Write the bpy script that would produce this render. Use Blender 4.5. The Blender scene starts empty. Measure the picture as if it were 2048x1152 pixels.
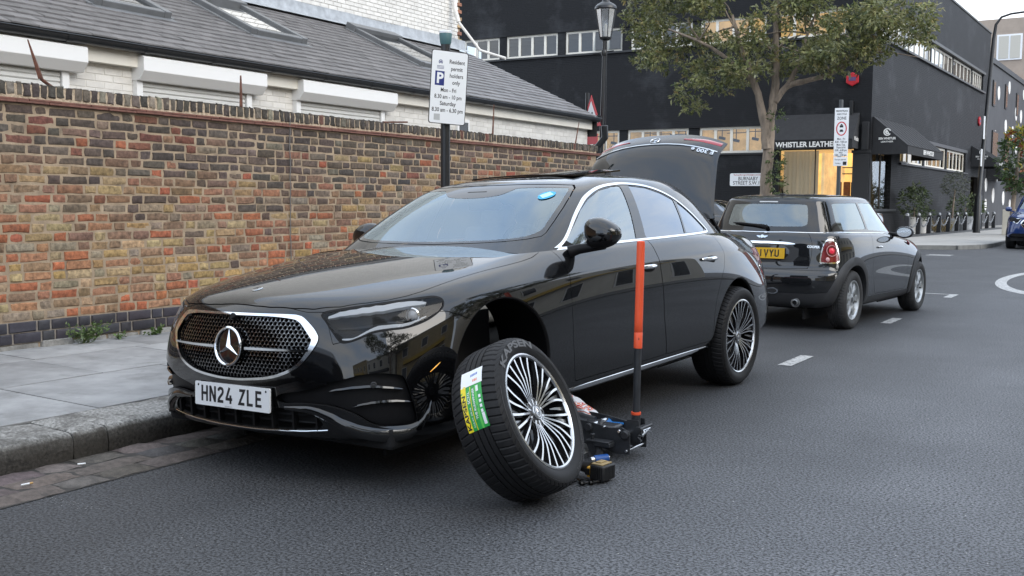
import bpy, bmesh, math, random
import numpy as np
from mathutils import Matrix, Vector
rnd = random.Random(7)
R_ = math.radians
scene = bpy.context.scene
COL = scene.collection
# ------------------------------------------------------------------ camera
F_PX, YAW, PITCH, ROLL, CAM_H = 2063.1, .5608, -.0822, .0074, 1.2843
cam = bpy.data.cameras.new('camera'); cam.sensor_width = 36; cam.lens = F_PX/2048*36
cam.clip_start = .05; cam.clip_end = 2000
cam_ob = bpy.data.objects.new('camera', cam); COL.objects.link(cam_ob)
_f = Vector((-math.sin(YAW)*math.cos(PITCH), math.cos(YAW)*math.cos(PITCH), math.sin(PITCH)))
_r = Vector((math.cos(YAW), math.sin(YAW), 0)); _u = _r.cross(_f)
_r2 = _r*math.cos(ROLL)+_u*math.sin(ROLL); _u2 = -_r*math.sin(ROLL)+_u*math.cos(ROLL)
m = Matrix((_r2, _u2, -_f)).transposed().to_4x4(); m.translation = (0, 0, CAM_H)
cam_ob.matrix_world = m
scene.camera = cam_ob
# ------------------------------------------------------------------ light
SUN_EL, SUN_AZ = R_(30), R_(100)          # azimuth clockwise from +Y
w = bpy.data.worlds.new('World'); scene.world = w; w.use_nodes = True
nt = w.node_tree; N = nt.nodes; L = nt.links
bg = N['Background']
sky = N.new('ShaderNodeTexSky'); sky.sky_type = 'NISHITA'; sky.sun_disc = False
sky.sun_elevation = SUN_EL; sky.sun_rotation = SUN_AZ; sky.air_density = 1.0; sky.dust_density = 2.0
tc = N.new('ShaderNodeTexCoord'); mp = N.new('ShaderNodeMapping'); mp.inputs['Scale'].default_value = (1, 1, 2.6)
L.new(tc.outputs['Generated'], mp.inputs['Vector'])
nz = N.new('ShaderNodeTexNoise'); nz.inputs['Scale'].default_value = 1.9; nz.inputs['Detail'].default_value = 7; nz.inputs['Roughness'].default_value = .58
L.new(mp.outputs[0], nz.inputs['Vector'])
cr = N.new('ShaderNodeValToRGB'); cr.color_ramp.elements[0].position = .38; cr.color_ramp.elements[1].position = .62
L.new(nz.outputs['Fac'], cr.inputs[0])
cl = N.new('ShaderNodeMixRGB'); cl.inputs['Color1'].default_value = (6.9, 8.5, 11.0, 1); cl.inputs['Color2'].default_value = (10.6, 11.0, 11.5, 1)
L.new(cr.outputs[0], cl.inputs['Fac'])
mx = N.new('ShaderNodeMixRGB'); mx.inputs['Fac'].default_value = .86
L.new(sky.outputs[0], mx.inputs['Color1']); L.new(cl.outputs[0], mx.inputs['Color2'])
L.new(mx.outputs[0], bg.inputs['Color']); bg.inputs['Strength'].default_value = .125
sun = bpy.data.lights.new('sun', 'SUN'); sun.energy = 1.35; sun.angle = R_(45); sun.color = (1, .94, .85)
sun_ob = bpy.data.objects.new('sun', sun); COL.objects.link(sun_ob); sun_ob.location = (6, -6, 20)
_d = Vector((math.sin(SUN_AZ)*math.cos(SUN_EL), math.cos(SUN_AZ)*math.cos(SUN_EL), math.sin(SUN_EL)))
sun_ob.rotation_euler = _d.to_track_quat('Z', 'Y').to_euler()
scene.view_settings.view_transform = 'Standard'; scene.view_settings.look = 'None'
scene.view_settings.exposure = .60; scene.view_settings.gamma = 1
scene.render.engine = 'CYCLES'; scene.cycles.max_bounces = 8; scene.cycles.transparent_max_bounces = 16
scene.cycles.caustics_reflective = False; scene.cycles.caustics_refractive = False
scene.cycles.use_denoising = True
scene.cycles.sample_clamp_indirect = 6

# ------------------------------------------------------------------ tags
def tag(o, label=None, cat=None, group=None, kind=None):
    if label: o['label'] = label
    if cat: o['category'] = cat
    if group: o['group'] = group
    if kind: o['kind'] = kind
    return o
def thing(name, label, cat, loc=(0, 0, 0), rz=0, group=None, mat=None):
    o = bpy.data.objects.new(name, None); o.empty_display_size = .2; COL.objects.link(o)
    if mat is not None: o.matrix_world = mat
    else: o.location = loc; o.rotation_euler = (0, 0, rz)
    return tag(o, label, cat, group)
def copy_tree(o, parent=None):
    c = o.copy(); COL.objects.link(c)
    if parent: c.parent = parent; c.matrix_parent_inverse = Matrix.Identity(4)
    for ch in [x for x in o.children]: copy_tree(ch, c)
    return c

# ------------------------------------------------------------------ materials
MATS = {}
def nodes(name):
    mt = bpy.data.materials.new(name); mt.use_nodes = True
    return mt, mt.node_tree.nodes, mt.node_tree.links, mt.node_tree.nodes['Principled BSDF']
def pbr(name, col, rough=.5, metal=0, var=0, vscale=4, bump=0, bscale=60, bdist=.004, coat=0, spec=None, attr=False, dirt=None, emit=None, estr=0, rvar=0, stretch=None):
    """procedural principled material: colour broken up by noise, bump by finer noise; attr multiplies in the 'Col' attribute"""
    if name in MATS: return MATS[name]
    mt, N, L, b = nodes(name)
    c = (col[0], col[1], col[2], 1)
    b.inputs['Base Color'].default_value = c; b.inputs['Roughness'].default_value = rough; b.inputs['Metallic'].default_value = metal
    if coat: b.inputs['Coat Weight'].default_value = coat; b.inputs['Coat Roughness'].default_value = .02
    if spec is not None: b.inputs['Specular IOR Level'].default_value = spec
    tc = N.new('ShaderNodeTexCoord'); vec = tc.outputs['Object']
    if stretch:
        mp = N.new('ShaderNodeMapping'); mp.inputs['Scale'].default_value = stretch; L.new(vec, mp.inputs['Vector']); vec = mp.outputs[0]
    out = None
    if attr:
        at = N.new('ShaderNodeAttribute'); at.attribute_name = 'Col'; out = at.outputs['Color']
    if var or dirt or rvar:
        n1 = N.new('ShaderNodeTexNoise'); n1.inputs['Scale'].default_value = vscale; n1.inputs['Detail'].default_value = 8; n1.inputs['Roughness'].default_value = .62
        L.new(vec, n1.inputs['Vector'])
    if var:
        mr = N.new('ShaderNodeMapRange'); mr.inputs['From Min'].default_value = .3; mr.inputs['From Max'].default_value = .7
        mr.inputs['To Min'].default_value = 1-var; mr.inputs['To Max'].default_value = 1+var
        L.new(n1.outputs['Fac'], mr.inputs['Value'])
        mu = N.new('ShaderNodeMixRGB'); mu.blend_type = 'MULTIPLY'; mu.inputs['Fac'].default_value = 1
        if out: L.new(out, mu.inputs['Color1'])
        else: mu.inputs['Color1'].default_value = c
        L.new(mr.outputs[0], mu.inputs['Color2']); out = mu.outputs[0]
    if dirt:       # (colour, threshold, scale)
        n2 = N.new('ShaderNodeTexNoise'); n2.inputs['Scale'].default_value = dirt[2]; n2.inputs['Detail'].default_value = 9; n2.inputs['Roughness'].default_value = .68
        L.new(vec, n2.inputs['Vector'])
        rp = N.new('ShaderNodeValToRGB'); rp.color_ramp.elements[0].position = dirt[1]; rp.color_ramp.elements[1].position = min(1, dirt[1]+.16)
        L.new(n2.outputs['Fac'], rp.inputs[0])
        mi = N.new('ShaderNodeMixRGB')
        fm = N.new('ShaderNodeMath'); fm.operation = 'MULTIPLY'; fm.inputs[1].default_value = dirt[3] if len(dirt) > 3 else .8
        L.new(rp.outputs[0], fm.inputs[0]); L.new(fm.outputs[0], mi.inputs['Fac'])
        if out: L.new(out, mi.inputs['Color1'])
        else: mi.inputs['Color1'].default_value = c
        mi.inputs['Color2'].default_value = (*dirt[0], 1); out = mi.outputs[0]
    if out: L.new(out, b.inputs['Base Color'])
    if rvar:
        m2 = N.new('ShaderNodeMapRange'); m2.inputs['From Min'].default_value = .35; m2.inputs['From Max'].default_value = .65
        m2.inputs['To Min'].default_value = max(0, rough-rvar); m2.inputs['To Max'].default_value = rough+rvar
        L.new(n1.outputs['Fac'], m2.inputs['Value']); L.new(m2.outputs[0], b.inputs['Roughness'])
    if bump:
        n3 = N.new('ShaderNodeTexNoise'); n3.inputs['Scale'].default_value = bscale; n3.inputs['Detail'].default_value = 6; n3.inputs['Roughness'].default_value = .6
        L.new(vec, n3.inputs['Vector'])
        bp = N.new('ShaderNodeBump'); bp.inputs['Strength'].default_value = bump; bp.inputs['Distance'].default_value = bdist
        L.new(n3.outputs['Fac'], bp.inputs['Height']); L.new(bp.outputs[0], b.inputs['Normal'])
    if emit and var:
        em = N.new('ShaderNodeMath'); em.operation = 'MULTIPLY'; em.inputs[1].default_value = estr; L.new(mr.outputs[0], em.inputs[0]); L.new(em.outputs[0], b.inputs['Emission Strength']); b.inputs['Emission Color'].default_value = (*emit, 1)
    elif emit:
        b.inputs['Emission Color'].default_value = (*emit, 1); b.inputs['Emission Strength'].default_value = estr
    MATS[name] = mt
    return mt
def glass(name, tint, refl=1.0, rough=.0, rcol=(1, 1, 1), minr=.05):
    """thin sheet glass: fresnel mix of a tinted see-through and a mirror"""
    if name in MATS: return MATS[name]
    mt = bpy.data.materials.new(name); mt.use_nodes = True; N = mt.node_tree.nodes; L = mt.node_tree.links; N.clear()
    o = N.new('ShaderNodeOutputMaterial'); mi = N.new('ShaderNodeMixShader'); tr = N.new('ShaderNodeBsdfTransparent'); gl = N.new('ShaderNodeBsdfGlossy')
    tr.inputs['Color'].default_value = (*tint, 1); gl.inputs['Roughness'].default_value = rough; gl.inputs['Color'].default_value = (*rcol, 1)
    lw = N.new('ShaderNodeFresnel'); lw.inputs['IOR'].default_value = 1.52
    ma = N.new('ShaderNodeMath'); ma.operation = 'MULTIPLY_ADD'; ma.inputs[1].default_value = refl; ma.inputs[2].default_value = minr; ma.use_clamp = True
    L.new(lw.outputs[0], ma.inputs[0]); L.new(ma.outputs[0], mi.inputs['Fac']); L.new(tr.outputs[0], mi.inputs[1]); L.new(gl.outputs[0], mi.inputs[2])
    L.new(mi.outputs[0], o.inputs['Surface'])
    MATS[name] = mt
    return mt

# ------------------------------------------------------------------ mesh builder
class MB:
    def __init__(s): s.v = []; s.f = []; s.mi = []; s.m = 0; s.col = None; s.cols = []
    def add(s, vs, fs):
        o = len(s.v); s.v.extend(tuple(float(x) for x in q) for q in vs)
        s.f.extend(tuple(i+o for i in f) for f in fs); s.mi.extend([s.m]*len(fs))
        s.cols.extend([s.col or (1, 1, 1)]*len(vs))
        return s
    def box(s, c, size, M=None):
        x, y, z = (q/2 for q in size)
        vs = [Vector((i*x, j*y, k*z)) for i in (-1, 1) for j in (-1, 1) for k in (-1, 1)]
        if M is not None: vs = [M @ q for q in vs]
        vs = [q+Vector(c) for q in vs]
        return s.add(vs, [(0, 1, 3, 2), (4, 6, 7, 5), (0, 4, 5, 1), (2, 3, 7, 6), (0, 2, 6, 4), (1, 5, 7, 3)])
    def quad(s, a, b, c, d): return s.add([a, b, c, d], [(0, 1, 2, 3)])
    def tube(s, pts, r, n=10, cap=True, closed=False):
        P = [Vector(p) for p in pts]; k = len(P)
        rs = r if isinstance(r, (list, tuple)) else [r]*k
        vs = []; up = None
        for i, p in enumerate(P):
            if closed: t = P[(i+1) % k]-P[i-1]
            else: t = P[min(i+1, k-1)]-P[max(i-1, 0)]
            if t.length < 1e-9: t = Vector((0, 0, 1))
            t.normalize()
            if up is None: up = Vector((0, 0, 1)) if abs(t.z) < .9 else Vector((1, 0, 0))
            a = t.cross(up)
            if a.length < 1e-6: a = t.cross(Vector((1, .3, 0)))
            a.normalize(); b = a.cross(t); up = b
            for j in range(n):
                th = 2*math.pi*j/n; vs.append(p+(a*math.cos(th)+b*math.sin(th))*rs[i])
        fs = []
        for i in range(k if closed else k-1):
            for j in range(n):
                i2 = (i+1) % k; j2 = (j+1) % n
                fs.append((i*n+j, i*n+j2, i2*n+j2, i2*n+j))
        if cap and not closed: fs += [tuple(range(n))[::-1], tuple((k-1)*n+j for j in range(n))]
        return s.add(vs, fs)
    def cyl(s, p0, p1, r, n=16, r2=None): return s.tube([p0, p1], [r, r if r2 is None else r2], n)
    def lathe(s, prof, M=None, n=32, closed=False, a0=0, a1=2*math.pi):
        """prof: (radius, height) about local Z, then matrix M"""
        full = abs(a1-a0-2*math.pi) < 1e-6; cnt = n if full else n+1
        vs = []
        for (r, h) in prof:
            for j in range(cnt):
                th = a0+(a1-a0)*j/n; q = Vector((r*math.cos(th), r*math.sin(th), h)); vs.append(M @ q if M is not None else q)
        fs = []; k = len(prof)
        for i in range(k if closed else k-1):
            for j in range(n):
                j2 = (j+1) % cnt; i2 = (i+1) % k
                fs.append((i*cnt+j, i*cnt+j2, i2*cnt+j2, i2*cnt+j))
        return s.add(vs, fs)
    def prism(s, poly, h0, h1, M=None):
        n = len(poly); vs = [Vector((x, y, h)) for h in (h0, h1) for (x, y) in poly]
        if M is not None: vs = [M @ q for q in vs]
        return s.add(vs, [tuple(range(n))[::-1], tuple(range(n, 2*n))]+[(i, (i+1) % n, n+(i+1) % n, n+i) for i in range(n)])
    def build(s, name, mats, parent=None, smooth=30, bevel=0, attr=False, recalc=True, seg=2):
        me = bpy.data.meshes.new(name); me.from_pydata(s.v, [], s.f)
        if not isinstance(mats, (list, tuple)): mats = [mats]
        for q in mats: me.materials.append(q)
        me.polygons.foreach_set('material_index', s.mi)
        if attr:
            ca = me.color_attributes.new('Col', 'FLOAT_COLOR', 'POINT')
            ca.data.foreach_set('color', np.array([(*c, 1) for c in s.cols], dtype=np.float32).ravel())
        if recalc:
            bm = bmesh.new(); bm.from_mesh(me); bmesh.ops.recalc_face_normals(bm, faces=bm.faces); bm.to_mesh(me); bm.free()
        if smooth:
            me.shade_smooth(); me.set_sharp_from_angle(angle=R_(smooth))
        me.update()
        o = bpy.data.objects.new(name, me); COL.objects.link(o)
        if parent: o.parent = parent
        if bevel:
            b = o.modifiers.new('bevel', 'BEVEL'); b.width = bevel; b.segments = seg; b.limit_method = 'ANGLE'; b.angle_limit = R_(35); b.harden_normals = False
        return o
def frame(o, x, y):
    """matrix with local X=x, Y=y, Z=x cross y at origin o"""
    x = Vector(x).normalized(); y = Vector(y); z = x.cross(y).normalized(); y = z.cross(x)
    mm = Matrix((x, y, z)).transposed().to_4x4(); mm.translation = o
    return mm
def text_geo(txt, size, bold=0., sx=1., align='CENTER', ext=.0):
    cu = bpy.data.curves.new('t', 'FONT'); cu.body = txt; cu.size = size; cu.align_x = align; cu.align_y = 'CENTER'; cu.offset = bold; cu.extrude = ext
    cu.resolution_u = 3
    o = bpy.data.objects.new('t', cu); COL.objects.link(o)
    me = bpy.data.meshes.new_from_object(o)
    vs = [Vector((q.co.x*sx, q.co.y, q.co.z)) for q in me.vertices]; fs = [tuple(p.vertices) for p in me.polygons]
    bpy.data.objects.remove(o); bpy.data.curves.remove(cu); bpy.data.meshes.remove(me)
    return vs, fs
def put_text(mb, txt, M, size, bold=0., sx=1., align='CENTER', x=0, y=0, width=None, ext=0.):
    vs, fs = text_geo(txt, size, bold, sx, align, ext)
    if not vs: return
    if width:
        w0 = max(q.x for q in vs)-min(q.x for q in vs)
        for q in vs: q.x *= width/w0
    mb.add([M @ (q+Vector((x, y, 0))) for q in vs], fs)
def ribbon(mb, pts, wd, M, closed=False):
    """flat stroke of width wd through 2-D pts, mitred"""
    P = [Vector((x, y)) for x, y in pts]; k = len(P); vs = []
    for i in range(k):
        if closed: a = P[i]-P[i-1]; b = P[(i+1) % k]-P[i]
        else:
            a = P[i]-P[i-1] if i else P[1]-P[0]; b = P[i+1]-P[i] if i < k-1 else a
            if not i: a = b
        a = a.normalized(); b = b.normalized(); t = (a+b)
        if t.length < 1e-6: t = a.copy()
        t.normalize(); n = Vector((-t.y, t.x)); sc = wd/2/max(.35, n.dot(Vector((-a.y, a.x))))
        for sg in (1, -1): q = P[i]+n*sc*sg; vs.append(M @ Vector((q.x, q.y, 0)))
    fs = [(2*i, 2*i+1, 2*((i+1) % k)+1, 2*((i+1) % k)) for i in range(k if closed else k-1)]
    mb.add(vs, fs)
def arcpts(cx, cy, rx, ry, a0, a1, n): return [(cx+rx*math.cos(R_(a0+(a1-a0)*i/n)), cy+ry*math.sin(R_(a0+(a1-a0)*i/n))) for i in range(n+1)]
GLY = {'H': [[(0, 0), (0, 79)], [(36, 0), (36, 79)], [(0, 40), (36, 40)]],
       'N': [[(0, 0), (0, 79)], [(36, 0), (36, 79)], [(1, 76), (35, 3)]],
       '2': [[(1, 58), (3, 66), (9, 71), (18, 72), (28, 70), (33, 64), (34, 56), (30, 46), (6, 22), (2, 14), (1, 7), (37, 7)]],
       '4': [[(42, 22), (0, 22), (0, 26), (22, 79)], [(29, 0), (29, 42)]],
       'Z': [[(0, 72), (35, 72), (0, 7), (37, 7)]],
       'L': [[(0, 79), (0, 7), (36, 7)]],
       'E': [[(36, 72), (0, 72), (0, 7), (37, 7)], [(0, 40), (32, 40)]],
       'V': [[(-2, 79), (18, 4), (38, 79)]],
       'Y': [[(-2, 79), (18, 40), (38, 79)], [(18, 40), (18, 0)]],
       'U': [[(0, 79), (0, 20)]+arcpts(18, 20, 18, 14, 180, 360, 8)+[(36, 79)]],
       '6': [[(33, 62), (30, 69), (22, 72), (14, 72), (5, 67), (0, 52), (0, 24), (3, 12), (10, 7), (25, 7), (33, 12), (36, 22), (35, 33), (30, 40), (20, 43), (6, 40), (0, 34)]],
       '1': [[(18, 0), (18, 79)]]}
def plate_text(mb, txt, M, cx=0, k=.001):
    adv = []; x = 0
    for ch in txt:
        adv.append(x); x += 33 if ch == ' ' else (28 if ch == '1' else 61)
    for ch, a in zip(txt, adv):
        if ch == ' ': continue
        for st in GLY[ch]: ribbon(mb, [((q[0]-18+a-x/2+30+cx)*k, (q[1]-39.5)*k) for q in st], .014*k/.001, M)
# ================================================================== setting
def jit(a): return rnd.uniform(-a, a)
def pick(tab):
    t = sum(q[0] for q in tab); x = rnd.random()*t
    for q in tab:
        x -= q[0]
        if x <= 0: return q[1]
    return tab[-1][1]
def vary(c, a=.18):
    k = 1+jit(a); return (max(0, c[0]*k*(1+jit(.06))), max(0, c[1]*k*(1+jit(.05))), max(0, c[2]*k*(1+jit(.06))))

def deep(c, a):
    c = vary(c, a); l = sum(c)/3; return tuple(max(.01, (l+(q-l)*1.18)*.80) for q in c)
# --- materials
m_asph, N, L, b = nodes('asphalt')
tc = N.new('ShaderNodeTexCoord')
def _noise(sc, det, ro):
    n = N.new('ShaderNodeTexNoise'); n.inputs['Scale'].default_value = sc; n.inputs['Detail'].default_value = det; n.inputs['Roughness'].default_value = ro
    L.new(tc.outputs['Object'], n.inputs['Vector']); return n
n1 = _noise(.8, 7, .6); n2 = _noise(82, 4, .72)
vo = N.new('ShaderNodeTexVoronoi'); vo.inputs['Scale'].default_value = 70; L.new(tc.outputs['Object'], vo.inputs['Vector'])
r1 = N.new('ShaderNodeValToRGB'); e = r1.color_ramp.elements; e[0].position = .3; e[0].color = (.039, .041, .0455, 1); e[1].position = .7; e[1].color = (.064, .067, .073, 1); L.new(n1.outputs['Fac'], r1.inputs[0])
r2 = N.new('ShaderNodeValToRGB'); e = r2.color_ramp.elements; e[0].position = .42; e[0].color = (.10, .10, .105, 1); e[1].position = .56; e[1].color = (1.75, 1.74, 1.72, 1); L.new(n2.outputs['Fac'], r2.inputs[0])
mu = N.new('ShaderNodeMixRGB'); mu.blend_type = 'MULTIPLY'; mu.inputs['Fac'].default_value = 1; L.new(r1.outputs[0], mu.inputs['Color1']); L.new(r2.outputs[0], mu.inputs['Color2'])
r3 = N.new('ShaderNodeValToRGB'); e = r3.color_ramp.elements; e[0].position = .74; e[0].color = (0, 0, 0, 1); e[1].position = .80; e[1].color = (1, 1, 1, 1); n4 = _noise(75, 1, .5); L.new(n4.outputs['Fac'], r3.inputs[0])
mi = N.new('ShaderNodeMixRGB'); L.new(r3.outputs[0], mi.inputs['Fac']); L.new(mu.outputs[0], mi.inputs['Color1']); mi.inputs['Color2'].default_value = (.34, .33, .31, 1)
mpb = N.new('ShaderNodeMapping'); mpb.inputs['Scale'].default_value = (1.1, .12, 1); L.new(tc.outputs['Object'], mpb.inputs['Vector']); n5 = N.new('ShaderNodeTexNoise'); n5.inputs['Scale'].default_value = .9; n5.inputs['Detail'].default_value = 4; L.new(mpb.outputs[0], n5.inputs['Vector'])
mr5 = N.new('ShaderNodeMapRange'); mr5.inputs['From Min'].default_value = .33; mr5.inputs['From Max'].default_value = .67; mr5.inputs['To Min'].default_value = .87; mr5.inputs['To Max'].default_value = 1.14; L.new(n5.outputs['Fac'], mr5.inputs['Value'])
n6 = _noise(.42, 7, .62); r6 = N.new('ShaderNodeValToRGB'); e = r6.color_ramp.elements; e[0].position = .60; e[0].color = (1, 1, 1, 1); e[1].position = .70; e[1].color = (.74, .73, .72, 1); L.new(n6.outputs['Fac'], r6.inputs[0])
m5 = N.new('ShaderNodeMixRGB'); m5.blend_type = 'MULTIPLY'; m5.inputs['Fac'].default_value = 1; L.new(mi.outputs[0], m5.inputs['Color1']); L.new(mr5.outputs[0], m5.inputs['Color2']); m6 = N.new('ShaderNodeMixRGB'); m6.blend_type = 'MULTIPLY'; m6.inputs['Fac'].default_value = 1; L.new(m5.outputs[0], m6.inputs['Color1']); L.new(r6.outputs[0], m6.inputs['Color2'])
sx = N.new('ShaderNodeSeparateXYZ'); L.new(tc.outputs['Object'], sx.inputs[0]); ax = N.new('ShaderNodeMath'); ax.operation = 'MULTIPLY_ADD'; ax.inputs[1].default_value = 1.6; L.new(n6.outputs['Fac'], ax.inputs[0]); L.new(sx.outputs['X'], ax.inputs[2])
mr7 = N.new('ShaderNodeMapRange'); mr7.interpolation_type = 'SMOOTHSTEP'; mr7.inputs['From Min'].default_value = -1.9; mr7.inputs['From Max'].default_value = .1; mr7.inputs['To Min'].default_value = .88; mr7.inputs['To Max'].default_value = 1.72; L.new(ax.outputs[0], mr7.inputs['Value'])  # lighter lane, darker beside parked cars: light and shade put into the colour
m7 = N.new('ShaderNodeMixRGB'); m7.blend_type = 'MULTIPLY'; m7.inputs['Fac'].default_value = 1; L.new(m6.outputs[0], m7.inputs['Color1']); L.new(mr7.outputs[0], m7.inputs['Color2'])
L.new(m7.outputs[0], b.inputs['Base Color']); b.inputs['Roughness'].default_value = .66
ad = N.new('ShaderNodeMath'); ad.operation = 'ADD'; L.new(n2.outputs['Fac'], ad.inputs[0]); L.new(vo.outputs['Distance'], ad.inputs[1])
bp = N.new('ShaderNodeBump'); bp.inputs['Strength'].default_value = .55; bp.inputs['Distance'].default_value = .006; L.new(ad.outputs[0], bp.inputs['Height']); L.new(bp.outputs[0], b.inputs['Normal'])
m_mark = pbr('road_paint', (.50, .50, .49), .6, var=.25, vscale=9, bump=.4, bscale=160, dirt=((.09, .09, .095), .47, 30, .9))
m_slab = pbr('paving_slab', (1, 1, 1), .8, attr=True, var=.30, vscale=2.8, bump=.35, bscale=120, dirt=((.13, .128, .122), .55, 4.5, .55))
m_joint = pbr('joint_grit', (.10, .095, .085), .9, var=.3, vscale=30)
m_kerb = pbr('granite_kerb', (1, 1, 1), .75, attr=True, var=.75, vscale=60, bump=.7, bscale=60, bdist=.008, dirt=((.055, .05, .042), .47, 5, .75))
m_sett = pbr('gutter_sett', (1, 1, 1), .8, attr=True, var=.4, vscale=22, bump=1, bscale=34, bdist=.012, dirt=((.05, .046, .042), .55, 13, .8))
m_brick = pbr('stock_brick', (1, 1, 1), .85, attr=True, var=.50, vscale=30, bump=1, bscale=55, bdist=.006, dirt=((.075, .062, .052), .60, 11, .55))
m_blue = pbr('engineering_brick', (1, 1, 1), .55, attr=True, var=.2, vscale=30, bump=.2, bscale=80)
m_mortar = pbr('mortar', (.36, .275, .19), .9, var=.3, vscale=7, bump=.8, bscale=110, bdist=.006, dirt=((.14, .11, .085), .55, 6, .7))
m_tile = pbr('clay_tile', (.17, .075, .055), .75, var=.3, vscale=18, bump=.4, dirt=((.07, .05, .04), .55, 10, .7))
m_conc = pbr('rough_concrete', (.27, .26, .24), .9, var=.35, vscale=12, bump=.9, bscale=50, bdist=.012)
m_rust = pbr('rusty_iron', (.115, .045, .028), .8, var=.5, vscale=25, bump=.6, bscale=60)
m_wpaint = pbr('white_paint', (.74, .72, .68), .55, var=.08, vscale=3, bump=.15, bscale=40)
m_wbrick = pbr('white_painted_brick', (1, 1, 1), .6, attr=True, var=.09, vscale=6, bump=.35, bscale=70, dirt=((.38, .35, .30), .62, 2.6, .5))
m_wall_back = pbr('white_mortar', (.74, .72, .67), .7, var=.1, vscale=8)
m_alu = pbr('powder_white', (.80, .80, .79), .35)
m_shut = pbr('shutter_grey', (.62, .62, .60), .45, var=.06)
m_slate = pbr('roof_slate', (1, 1, 1), .52, attr=True, var=.25, vscale=9, bump=.35, bscale=60, dirt=((.10, .11, .07), .66, 6, .5))
m_lead = pbr('lead', (.33, .35, .37), .5, var=.25, vscale=7, bump=.3, bscale=18)
m_velux = pbr('skylight_grey', (.14, .145, .15), .4, var=.15)
m_gutter = pbr('black_plastic', (.022, .024, .027), .3)
m_pane = glass('window_glass', (.55, .58, .58), 1.0, minr=.04)
m_skyl = glass('skylight_glass', (.25, .28, .30), 1.0, minr=.12)
m_blackwall, N, L, b = nodes('black_painted_brick')
tc = N.new('ShaderNodeTexCoord'); br = N.new('ShaderNodeTexBrick'); mp = N.new('ShaderNodeMapping')
L.new(tc.outputs['UV'], br.inputs['Vector']); br.inputs['Scale'].default_value = 1; br.inputs['Brick Width'].default_value = .225; br.inputs['Row Height'].default_value = .075; br.inputs['Mortar Size'].default_value = .006
br.inputs['Color1'].default_value = (.0115, .0125, .015, 1); br.inputs['Color2'].default_value = (.0115, .0125, .015, 1); br.inputs['Mortar'].default_value = (.007, .0076, .0092, 1)
n1 = N.new('ShaderNodeTexNoise'); n1.inputs['Scale'].default_value = .5; n1.inputs['Detail'].default_value = 9; n1.inputs['Roughness'].default_value = .68; L.new(tc.outputs['UV'], n1.inputs['Vector'])
r1 = N.new('ShaderNodeValToRGB'); e = r1.color_ramp.elements; e[0].position = .52; e[0].color = (0, 0, 0, 1); e[1].position = .78; e[1].color = (.55, .55, .55, 1); L.new(n1.outputs['Fac'], r1.inputs[0])
mi = N.new('ShaderNodeMixRGB'); L.new(r1.outputs[0], mi.inputs['Fac']); L.new(br.outputs['Color'], mi.inputs['Color1']); mi.inputs['Color2'].default_value = (.085, .09, .10, 1)
L.new(mi.outputs[0], b.inputs['Base Color']); b.inputs['Roughness'].default_value = .6; b.inputs['Specular IOR Level'].default_value = .25
bp = N.new('ShaderNodeBump'); bp.inputs['Strength'].default_value = .8; bp.inputs['Distance'].default_value = .012; L.new(br.outputs['Fac'], bp.inputs['Height']); bp.invert = True; L.new(bp.outputs[0], b.inputs['Normal'])
m_black = pbr('black_satin', (.016, .017, .019), .4)
m_bfabric = pbr('black_canvas', (.022, .023, .026), .85, var=.2, vscale=6, bump=.3, bscale=200)
m_cream = pbr('cream_paint', (.78, .75, .67), .5, var=.05)
m_white = pbr('sign_white', (.80, .82, .84), .35)
m_ink = pbr('sign_black', (.012, .012, .014), .5)
m_lettr = pbr('letter_white', (.82, .82, .80), .4)
m_red = pbr('sign_red', (.55, .02, .03), .4)
m_bluep = pbr('sign_blue', (.008, .022, .17), .4)
m_pole = pbr('pole_black', (.014, .015, .017), .32, var=.2)
m_grey = pbr('grey_metal', (.30, .31, .32), .4, metal=.8)
m_chrome = pbr('chrome', (.86, .87, .88), .08, metal=1)
m_lit = pbr('lit_room', (.8, .55, .25), .8, emit=(1, .62, .25), estr=.60, var=.35, vscale=1.3)
m_lit2 = pbr('lit_curtain', (.8, .62, .36), .8, emit=(1, .70, .36), estr=.42, var=.25, vscale=2.0)
m_room = pbr('dim_room', (.22, .22, .22), .8, var=.3, vscale=.9)
m_lamp = pbr('ceiling_lamp', (1, .9, .7), .5, emit=(1, .8, .5), estr=5)

# --- ground
def plane(name, x0, y0, x1, y1, z, mat, cat=None):
    mb = MB(); mb.quad((x0, y0, z), (x1, y0, z), (x1, y1, z), (x0, y1, z))
    o = mb.build(name, mat, smooth=0); tag(o, kind='structure'); return o
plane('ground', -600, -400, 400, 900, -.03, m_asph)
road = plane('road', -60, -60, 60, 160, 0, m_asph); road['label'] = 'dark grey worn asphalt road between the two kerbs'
# markings (4 mm above)
def marking(name, mb, label=None):
    o = mb.build(name, m_mark, smooth=0); tag(o, kind='structure'); return o
mb = MB()
for y0, y1 in [(8.10, 8.74), (11.68, 12.28), (15.50, 16.05), (4.5, 5.1), (.9, 1.5)]:
    mb.quad((-2.56, y0, .004), (-2.45, y0, .004), (-2.45, y1, .004), (-2.56, y1, .004))
mb.quad((-4.05, 16.05, .0042), (-2.45, 16.05, .0042), (-2.45, 16.13, .0042), (-4.05, 16.13, .0042))
marking('road_marking_bay', mb)
mb = MB(); k = 64; vs = []
for i in range(k):
    a = 2*math.pi*i/k
    for rr in (0, .17): vs.append((-1.2+(1.2-rr)*math.cos(a), 20.3+(3.8-rr*2.6)*math.sin(a), .004))
mb.add(vs, [(2*i, 2*((i+1) % k), 2*((i+1) % k)+1, 2*i+1) for i in range(k)])
put_text(mb, '20', Matrix.Translation((-1.2, 20.3, .004)) @ Matrix.Scale(3.4, 4, (0, 1, 0)), 1.25, .02, .95)
marking('road_marking_roundel', mb)
mb = MB()
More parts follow.
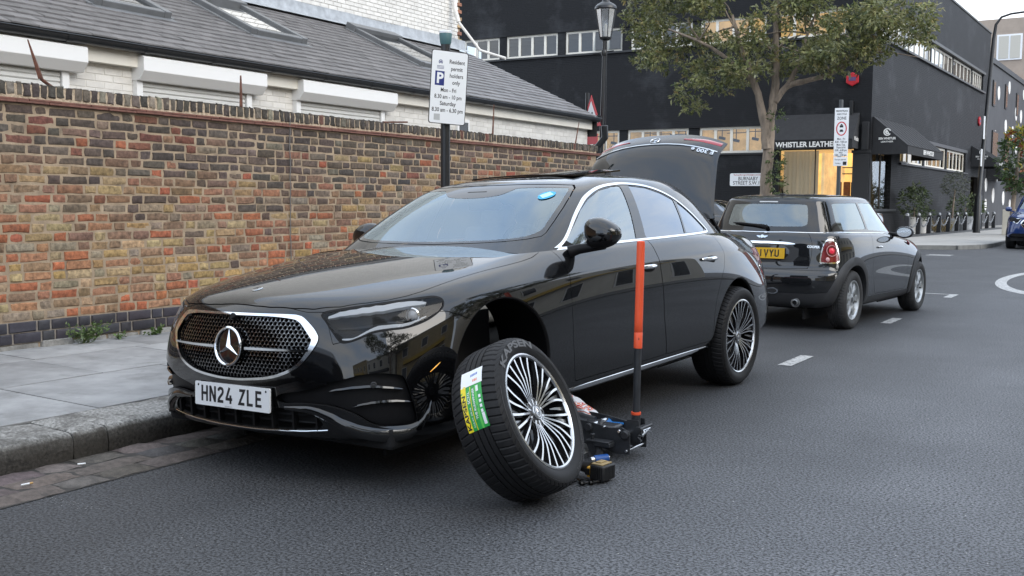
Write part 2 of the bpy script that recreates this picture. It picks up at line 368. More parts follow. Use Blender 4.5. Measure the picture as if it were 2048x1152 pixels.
for i in range(7):
    for r in (0, .35): mb.quad((-5.6+.0+r*.0, 27.6+i*.0+r, .004), (-5.6, 27.6+r, .004), (-5.6, 27.6+r, .004), (-5.6, 27.6+r, .004)) if False else None
for i in range(9):
    x = -4.6-i*.95
    for r in (0, .42): mb.quad((x-.6, 28.6+r, .004), (x, 28.6+r, .004), (x, 28.85+r, .004), (x-.6, 28.85+r, .004))
marking('road_marking_give_way', mb)
# worn white scuff patches
mb = MB()
for cx, cy, sx, sy in [(-2.15, 2.72, .10, .035), (-3.9, 2.62, .10, .03)]:
    for i in range(70):
        x, y = cx+rnd.gauss(0, sx), cy+rnd.gauss(0, sy); s = rnd.uniform(.001, .0045); a = rnd.uniform(0, 6)
        mb.add([(x+s*math.cos(a+q), y+s*math.sin(a+q)*.7, .0035) for q in (0, 1.3, 2.9, 4.4)], [(0, 1, 2, 3)])
tag(mb.build('road_marking_scuff', pbr('worn_paint', (.30, .30, .30), .8, var=.3, vscale=40), smooth=0), kind='structure')
# gutter setts
mb = MB(); y = -3.0
rows = [(-4.50, -4.345), (-4.343, -4.186), (-4.183, -4.03)]
for x0, x1 in rows:
    y = -3+rnd.random()*.2
    while y < 16.5:
        l = rnd.uniform(.20, .26) if rnd.random() < .75 else rnd.uniform(.3, .42)
        h = .019+jit(.009); mb.col = vary(pick([(4, (.098, .084, .077)), (3, (.108, .086, .078)), (3, (.085, .080, .078)), (1, (.125, .108, .096))]))
        nx, ny = 4, 5; vs = []
        for i in range(nx):
            for j in range(ny):
                e = (i in (0, nx-1)) or (j in (0, ny-1))
                vs.append((x0+(x1-x0)*i/(nx-1)+jit(.005), y+(l-.008)*j/(ny-1)+jit(.005), (.003+jit(.003) if e else h*.8+jit(.006))))
        mb.add(vs, [(i*ny+j, (i+1)*ny+j, (i+1)*ny+j+1, i*ny+j+1) for i in range(nx-1) for j in range(ny-1)])
        y += l
g = mb.build('gutter', m_sett, attr=True, smooth=60); tag(g, kind='structure')
mb = MB(); mb.quad((-4.52, -3, .003), (-4.02, -3, .003), (-4.02, 16.5, .003), (-4.52, 16.5, .003)); tag(mb.build('gutter_bed', pbr('wet_grit', (.04, .036, .032), .8, var=.3, vscale=30), smooth=0), kind='structure')
# kerb stones
mb = MB(); y = -2.86
XK0, XK1 = -4.86, -4.50
while y < 14.6:
    l = rnd.uniform(1.0, 1.35)
    if y < 3.3 < y+l+.2: l = 3.3-y
    base_k = 1+jit(.15); seg = 14
    prof = [(XK1, -.02), (XK1+.004, .06), (XK1, .112), (XK1-.012, .134), (XK1-.035, .142), (XK1-.2, .147), (XK0+.01, .150), (XK0, .145), (XK0, .0)]
    vs = []; kc = []
    for j in range(seg+1):
        yy = y+.004+(l-.008)*j/seg; e = .006 if j in (0, seg) else 0
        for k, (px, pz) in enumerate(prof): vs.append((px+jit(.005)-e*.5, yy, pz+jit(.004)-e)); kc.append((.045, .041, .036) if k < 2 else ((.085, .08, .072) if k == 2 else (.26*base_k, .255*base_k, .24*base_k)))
    n = len(prof); fs = [(j*n+k, (j+1)*n+k, (j+1)*n+k+1, j*n+k+1) for j in range(seg) for k in range(n-1)]
    fs += [tuple(range(n)), tuple(seg*n+k for k in range(n))[::-1]]
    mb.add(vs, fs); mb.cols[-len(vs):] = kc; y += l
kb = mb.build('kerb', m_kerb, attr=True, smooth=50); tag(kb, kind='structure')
# pavement slabs
mb = MB(); rows = [(-5.80, -4.87), (-6.62, -5.81), (-7.16, -6.63)]
for ri, (x0, x1) in enumerate(rows):
    y = -3+[.1, .75, .4][ri]
    while y < 14.4:
        l = rnd.uniform(.85, 1.25); k_ = pick([(3, .30), (3, .335), (1, .27)])*(1+jit(.07)); mb.col = (k_, k_*1.005, k_*1.0)
        zz = lambda x: .150+(-4.86-x)*.010
        g_ = .004; t = jit(.002); mb.add([(x0+g_, y+g_, zz(x0)+t), (x1-g_, y+g_, zz(x1)+t), (x1-g_, y+l-g_, zz(x1)-t), (x0+g_, y+l-g_, zz(x0)-t), (x0+g_, y+g_, .1), (x1-g_, y+g_, .1), (x1-g_, y+l-g_, .1), (x0+g_, y+l-g_, .1)],
               [(0, 1, 2, 3), (0, 4, 5, 1), (1, 5, 6, 2), (2, 6, 7, 3), (3, 7, 4, 0)])
        y += l
pv = mb.build('pavement', m_slab, attr=True, smooth=0); tag(pv, kind='structure')
mb = MB(); mb.quad((-7.3, -3, .166), (-4.86, -3, .143), (-4.86, 14.5, .143), (-7.3, 14.5, .166)); mb.quad((-4.86, 14.5, .143), (-7.3, 14.5, .166), (-7.3, 14.5, 0), (-4.86, 14.5, 0))
tag(mb.build('pavement_bed', m_joint, smooth=0), kind='structure')
# far pavement beyond the side street, with its kerb; opposite pavement
m_pave3 = pbr('dark_paving', (.13, .13, .128), .85, var=.2, vscale=2)
m_pave2 = pbr('pale_paving', (.36, .35, .33), .85, var=.15, vscale=1.2, bump=.2, bscale=50, dirt=((.17, .165, .155), .6, 1.6, .6))
far = [(-60, 32.6), (-9, 32.2), (-6.3, 32.4), (-5.2, 33.0), (-4.75, 34.0), (-4.6, 35.5), (-4.6, 150), (-60, 150)]
mb = MB(); mb.prism(far, 0, .12); tag(mb.build('far_pavement', m_pave2, smooth=0), kind='structure')
mb = MB(); edge = far[:7]
for a, c in zip(edge[:-1], edge[1:]):
    a, c = Vector(a), Vector(c); d = (c-a).normalized(); n = Vector((d.y, -d.x))*.14
    mb.prism([a+n, c+n, c, a], 0, .125)
tag(mb.build('far_kerb', pbr('kerb_far', (.2, .2, .19), .8, var=.2), smooth=0), kind='structure')
mb = MB(); mb.prism([(5.6, -60), (9.6, -60), (9.6, 150), (5.6, 150)], 0, .12); tag(mb.build('opposite_pavement', m_pave3, smooth=0), kind='structure')
mb = MB(); mb.prism([(-60, 14.9), (-11.5, 14.9), (-11.5, 18.0), (-60, 18.0)], 0, .10)

# ------------------------------------------------------------------ yard wall of stock bricks
XW = -7.15
yw = thing('yard_wall', 'long yellow and red stock brick garden wall with dark sooty brick on edge coping', 'brick wall', (XW, 6, 0))
def brick(mb, y0, y1, z0, z1, d, chip=.004, ox=0):
    """one weathered brick face, local x = protrusion"""
    ym, zm = (y0+y1)/2+jit(.01), (z0+z1)/2
    ol = [(y0, z0), (ym, z0), (y1, z0), (y1, zm), (y1, z1), (ym, z1), (y0, z1), (y0, zm)]
    o1 = [(a+jit(chip*.7), c+jit(chip*.7)) for a, c in ol]
    rm = rnd.random() < .2; q = .007
    ce = ((y0+y1)/2, zm); o2 = []
    for i, (a, c) in enumerate(o1):
        k = q+(rnd.uniform(0, .014) if (rm and i % 2 == 0) else rnd.uniform(0, .004)); o2.append((a+(k if a < ce[0] else -k)*(i in (0, 2, 3, 4, 6, 7)), c+(k if c < ce[1] else -k)*(i in (0, 1, 2, 4, 5, 6))))
    chip_ = 0; tilt = jit(.002); vs = [(ox-.008, a, c) for a, c in o1]+[(ox+d-.0035+jit(.002), a+(o2[i][0]-a)*.35, c+(o2[i][1]-c)*.35) for i, (a, c) in enumerate(o1)]+[(ox+d+jit(.0016)+tilt*(1 if i < 4 else -1), a, c) for i, (a, c) in enumerate(o2)]+[(ox+d+jit(.002), ce[0], ce[1])]
    fs = [(i, (i+1) % 8, 8+(i+1) % 8, 8+i) for i in range(8)]+[(8+i, 8+(i+1) % 8, 16+(i+1) % 8, 16+i) for i in range(8)]+[(16+i, 16+(i+1) % 8, 24) for i in range(8)]
    mb.add(vs, fs)
Y0, Y1 = -2.5, 13.7
DK = [(4, (.085, .070, .060)), (3, (.115, .090, .075)), (2, (.15, .115, .092)), (1, (.17, .14, .115)), (.8, (.21, .085, .062))]
MX = [(3, (.21, .135, .098)), (2.4, (.27, .175, .118)), (1.8, (.36, .255, .135)), (2.6, (.37, .125, .075)), (2.6, (.33, .165, .11)), (.9, (.40, .30, .18)), (.8, (.115, .095, .082)), (1.2, (.25, .205, .16)), (.2, (.045, .043, .043))]
LT = [(1.6, (.27, .175, .12)), (2.6, (.42, .295, .15)), (2.8, (.42, .135, .078)), (2.8, (.40, .205, .135)), (2.2, (.45, .35, .22)), (.6, (.17, .13, .10)), (1.0, (.30, .26, .205)), (.2, (.045, .043, .044))]
mb = MB(); nC = 22; z0 = .378; pitch = (1.985-z0)/nC
for r in range(nC):
    y = Y0-6-.17*(r % 2)-.03*rnd.random(); k = 0; h = (r+.5)/nC
    while y < Y1-6:
        l = (.228 if k % 2 == 0 else .109)+jit(.006)
        if rnd.random() < .06: l = .16
        # which palette: dark towards the top, ragged edge
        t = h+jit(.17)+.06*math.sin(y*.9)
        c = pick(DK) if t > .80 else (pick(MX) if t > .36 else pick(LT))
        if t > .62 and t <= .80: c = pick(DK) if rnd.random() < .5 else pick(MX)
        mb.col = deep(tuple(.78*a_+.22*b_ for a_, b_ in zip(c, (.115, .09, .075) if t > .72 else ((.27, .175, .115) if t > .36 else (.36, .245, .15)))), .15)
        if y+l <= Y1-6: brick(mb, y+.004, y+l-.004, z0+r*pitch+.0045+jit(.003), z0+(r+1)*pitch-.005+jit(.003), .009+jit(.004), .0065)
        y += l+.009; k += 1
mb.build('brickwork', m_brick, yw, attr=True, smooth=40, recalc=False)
mb = MB(); mb.box((-.115, (Y0+Y1)/2-6, 1.08), (.236, Y1-Y0-.02, 1.82)); mb.build('mortar', m_mortar, yw, smooth=0)
mb = MB()
for r in range(2):
    y = Y0-6-.15*r; k = r
    while y < Y1-6:
        l = .225 if k % 2 == 0 else .106
        mb.col = vary((.038, .034, .042), .25)
        if y+l <= Y1-6: brick(mb, y+.003, y+l-.003, .212+r*.083+.004, .212+(r+1)*.083-.003, .012, .001, .016)
        y += l+.008; k += 1
mb.build('blue_brick_plinth', m_blue, yw, attr=True, smooth=40, recalc=False)
mb = MB(); mb.box((-.02, (Y0+Y1)/2-6, .294), (.07, Y1-Y0-.04, .164)); mb.build('plinth_mortar', pbr('plinth_joint', (.26, .23, .20), .9, var=.3, vscale=20, bump=.5), yw, smooth=0)
mb = MB(); y = Y0-6
while y < Y1-6-.3:
    l = rnd.uniform(.2, .36); d = rnd.uniform(.02, .055); h = rnd.uniform(.185, .215)
    mb.add([(d+jit(.012), y+jit(.01), .13), (d+jit(.012), y+l-.01, .13), (d*.8+jit(.01), y+l-.014, h+jit(.01)), (d*.7+jit(.01), y+.01, h+jit(.01)), (-.02, y, .13), (-.02, y+l-.01, .13), (-.02, y+l-.01, h), (-.02, y+.005, h)],
           [(0, 1, 2, 3), (3, 2, 6, 7), (0, 3, 7, 4), (1, 5, 6, 2)]); y += l
mb.build('footing', m_conc, yw, smooth=0, bevel=.008)
# tile creasing course + brick on edge coping
mb = MB(); y = Y0-6
while y < Y1-6:
    l = .26; mb.box((-.10+jit(.004), y+l/2, 2.000+jit(.002)), (.27, l-.004, .016)); mb.box((-.105+jit(.004), y+l/2+.11, 2.020+jit(.002)), (.25, l-.004, .016)); y += l
mb.build('tile_course', m_tile, yw, smooth=0, bevel=.003)
mb = MB(); y = Y0-6
while y < Y1-6:
    l = rnd.choice((.05, .062, .066, .066, .07, .078))+jit(.006)
    mb.col = vary(pick([(6, (.062, .052, .045)), (3, (.09, .075, .062)), (1, (.13, .11, .09)), (.5, (.16, .075, .058)), (.5, (.22, .19, .15))]), .2)
    d = .012+jit(.004); brick(mb, y+.003+jit(.003), y+l+jit(.003), 2.046+jit(.006), 2.142+jit(.006), d, .009)
    # top and back of the coping brick
    a, c = y+.003, y+l; t = 2.140+jit(.004); mb.add([(d, a, t-.004), (d, c, t-.004), (-.22, c, t), (-.22, a, t), (-.22, a, 2.03), (-.22, c, 2.03)], [(0, 1, 2, 3), (3, 2, 5, 4)])
    y += l+.009
mb.build('coping', pbr('sooty_coping', (1, 1, 1), .9, attr=True, var=.5, vscale=30, bump=1, bscale=50, bdist=.008, dirt=((.40, .35, .26), .60, 13, .75)), yw, attr=True, smooth=40, recalc=False)
mb = MB(); mb.box((-.11, (Y0+Y1)/2-6, 2.08), (.225, Y1-Y0, .104)); mb.build('coping_mortar', pbr('pale_mortar', (.50, .40, .29), .9, var=.4, vscale=40, bump=1, bscale=70, bdist=.01), yw, smooth=0)
# rusty spikes leaning on the coping
def spike(y, top, lean, bent=False):
    mb = MB(); M = Matrix.Translation((-.06, y-6, 2.13))
    if bent:
        pts = [(0, .14, -.02), (0, .05, .03), (0, 0, .06)]
        mb.tube(pts, .013, 6)
        b0 = Vector((0, 0, .06)); t0 = Vector((0, lean, top-2.13)); mb.add([b0+Vector((0, -.025, 0)), b0+Vector((.012, 0, 0)), b0+Vector((0, .022, 0)), b0+Vector((-.012, 0, 0)), t0+Vector((0, -.006, 0)), t0+Vector((.004, 0, 0)), t0+Vector((0, .006, 0)), t0+Vector((-.004, 0, 0))], [(0, 1, 5, 4), (1, 2, 6, 5), (2, 3, 7, 6), (3, 0, 4, 7), (4, 5, 6, 7)])
    else:
        t0 = Vector((0, lean, top-2.13)); mb.add([(0, -.024, -.05), (.012, 0, -.05), (0, .024, -.05), (-.012, 0, -.05)]+[t0+Vector(q) for q in [(0, -.010, 0), (.005, 0, 0), (0, .010, 0), (-.005, 0, 0)]], [(0, 1, 5, 4), (1, 2, 6, 5), (2, 3, 7, 6), (3, 0, 4, 7), (4, 5, 6, 7)])
    for q in mb.v[:0]: pass
    mb.v = [tuple(M @ Vector(q)) for q in mb.v]
    return mb.build('rusty_spike', m_rust, yw, smooth=0)
spike(4.78, 2.47, -.10, True); spike(6.78, 2.43, .0); spike(10.99, 2.52, .03); spike(13.15, 2.46, .12)
mb = MB(); mb.box((-.05, 3.02, 2.162), (.03, .42, .018), Matrix.Rotation(R_(4), 3, 'X')); mb.build('rusty_spike', m_rust, yw, smooth=0, bevel=.003)
mb = MB(); mb.tube([(.022+jit(.003), 7.32-6+jit(.006), 2.1-i*.05) for i in range(36)], .005, 5); mb.build('thin_cable', pbr('cable_grey', (.16, .15, .14), .7), yw)

# ------------------------------------------------------------------ low white outbuilding behind the wall
def white_courses(mb, axis, a0, a1, z0, z1, pos, pitch=.075, sgn=1):
    """rows of painted bricks on a wall plane: axis 'y' runs along y at x=pos (faces +x), 'x' along x at y=pos (faces -y)"""
    r = 0; z = z0
    while z+pitch <= z1+.001:
        a = a0-.11*(r % 2)
        while a < a1:
            l = .225; s, e = max(a+.004, a0), min(a+l-.004, a1)
            if e-s > .03:
                k = .70+jit(.05); mb.col = (k, k*.975, k*.92); d = .003+jit(.001); zz0, zz1 = z+.004, z+pitch-.004
                if axis == 'y': q = [(pos, s, zz0), (pos, e, zz0), (pos, e, zz1), (pos, s, zz1)]; n = (d, 0, 0)
                else: q = [(e, pos, zz0), (s, pos, zz0), (s, pos, zz1), (e, pos, zz1)]; n = (0, -d, 0)
                cx = Vector([(q[0][i]+q[2][i])/2 for i in range(3)])
                f = [Vector(p)+(cx-Vector(p)).normalized()*.004+Vector(n) for p in q]
                mb.add(q+f, [(0, 1, 5, 4), (1, 2, 6, 5), (2, 3, 7, 6), (3, 0, 4, 7), (4, 5, 6, 7)])
            a += l+.001
        z += pitch; r += 1
XH, YE = -9.7, 18.2
ob = thing('white_outbuilding', 'low white painted brick building with slate roof and white roller shutters behind the wall', 'building', (XH, 10, 0))
to = Matrix.Translation((-XH, -10, 0))
def loc(mb, M=to): mb.v = [tuple(M @ Vector(q)) for q in mb.v]; return mb
mb = MB(); white_courses(mb, 'y', .5, YE, 1.5, 2.78, XH); loc(mb).build('wall', m_wbrick, ob, attr=True, smooth=0, recalc=False)
mb = MB(); mb.box((XH-.13, (YE+.5)/2, 1.4), (.255, YE-.5, 2.8)); mb.box((XH-1.6, YE-.13, 1.45), (2.9, .25, 2.9)); loc(mb).build('wall_backing', m_wall_back, ob, smooth=0)
mb = MB(); mb.box((XH+.06, (YE+.5)/2, 2.83), (.10, YE-.5, .19)); loc(mb).build('fascia', m_cream, ob, smooth=0, bevel=.004)
# gutter : half round with brackets
mb = MB(); gp = [(.075*math.cos(R_(a)), .075*math.sin(R_(a))) for a in range(180, 361, 20)]
vs = []
for y in (.3, YE+.08):
    for (a, c) in gp: vs.append((-9.50+a, y, 2.955+c))
n = len(gp); mb.add(vs, [(i, i+1, n+i+1, n+i) for i in range(n-1)])
vs = []
for y in (.3, YE+.08):
    for (a, c) in gp: vs.append((-9.50+a*.9, y, 2.958+c*.9))
mb.add(vs, [(i, n+i, n+i+1, i+1) for i in range(n-1)])
mb.tube([(-9.425, .3, 2.955), (-9.425, YE+.08, 2.955)], .009, 6); mb.tube([(-9.575, .3, 2.955), (-9.575, YE+.08, 2.955)], .006, 6)
mb.cyl((-9.5, YE+.08, 2.955), (-9.5, YE+.085, 2.955), .076)
y = .9
while y < YE:
    mb.lathe([(.081, -.03), (.081, .03)], frame((-9.5, y, 2.955), (1, 0, 0), (0, 0, 1)) @ Matrix.Identity(4), 10, a0=math.pi, a1=2*math.pi); y += .95
loc(mb).build('gutter', m_gutter, ob, smooth=40)
# slate roof : overlapping rows of individual slates
TP = math.tan(R_(25)); mb = MB(); XT = -12.72; sl = .20; ca, sa = math.cos(R_(25)), math.sin(R_(25))
nrow = int((-9.52-XT)/ca/sl)+1
for r in range(nrow):
    x0 = -9.50-r*sl*ca; zr = 2.985+(-9.5-x0)*TP; y = .3-.15*(r % 2)-.3
    while y < YE+.02:
        e = min(y+.297, YE+.05); s = max(y+.002, .3)
        if e-s > .04:
            k = .115*(1+jit(.20)); mb.col = (k*1.04, k*.98, k*.97); dz = jit(.003); lift = .016+abs(jit(.005))
            x1 = x0-sl*1.12*ca; z1 = zr+sl*1.12*sa
            if x1 > XT-.05:
                a = [(x0, s, zr+lift+dz), (x0, e, zr+lift-dz), (x1, e, z1), (x1, s, z1)]
                mb.add(a+[(x0, s, zr+lift+dz-.016), (x0, e, zr+lift-dz-.016)], [(0, 1, 2, 3), (0, 4, 5, 1)])
        y += .30
loc(mb).build('slate_roof', m_slate, ob, attr=True, smooth=0, recalc=False)
mb = MB(); mb.add([(-9.5, .3, 2.97), (-9.5, YE+.03, 2.97), (XT, YE+.03, 2.97+(-9.5-XT)*TP), (XT, .3, 2.97+(-9.5-XT)*TP), (XT, YE+.03, 2.6), (-9.5, YE+.03, 2.6)], [(0, 1, 2, 3), (1, 5, 4, 2)]); loc(mb).build('roof_deck', m_black, ob, smooth=0)
# shutter boxes with shutters
for (y0, y1) in [(2.0, 3.85), (4.75, 6.83), (7.52, 9.36), (10.0, 11.95)]:
    mb = MB(); prof = [(0, 2.86), (.20, 2.86), (.215, 2.845), (.215, 2.70), (.13, 2.60), (0, 2.60)]
    vs = [(XH+a, y, c) for y in (y0, y1) for a, c in prof]; n = len(prof)
    mb.add(vs, [(i, (i+1) % n, n+(i+1) % n, n+i) for i in range(n)]+[tuple(range(n)), tuple(range(n, 2*n))[::-1]])
    bx = loc(mb).build('shutter_box', m_alu, ob, smooth=20, bevel=.004)
    mb = MB(); z = 1.35
    while z < 2.6:
        mb.add([(XH+.035, y0+.1, z), (XH+.035, y1-.22, z), (XH+.05, y1-.22, z+.012), (XH+.05, y0+.1, z+.012), (XH+.05, y0+.1, z+.040), (XH+.05, y1-.22, z+.040), (XH+.035, y0+.1, z+.052), (XH+.035, y1-.22, z+.052)], [(0, 1, 2, 3), (3, 2, 5, 4), (4, 5, 7, 6)]); z += .054
    loc(mb).build('shutter', m_shut, bx, smooth=0)
    for q_ in (y0+.05, y1-.17): mb = MB(); mb.box((XH+.04, q_, 1.97), (.075, .08, 1.26)); loc(mb).build('shutter_rail', m_alu, bx, smooth=0, bevel=.004)
mb = MB(); mb.box((XH+.02, 13.86, 2.46), (.06, .34, .34)); wf = loc(mb).build('window', m_alu, ob, smooth=0, bevel=.006)
mb = MB(); mb.box((XH+.052, 13.86, 2.46), (.01, .24, .24)); loc(mb).build('pane', pbr('dark_pane', (.02, .022, .025), .1), wf, smooth=0)
# skylights
def roofpt(x, y, h=0): return Vector((x-h*0+h*sa, y, 2.985+(-9.5-x)*TP+h*ca))
def skylight(x0, x1, y0, y1):
    mb = MB(); fw = .11; h0 = .015; h1 = .10
    def bar(xa, xb, ya, yb, h):
        q = [roofpt(xa, ya), roofpt(xa, yb), roofpt(xb, yb), roofpt(xb, ya)]; n = Vector((sa, 0, ca))*h
        mb.add(q+[p+n for p in q], [(0, 1, 5, 4), (1, 2, 6, 5), (2, 3, 7, 6), (3, 0, 4, 7), (4, 5, 6, 7)])
    bar(x0, x1, y0, y0+fw, h1); bar(x0, x1, y1-fw, y1, h1); bar(x0, x0-fw, y0+fw, y1-fw, h1*.9); bar(x1+fw*1.6, x1-.04, y0-.02, y1+.02, h1*1.35)
    bar(x0+.10, x0, y0-.03, y1+.03, .018); bar(x1, x0, y0-.06, y0, .03); bar(x1, x0, y1, y1+.06, .03)
    f = loc(mb).build('skylight', m_velux, ob, smooth=0, bevel=.012)
    mb = MB(); q = [roofpt(x0-fw, y0+fw, .06), roofpt(x0-fw, y1-fw, .06), roofpt(x1+fw, y1-fw, .06), roofpt(x1+fw, y0+fw, .06)]; mb.add(q, [(0, 1, 2, 3)])
    mb.m = 1; q2 = [p-Vector((sa, 0, ca))*.052 for p in q]; mb.add(q2, [(0, 1, 2, 3)])
    loc(mb).build('pane', [m_skyl, pbr('blind', (.5, .52, .54), .8)], f, smooth=0)
skylight(-10.72, -12.0, 7.80, 8.92); skylight(-10.75, -12.2, 10.30, 11.40); skylight(-10.75, -12.35, 14.12, 15.4)
# lead flashing against the tall wall
mb = MB(); y = .4
while y < 17.9:
    l = rnd.uniform(.55, .8); z = 2.985+(-9.5-XT)*TP
    mb.add([(XT+.03, y, z+.21+jit(.015)), (XT+.03, y+l, z+.21+jit(.015)), (XT+.05, y+l, z+.03), (XT+.05, y, z+.03), (XT+.22, y+l, z-.05), (XT+.22, y, z-.05)], [(0, 1, 2, 3), (3, 2, 4, 5)]); y += l*.985
loc(mb).build('lead_flashing', m_lead, ob, smooth=60)
mb = MB(); mb.tube([(-12.6, 17.75, 9), (-12.6, 17.75, 5.3), (-12.5, 17.75, 5.0)], .045, 10); mb.tube([(-12.5, 17.75, 5.0), (-12.2, 18.1, 4.45), (-11.6, 18.16, 4.25)], .03, 8); loc(mb).build('drain_pipe', m_wpaint, ob)
# soil vent pipes and tank at the outbuilding's end
mb = MB(); mb.tube([(-9.45, YE+.25, 2.83), (-9.45, YE+.28, 2.6), (-9.62, YE+.3, 2.42), (-9.66, YE+.3, 2.0)], .07, 12)
mb.box((-9.35, YE+.3, 2.0), (.35, .3, .42)); mb.box((-9.05, YE+.35, 2.02), (.26, .3, .42)); mb.box((-9.7, YE+.3, 2.17), (.26, .2, .04)); loc(mb).build('waste_pipe', m_gutter, ob, smooth=40, bevel=.01)

# tall white painted house behind it
tw = thing('tall_white_house', 'tall white painted brick house rising behind the slate roof', 'building', (XT, 10, 0))
t2 = Matrix.Translation((-XT, -10, 0))
mb = MB(); white_courses(mb, 'y', .5, YE-.16, 4.1, 8.6, XT); loc(mb, t2).build('wall', m_wbrick, tw, attr=True, smooth=0, recalc=False)
mb = MB(); mb.box((XT-3.0, (YE+.3)/2-.1, 4.6), (5.98, YE-.3-.16, 9.2)); loc(mb, t2).build('wall_backing', m_wall_back, tw, smooth=0)
mb = MB()
z = .0
while z < 9:
    for k in range(26):
        x = XT-.001-k*.234-(.11 if int(z/.075) % 2 else 0); mb.col = vary(pick([(3, (.42, .32, .18)), (2, (.33, .22, .13)), (1, (.3, .14, .09))]), .2)
        mb.box((x-.112, YE-.10, z+.0375), (.224, .16, .067))
    z += .075
loc(mb, t2).build('brick_end_wall', m_brick, tw, attr=True, smooth=0)
mb = MB(); mb.box((XT-3, YE-.1, 4.55), (5.9, .14, 9.1)); loc(mb, t2).build('end_wall_mortar', m_mortar, tw, smooth=0)
# ================================================================== black corner building
K = Vector((-9.36, 40, 0)); A1, A2 = .0394, -.0226
D1 = Vector((math.cos(A1), math.sin(A1), 0)); N1 = Vector((D1.y, -D1.x, 0))      # facade along the side street, outward normal
D2 = Vector((-math.sin(A2), math.cos(A2), 0)); N2 = Vector((D2.y, -D2.x, 0))      # facade along the main street
bb = thing('black_building', 'large black painted brick corner building with strip windows and lit shopfront', 'building', tuple(K))
F1 = frame((0, 0, 0), D1, (0, 0, 1)); F2 = frame((0, 0, 0), D2, (0, 0, 1))       # local X along wall, Y up, Z outwards
TOP = 11.1
def wallbox(mb, F, u0, u1, z0, z1, d0=-.3, d1=0):
    vs = [(u, z, d) for u in (u0, u1) for z in (z0, z1) for d in (d0, d1)]
    mb.add([F @ Vector(q) for q in vs], [(0, 1, 3, 2), (4, 6, 7, 5), (0, 4, 5, 1), (2, 3, 7, 6), (0, 2, 6, 4), (1, 5, 7, 3)])
def uvwall(o, ax):
    me = o.data; uv = me.uv_layers.new(name='UV'); dv = Vector(ax)
    co = [v.co.copy() for v in me.vertices]
    for lp in me.loops: q = co[lp.vertex_index]; uv.data[lp.index].uv = (q.dot(dv), q.z)
UL = [(-18.62, -16.16), (-15.8, -13.23), (-12.85, -10.18), (-9.78, -7.1), (-6.75, -4.05), (-3.65, -1.0)]
LL = [(-19, -16.2), (-15.8, -13.2), (-12.9, -10.25), (-9.87, -7.17), (-6.71, -4.06)]
UZ, LZ = (7.68, 8.66), (3.34, 4.38)
def strips(F, ua, ub, rows, extra=()):
    """wall with strip openings: rows = [(z0,z1,[(u0,u1)..])] bottom to top"""
    mb = MB(); z = 0
    for z0, z1, ops in rows:
        wallbox(mb, F, ua, ub, z, z0)
        e = [ua]+[q for o in ops for q in o]+[ub]
        for i in range(0, len(e), 2):
            if e[i+1]-e[i] > .01: wallbox(mb, F, e[i], e[i+1], z0, z1, -.3, -.06 if (0 < i < len(e)-2) else 0)
        z = z1
    wallbox(mb, F, ua, ub, z, TOP)
    return mb
mb = strips(F1, -21.5, -3.55, [(LZ[0], LZ[1], LL), (UZ[0], UZ[1], UL[:5])]); o = mb.build('wall', m_blackwall, bb, smooth=0); uvwall(o, D1)
mb = MB(); wallbox(mb, F1, -3.55, 0, 3.42, UZ[0]); wallbox(mb, F1, -3.55, -3.42, 0, 3.42); wallbox(mb, F1, -3.42, -.6, 0, .55); wallbox(mb, F1, -.6, 0, 0, 3.42)
wallbox(mb, F1, -3.55, -1.0-2.65, UZ[0], UZ[1]); wallbox(mb, F1, -1.0, 0, *UZ); wallbox(mb, F1, -3.55, 0, UZ[1], TOP); o = mb.build('wall', m_blackwall, bb, smooth=0); uvwall(o, D1)
FU = [(.9, 4.95), (5.19, 10.04), (10.3, 15.12), (15.31, 20.2), (20.42, 23.4)]; FL = [(4.7, 9.3), (9.57, 14.24), (14.54, 19.12)]
FUZ, FLZ = (7.66, 8.58), (3.06, 4.06)
mb = MB(); f0, f1 = .33, 3.26
wallbox(mb, F2, .001, f0, 0, 3.31); wallbox(mb, F2, f0, f1, 0, 1.16); wallbox(mb, F2, f1, 20.8, 0, FLZ[0]); wallbox(mb, F2, f1, FL[0][0], FLZ[0], 3.31); wallbox(mb, F2, .001, FL[0][0], 3.31, FLZ[1])
for a, c in [(9.3, 9.57), (14.24, 14.54)]: wallbox(mb, F2, a, c, *FLZ, -.3, -.05)
wallbox(mb, F2, 19.12, 20.8, *FLZ); wallbox(mb, F2, .001, 25.3, FLZ[1], FUZ[0]); wallbox(mb, F2, 23.6, 25.3, 0, FLZ[1]); wallbox(mb, F2, 20.8, 23.6, 2.9, FLZ[1])
wallbox(mb, F2, .001, .9, *FUZ)
for i in range(4): wallbox(mb, F2, FU[i][1], FU[i+1][0], *FUZ, -.3, -.08)
wallbox(mb, F2, 23.4, 25.3, *FUZ); wallbox(mb, F2, .001, 25.3, FUZ[1], TOP); o = mb.build('wall', m_blackwall, bb, smooth=0); uvwall(o, D2)
# sills, lintel bands, coping, sealed body behind
mb = MB()
wallbox(mb, F1, -21.5, -.9, UZ[0]-.09, UZ[0]-.003, .002, .09); wallbox(mb, F1, -21.5, -4.0, LZ[0]-.08, LZ[0]-.003, .002, .07)
wallbox(mb, F2, .8, 23.6, FUZ[0]-.10, FUZ[0]-.003, .002, .13); wallbox(mb, F2, 4.5, 19.4, FLZ[0]-.09, FLZ[0]-.003, .002, .11); wallbox(mb, F2, 4.5, 19.4, FLZ[1]+.003, FLZ[1]+.16, .002, .05); wallbox(mb, F2, .8, 23.6, FUZ[1]+.003, FUZ[1]+.14, .002, .10)
wallbox(mb, F1, -21.5, .06, TOP+.002, TOP+.10, -.34, .05); wallbox(mb, F2, .055, 25.3, TOP+.002, TOP+.10, -.34, .05)
wallbox(mb, F1, -.62, -.02, 0, 3.25, .002, .05); wallbox(mb, F1, -.66, .04, 3.25, 3.36, .002, .10)
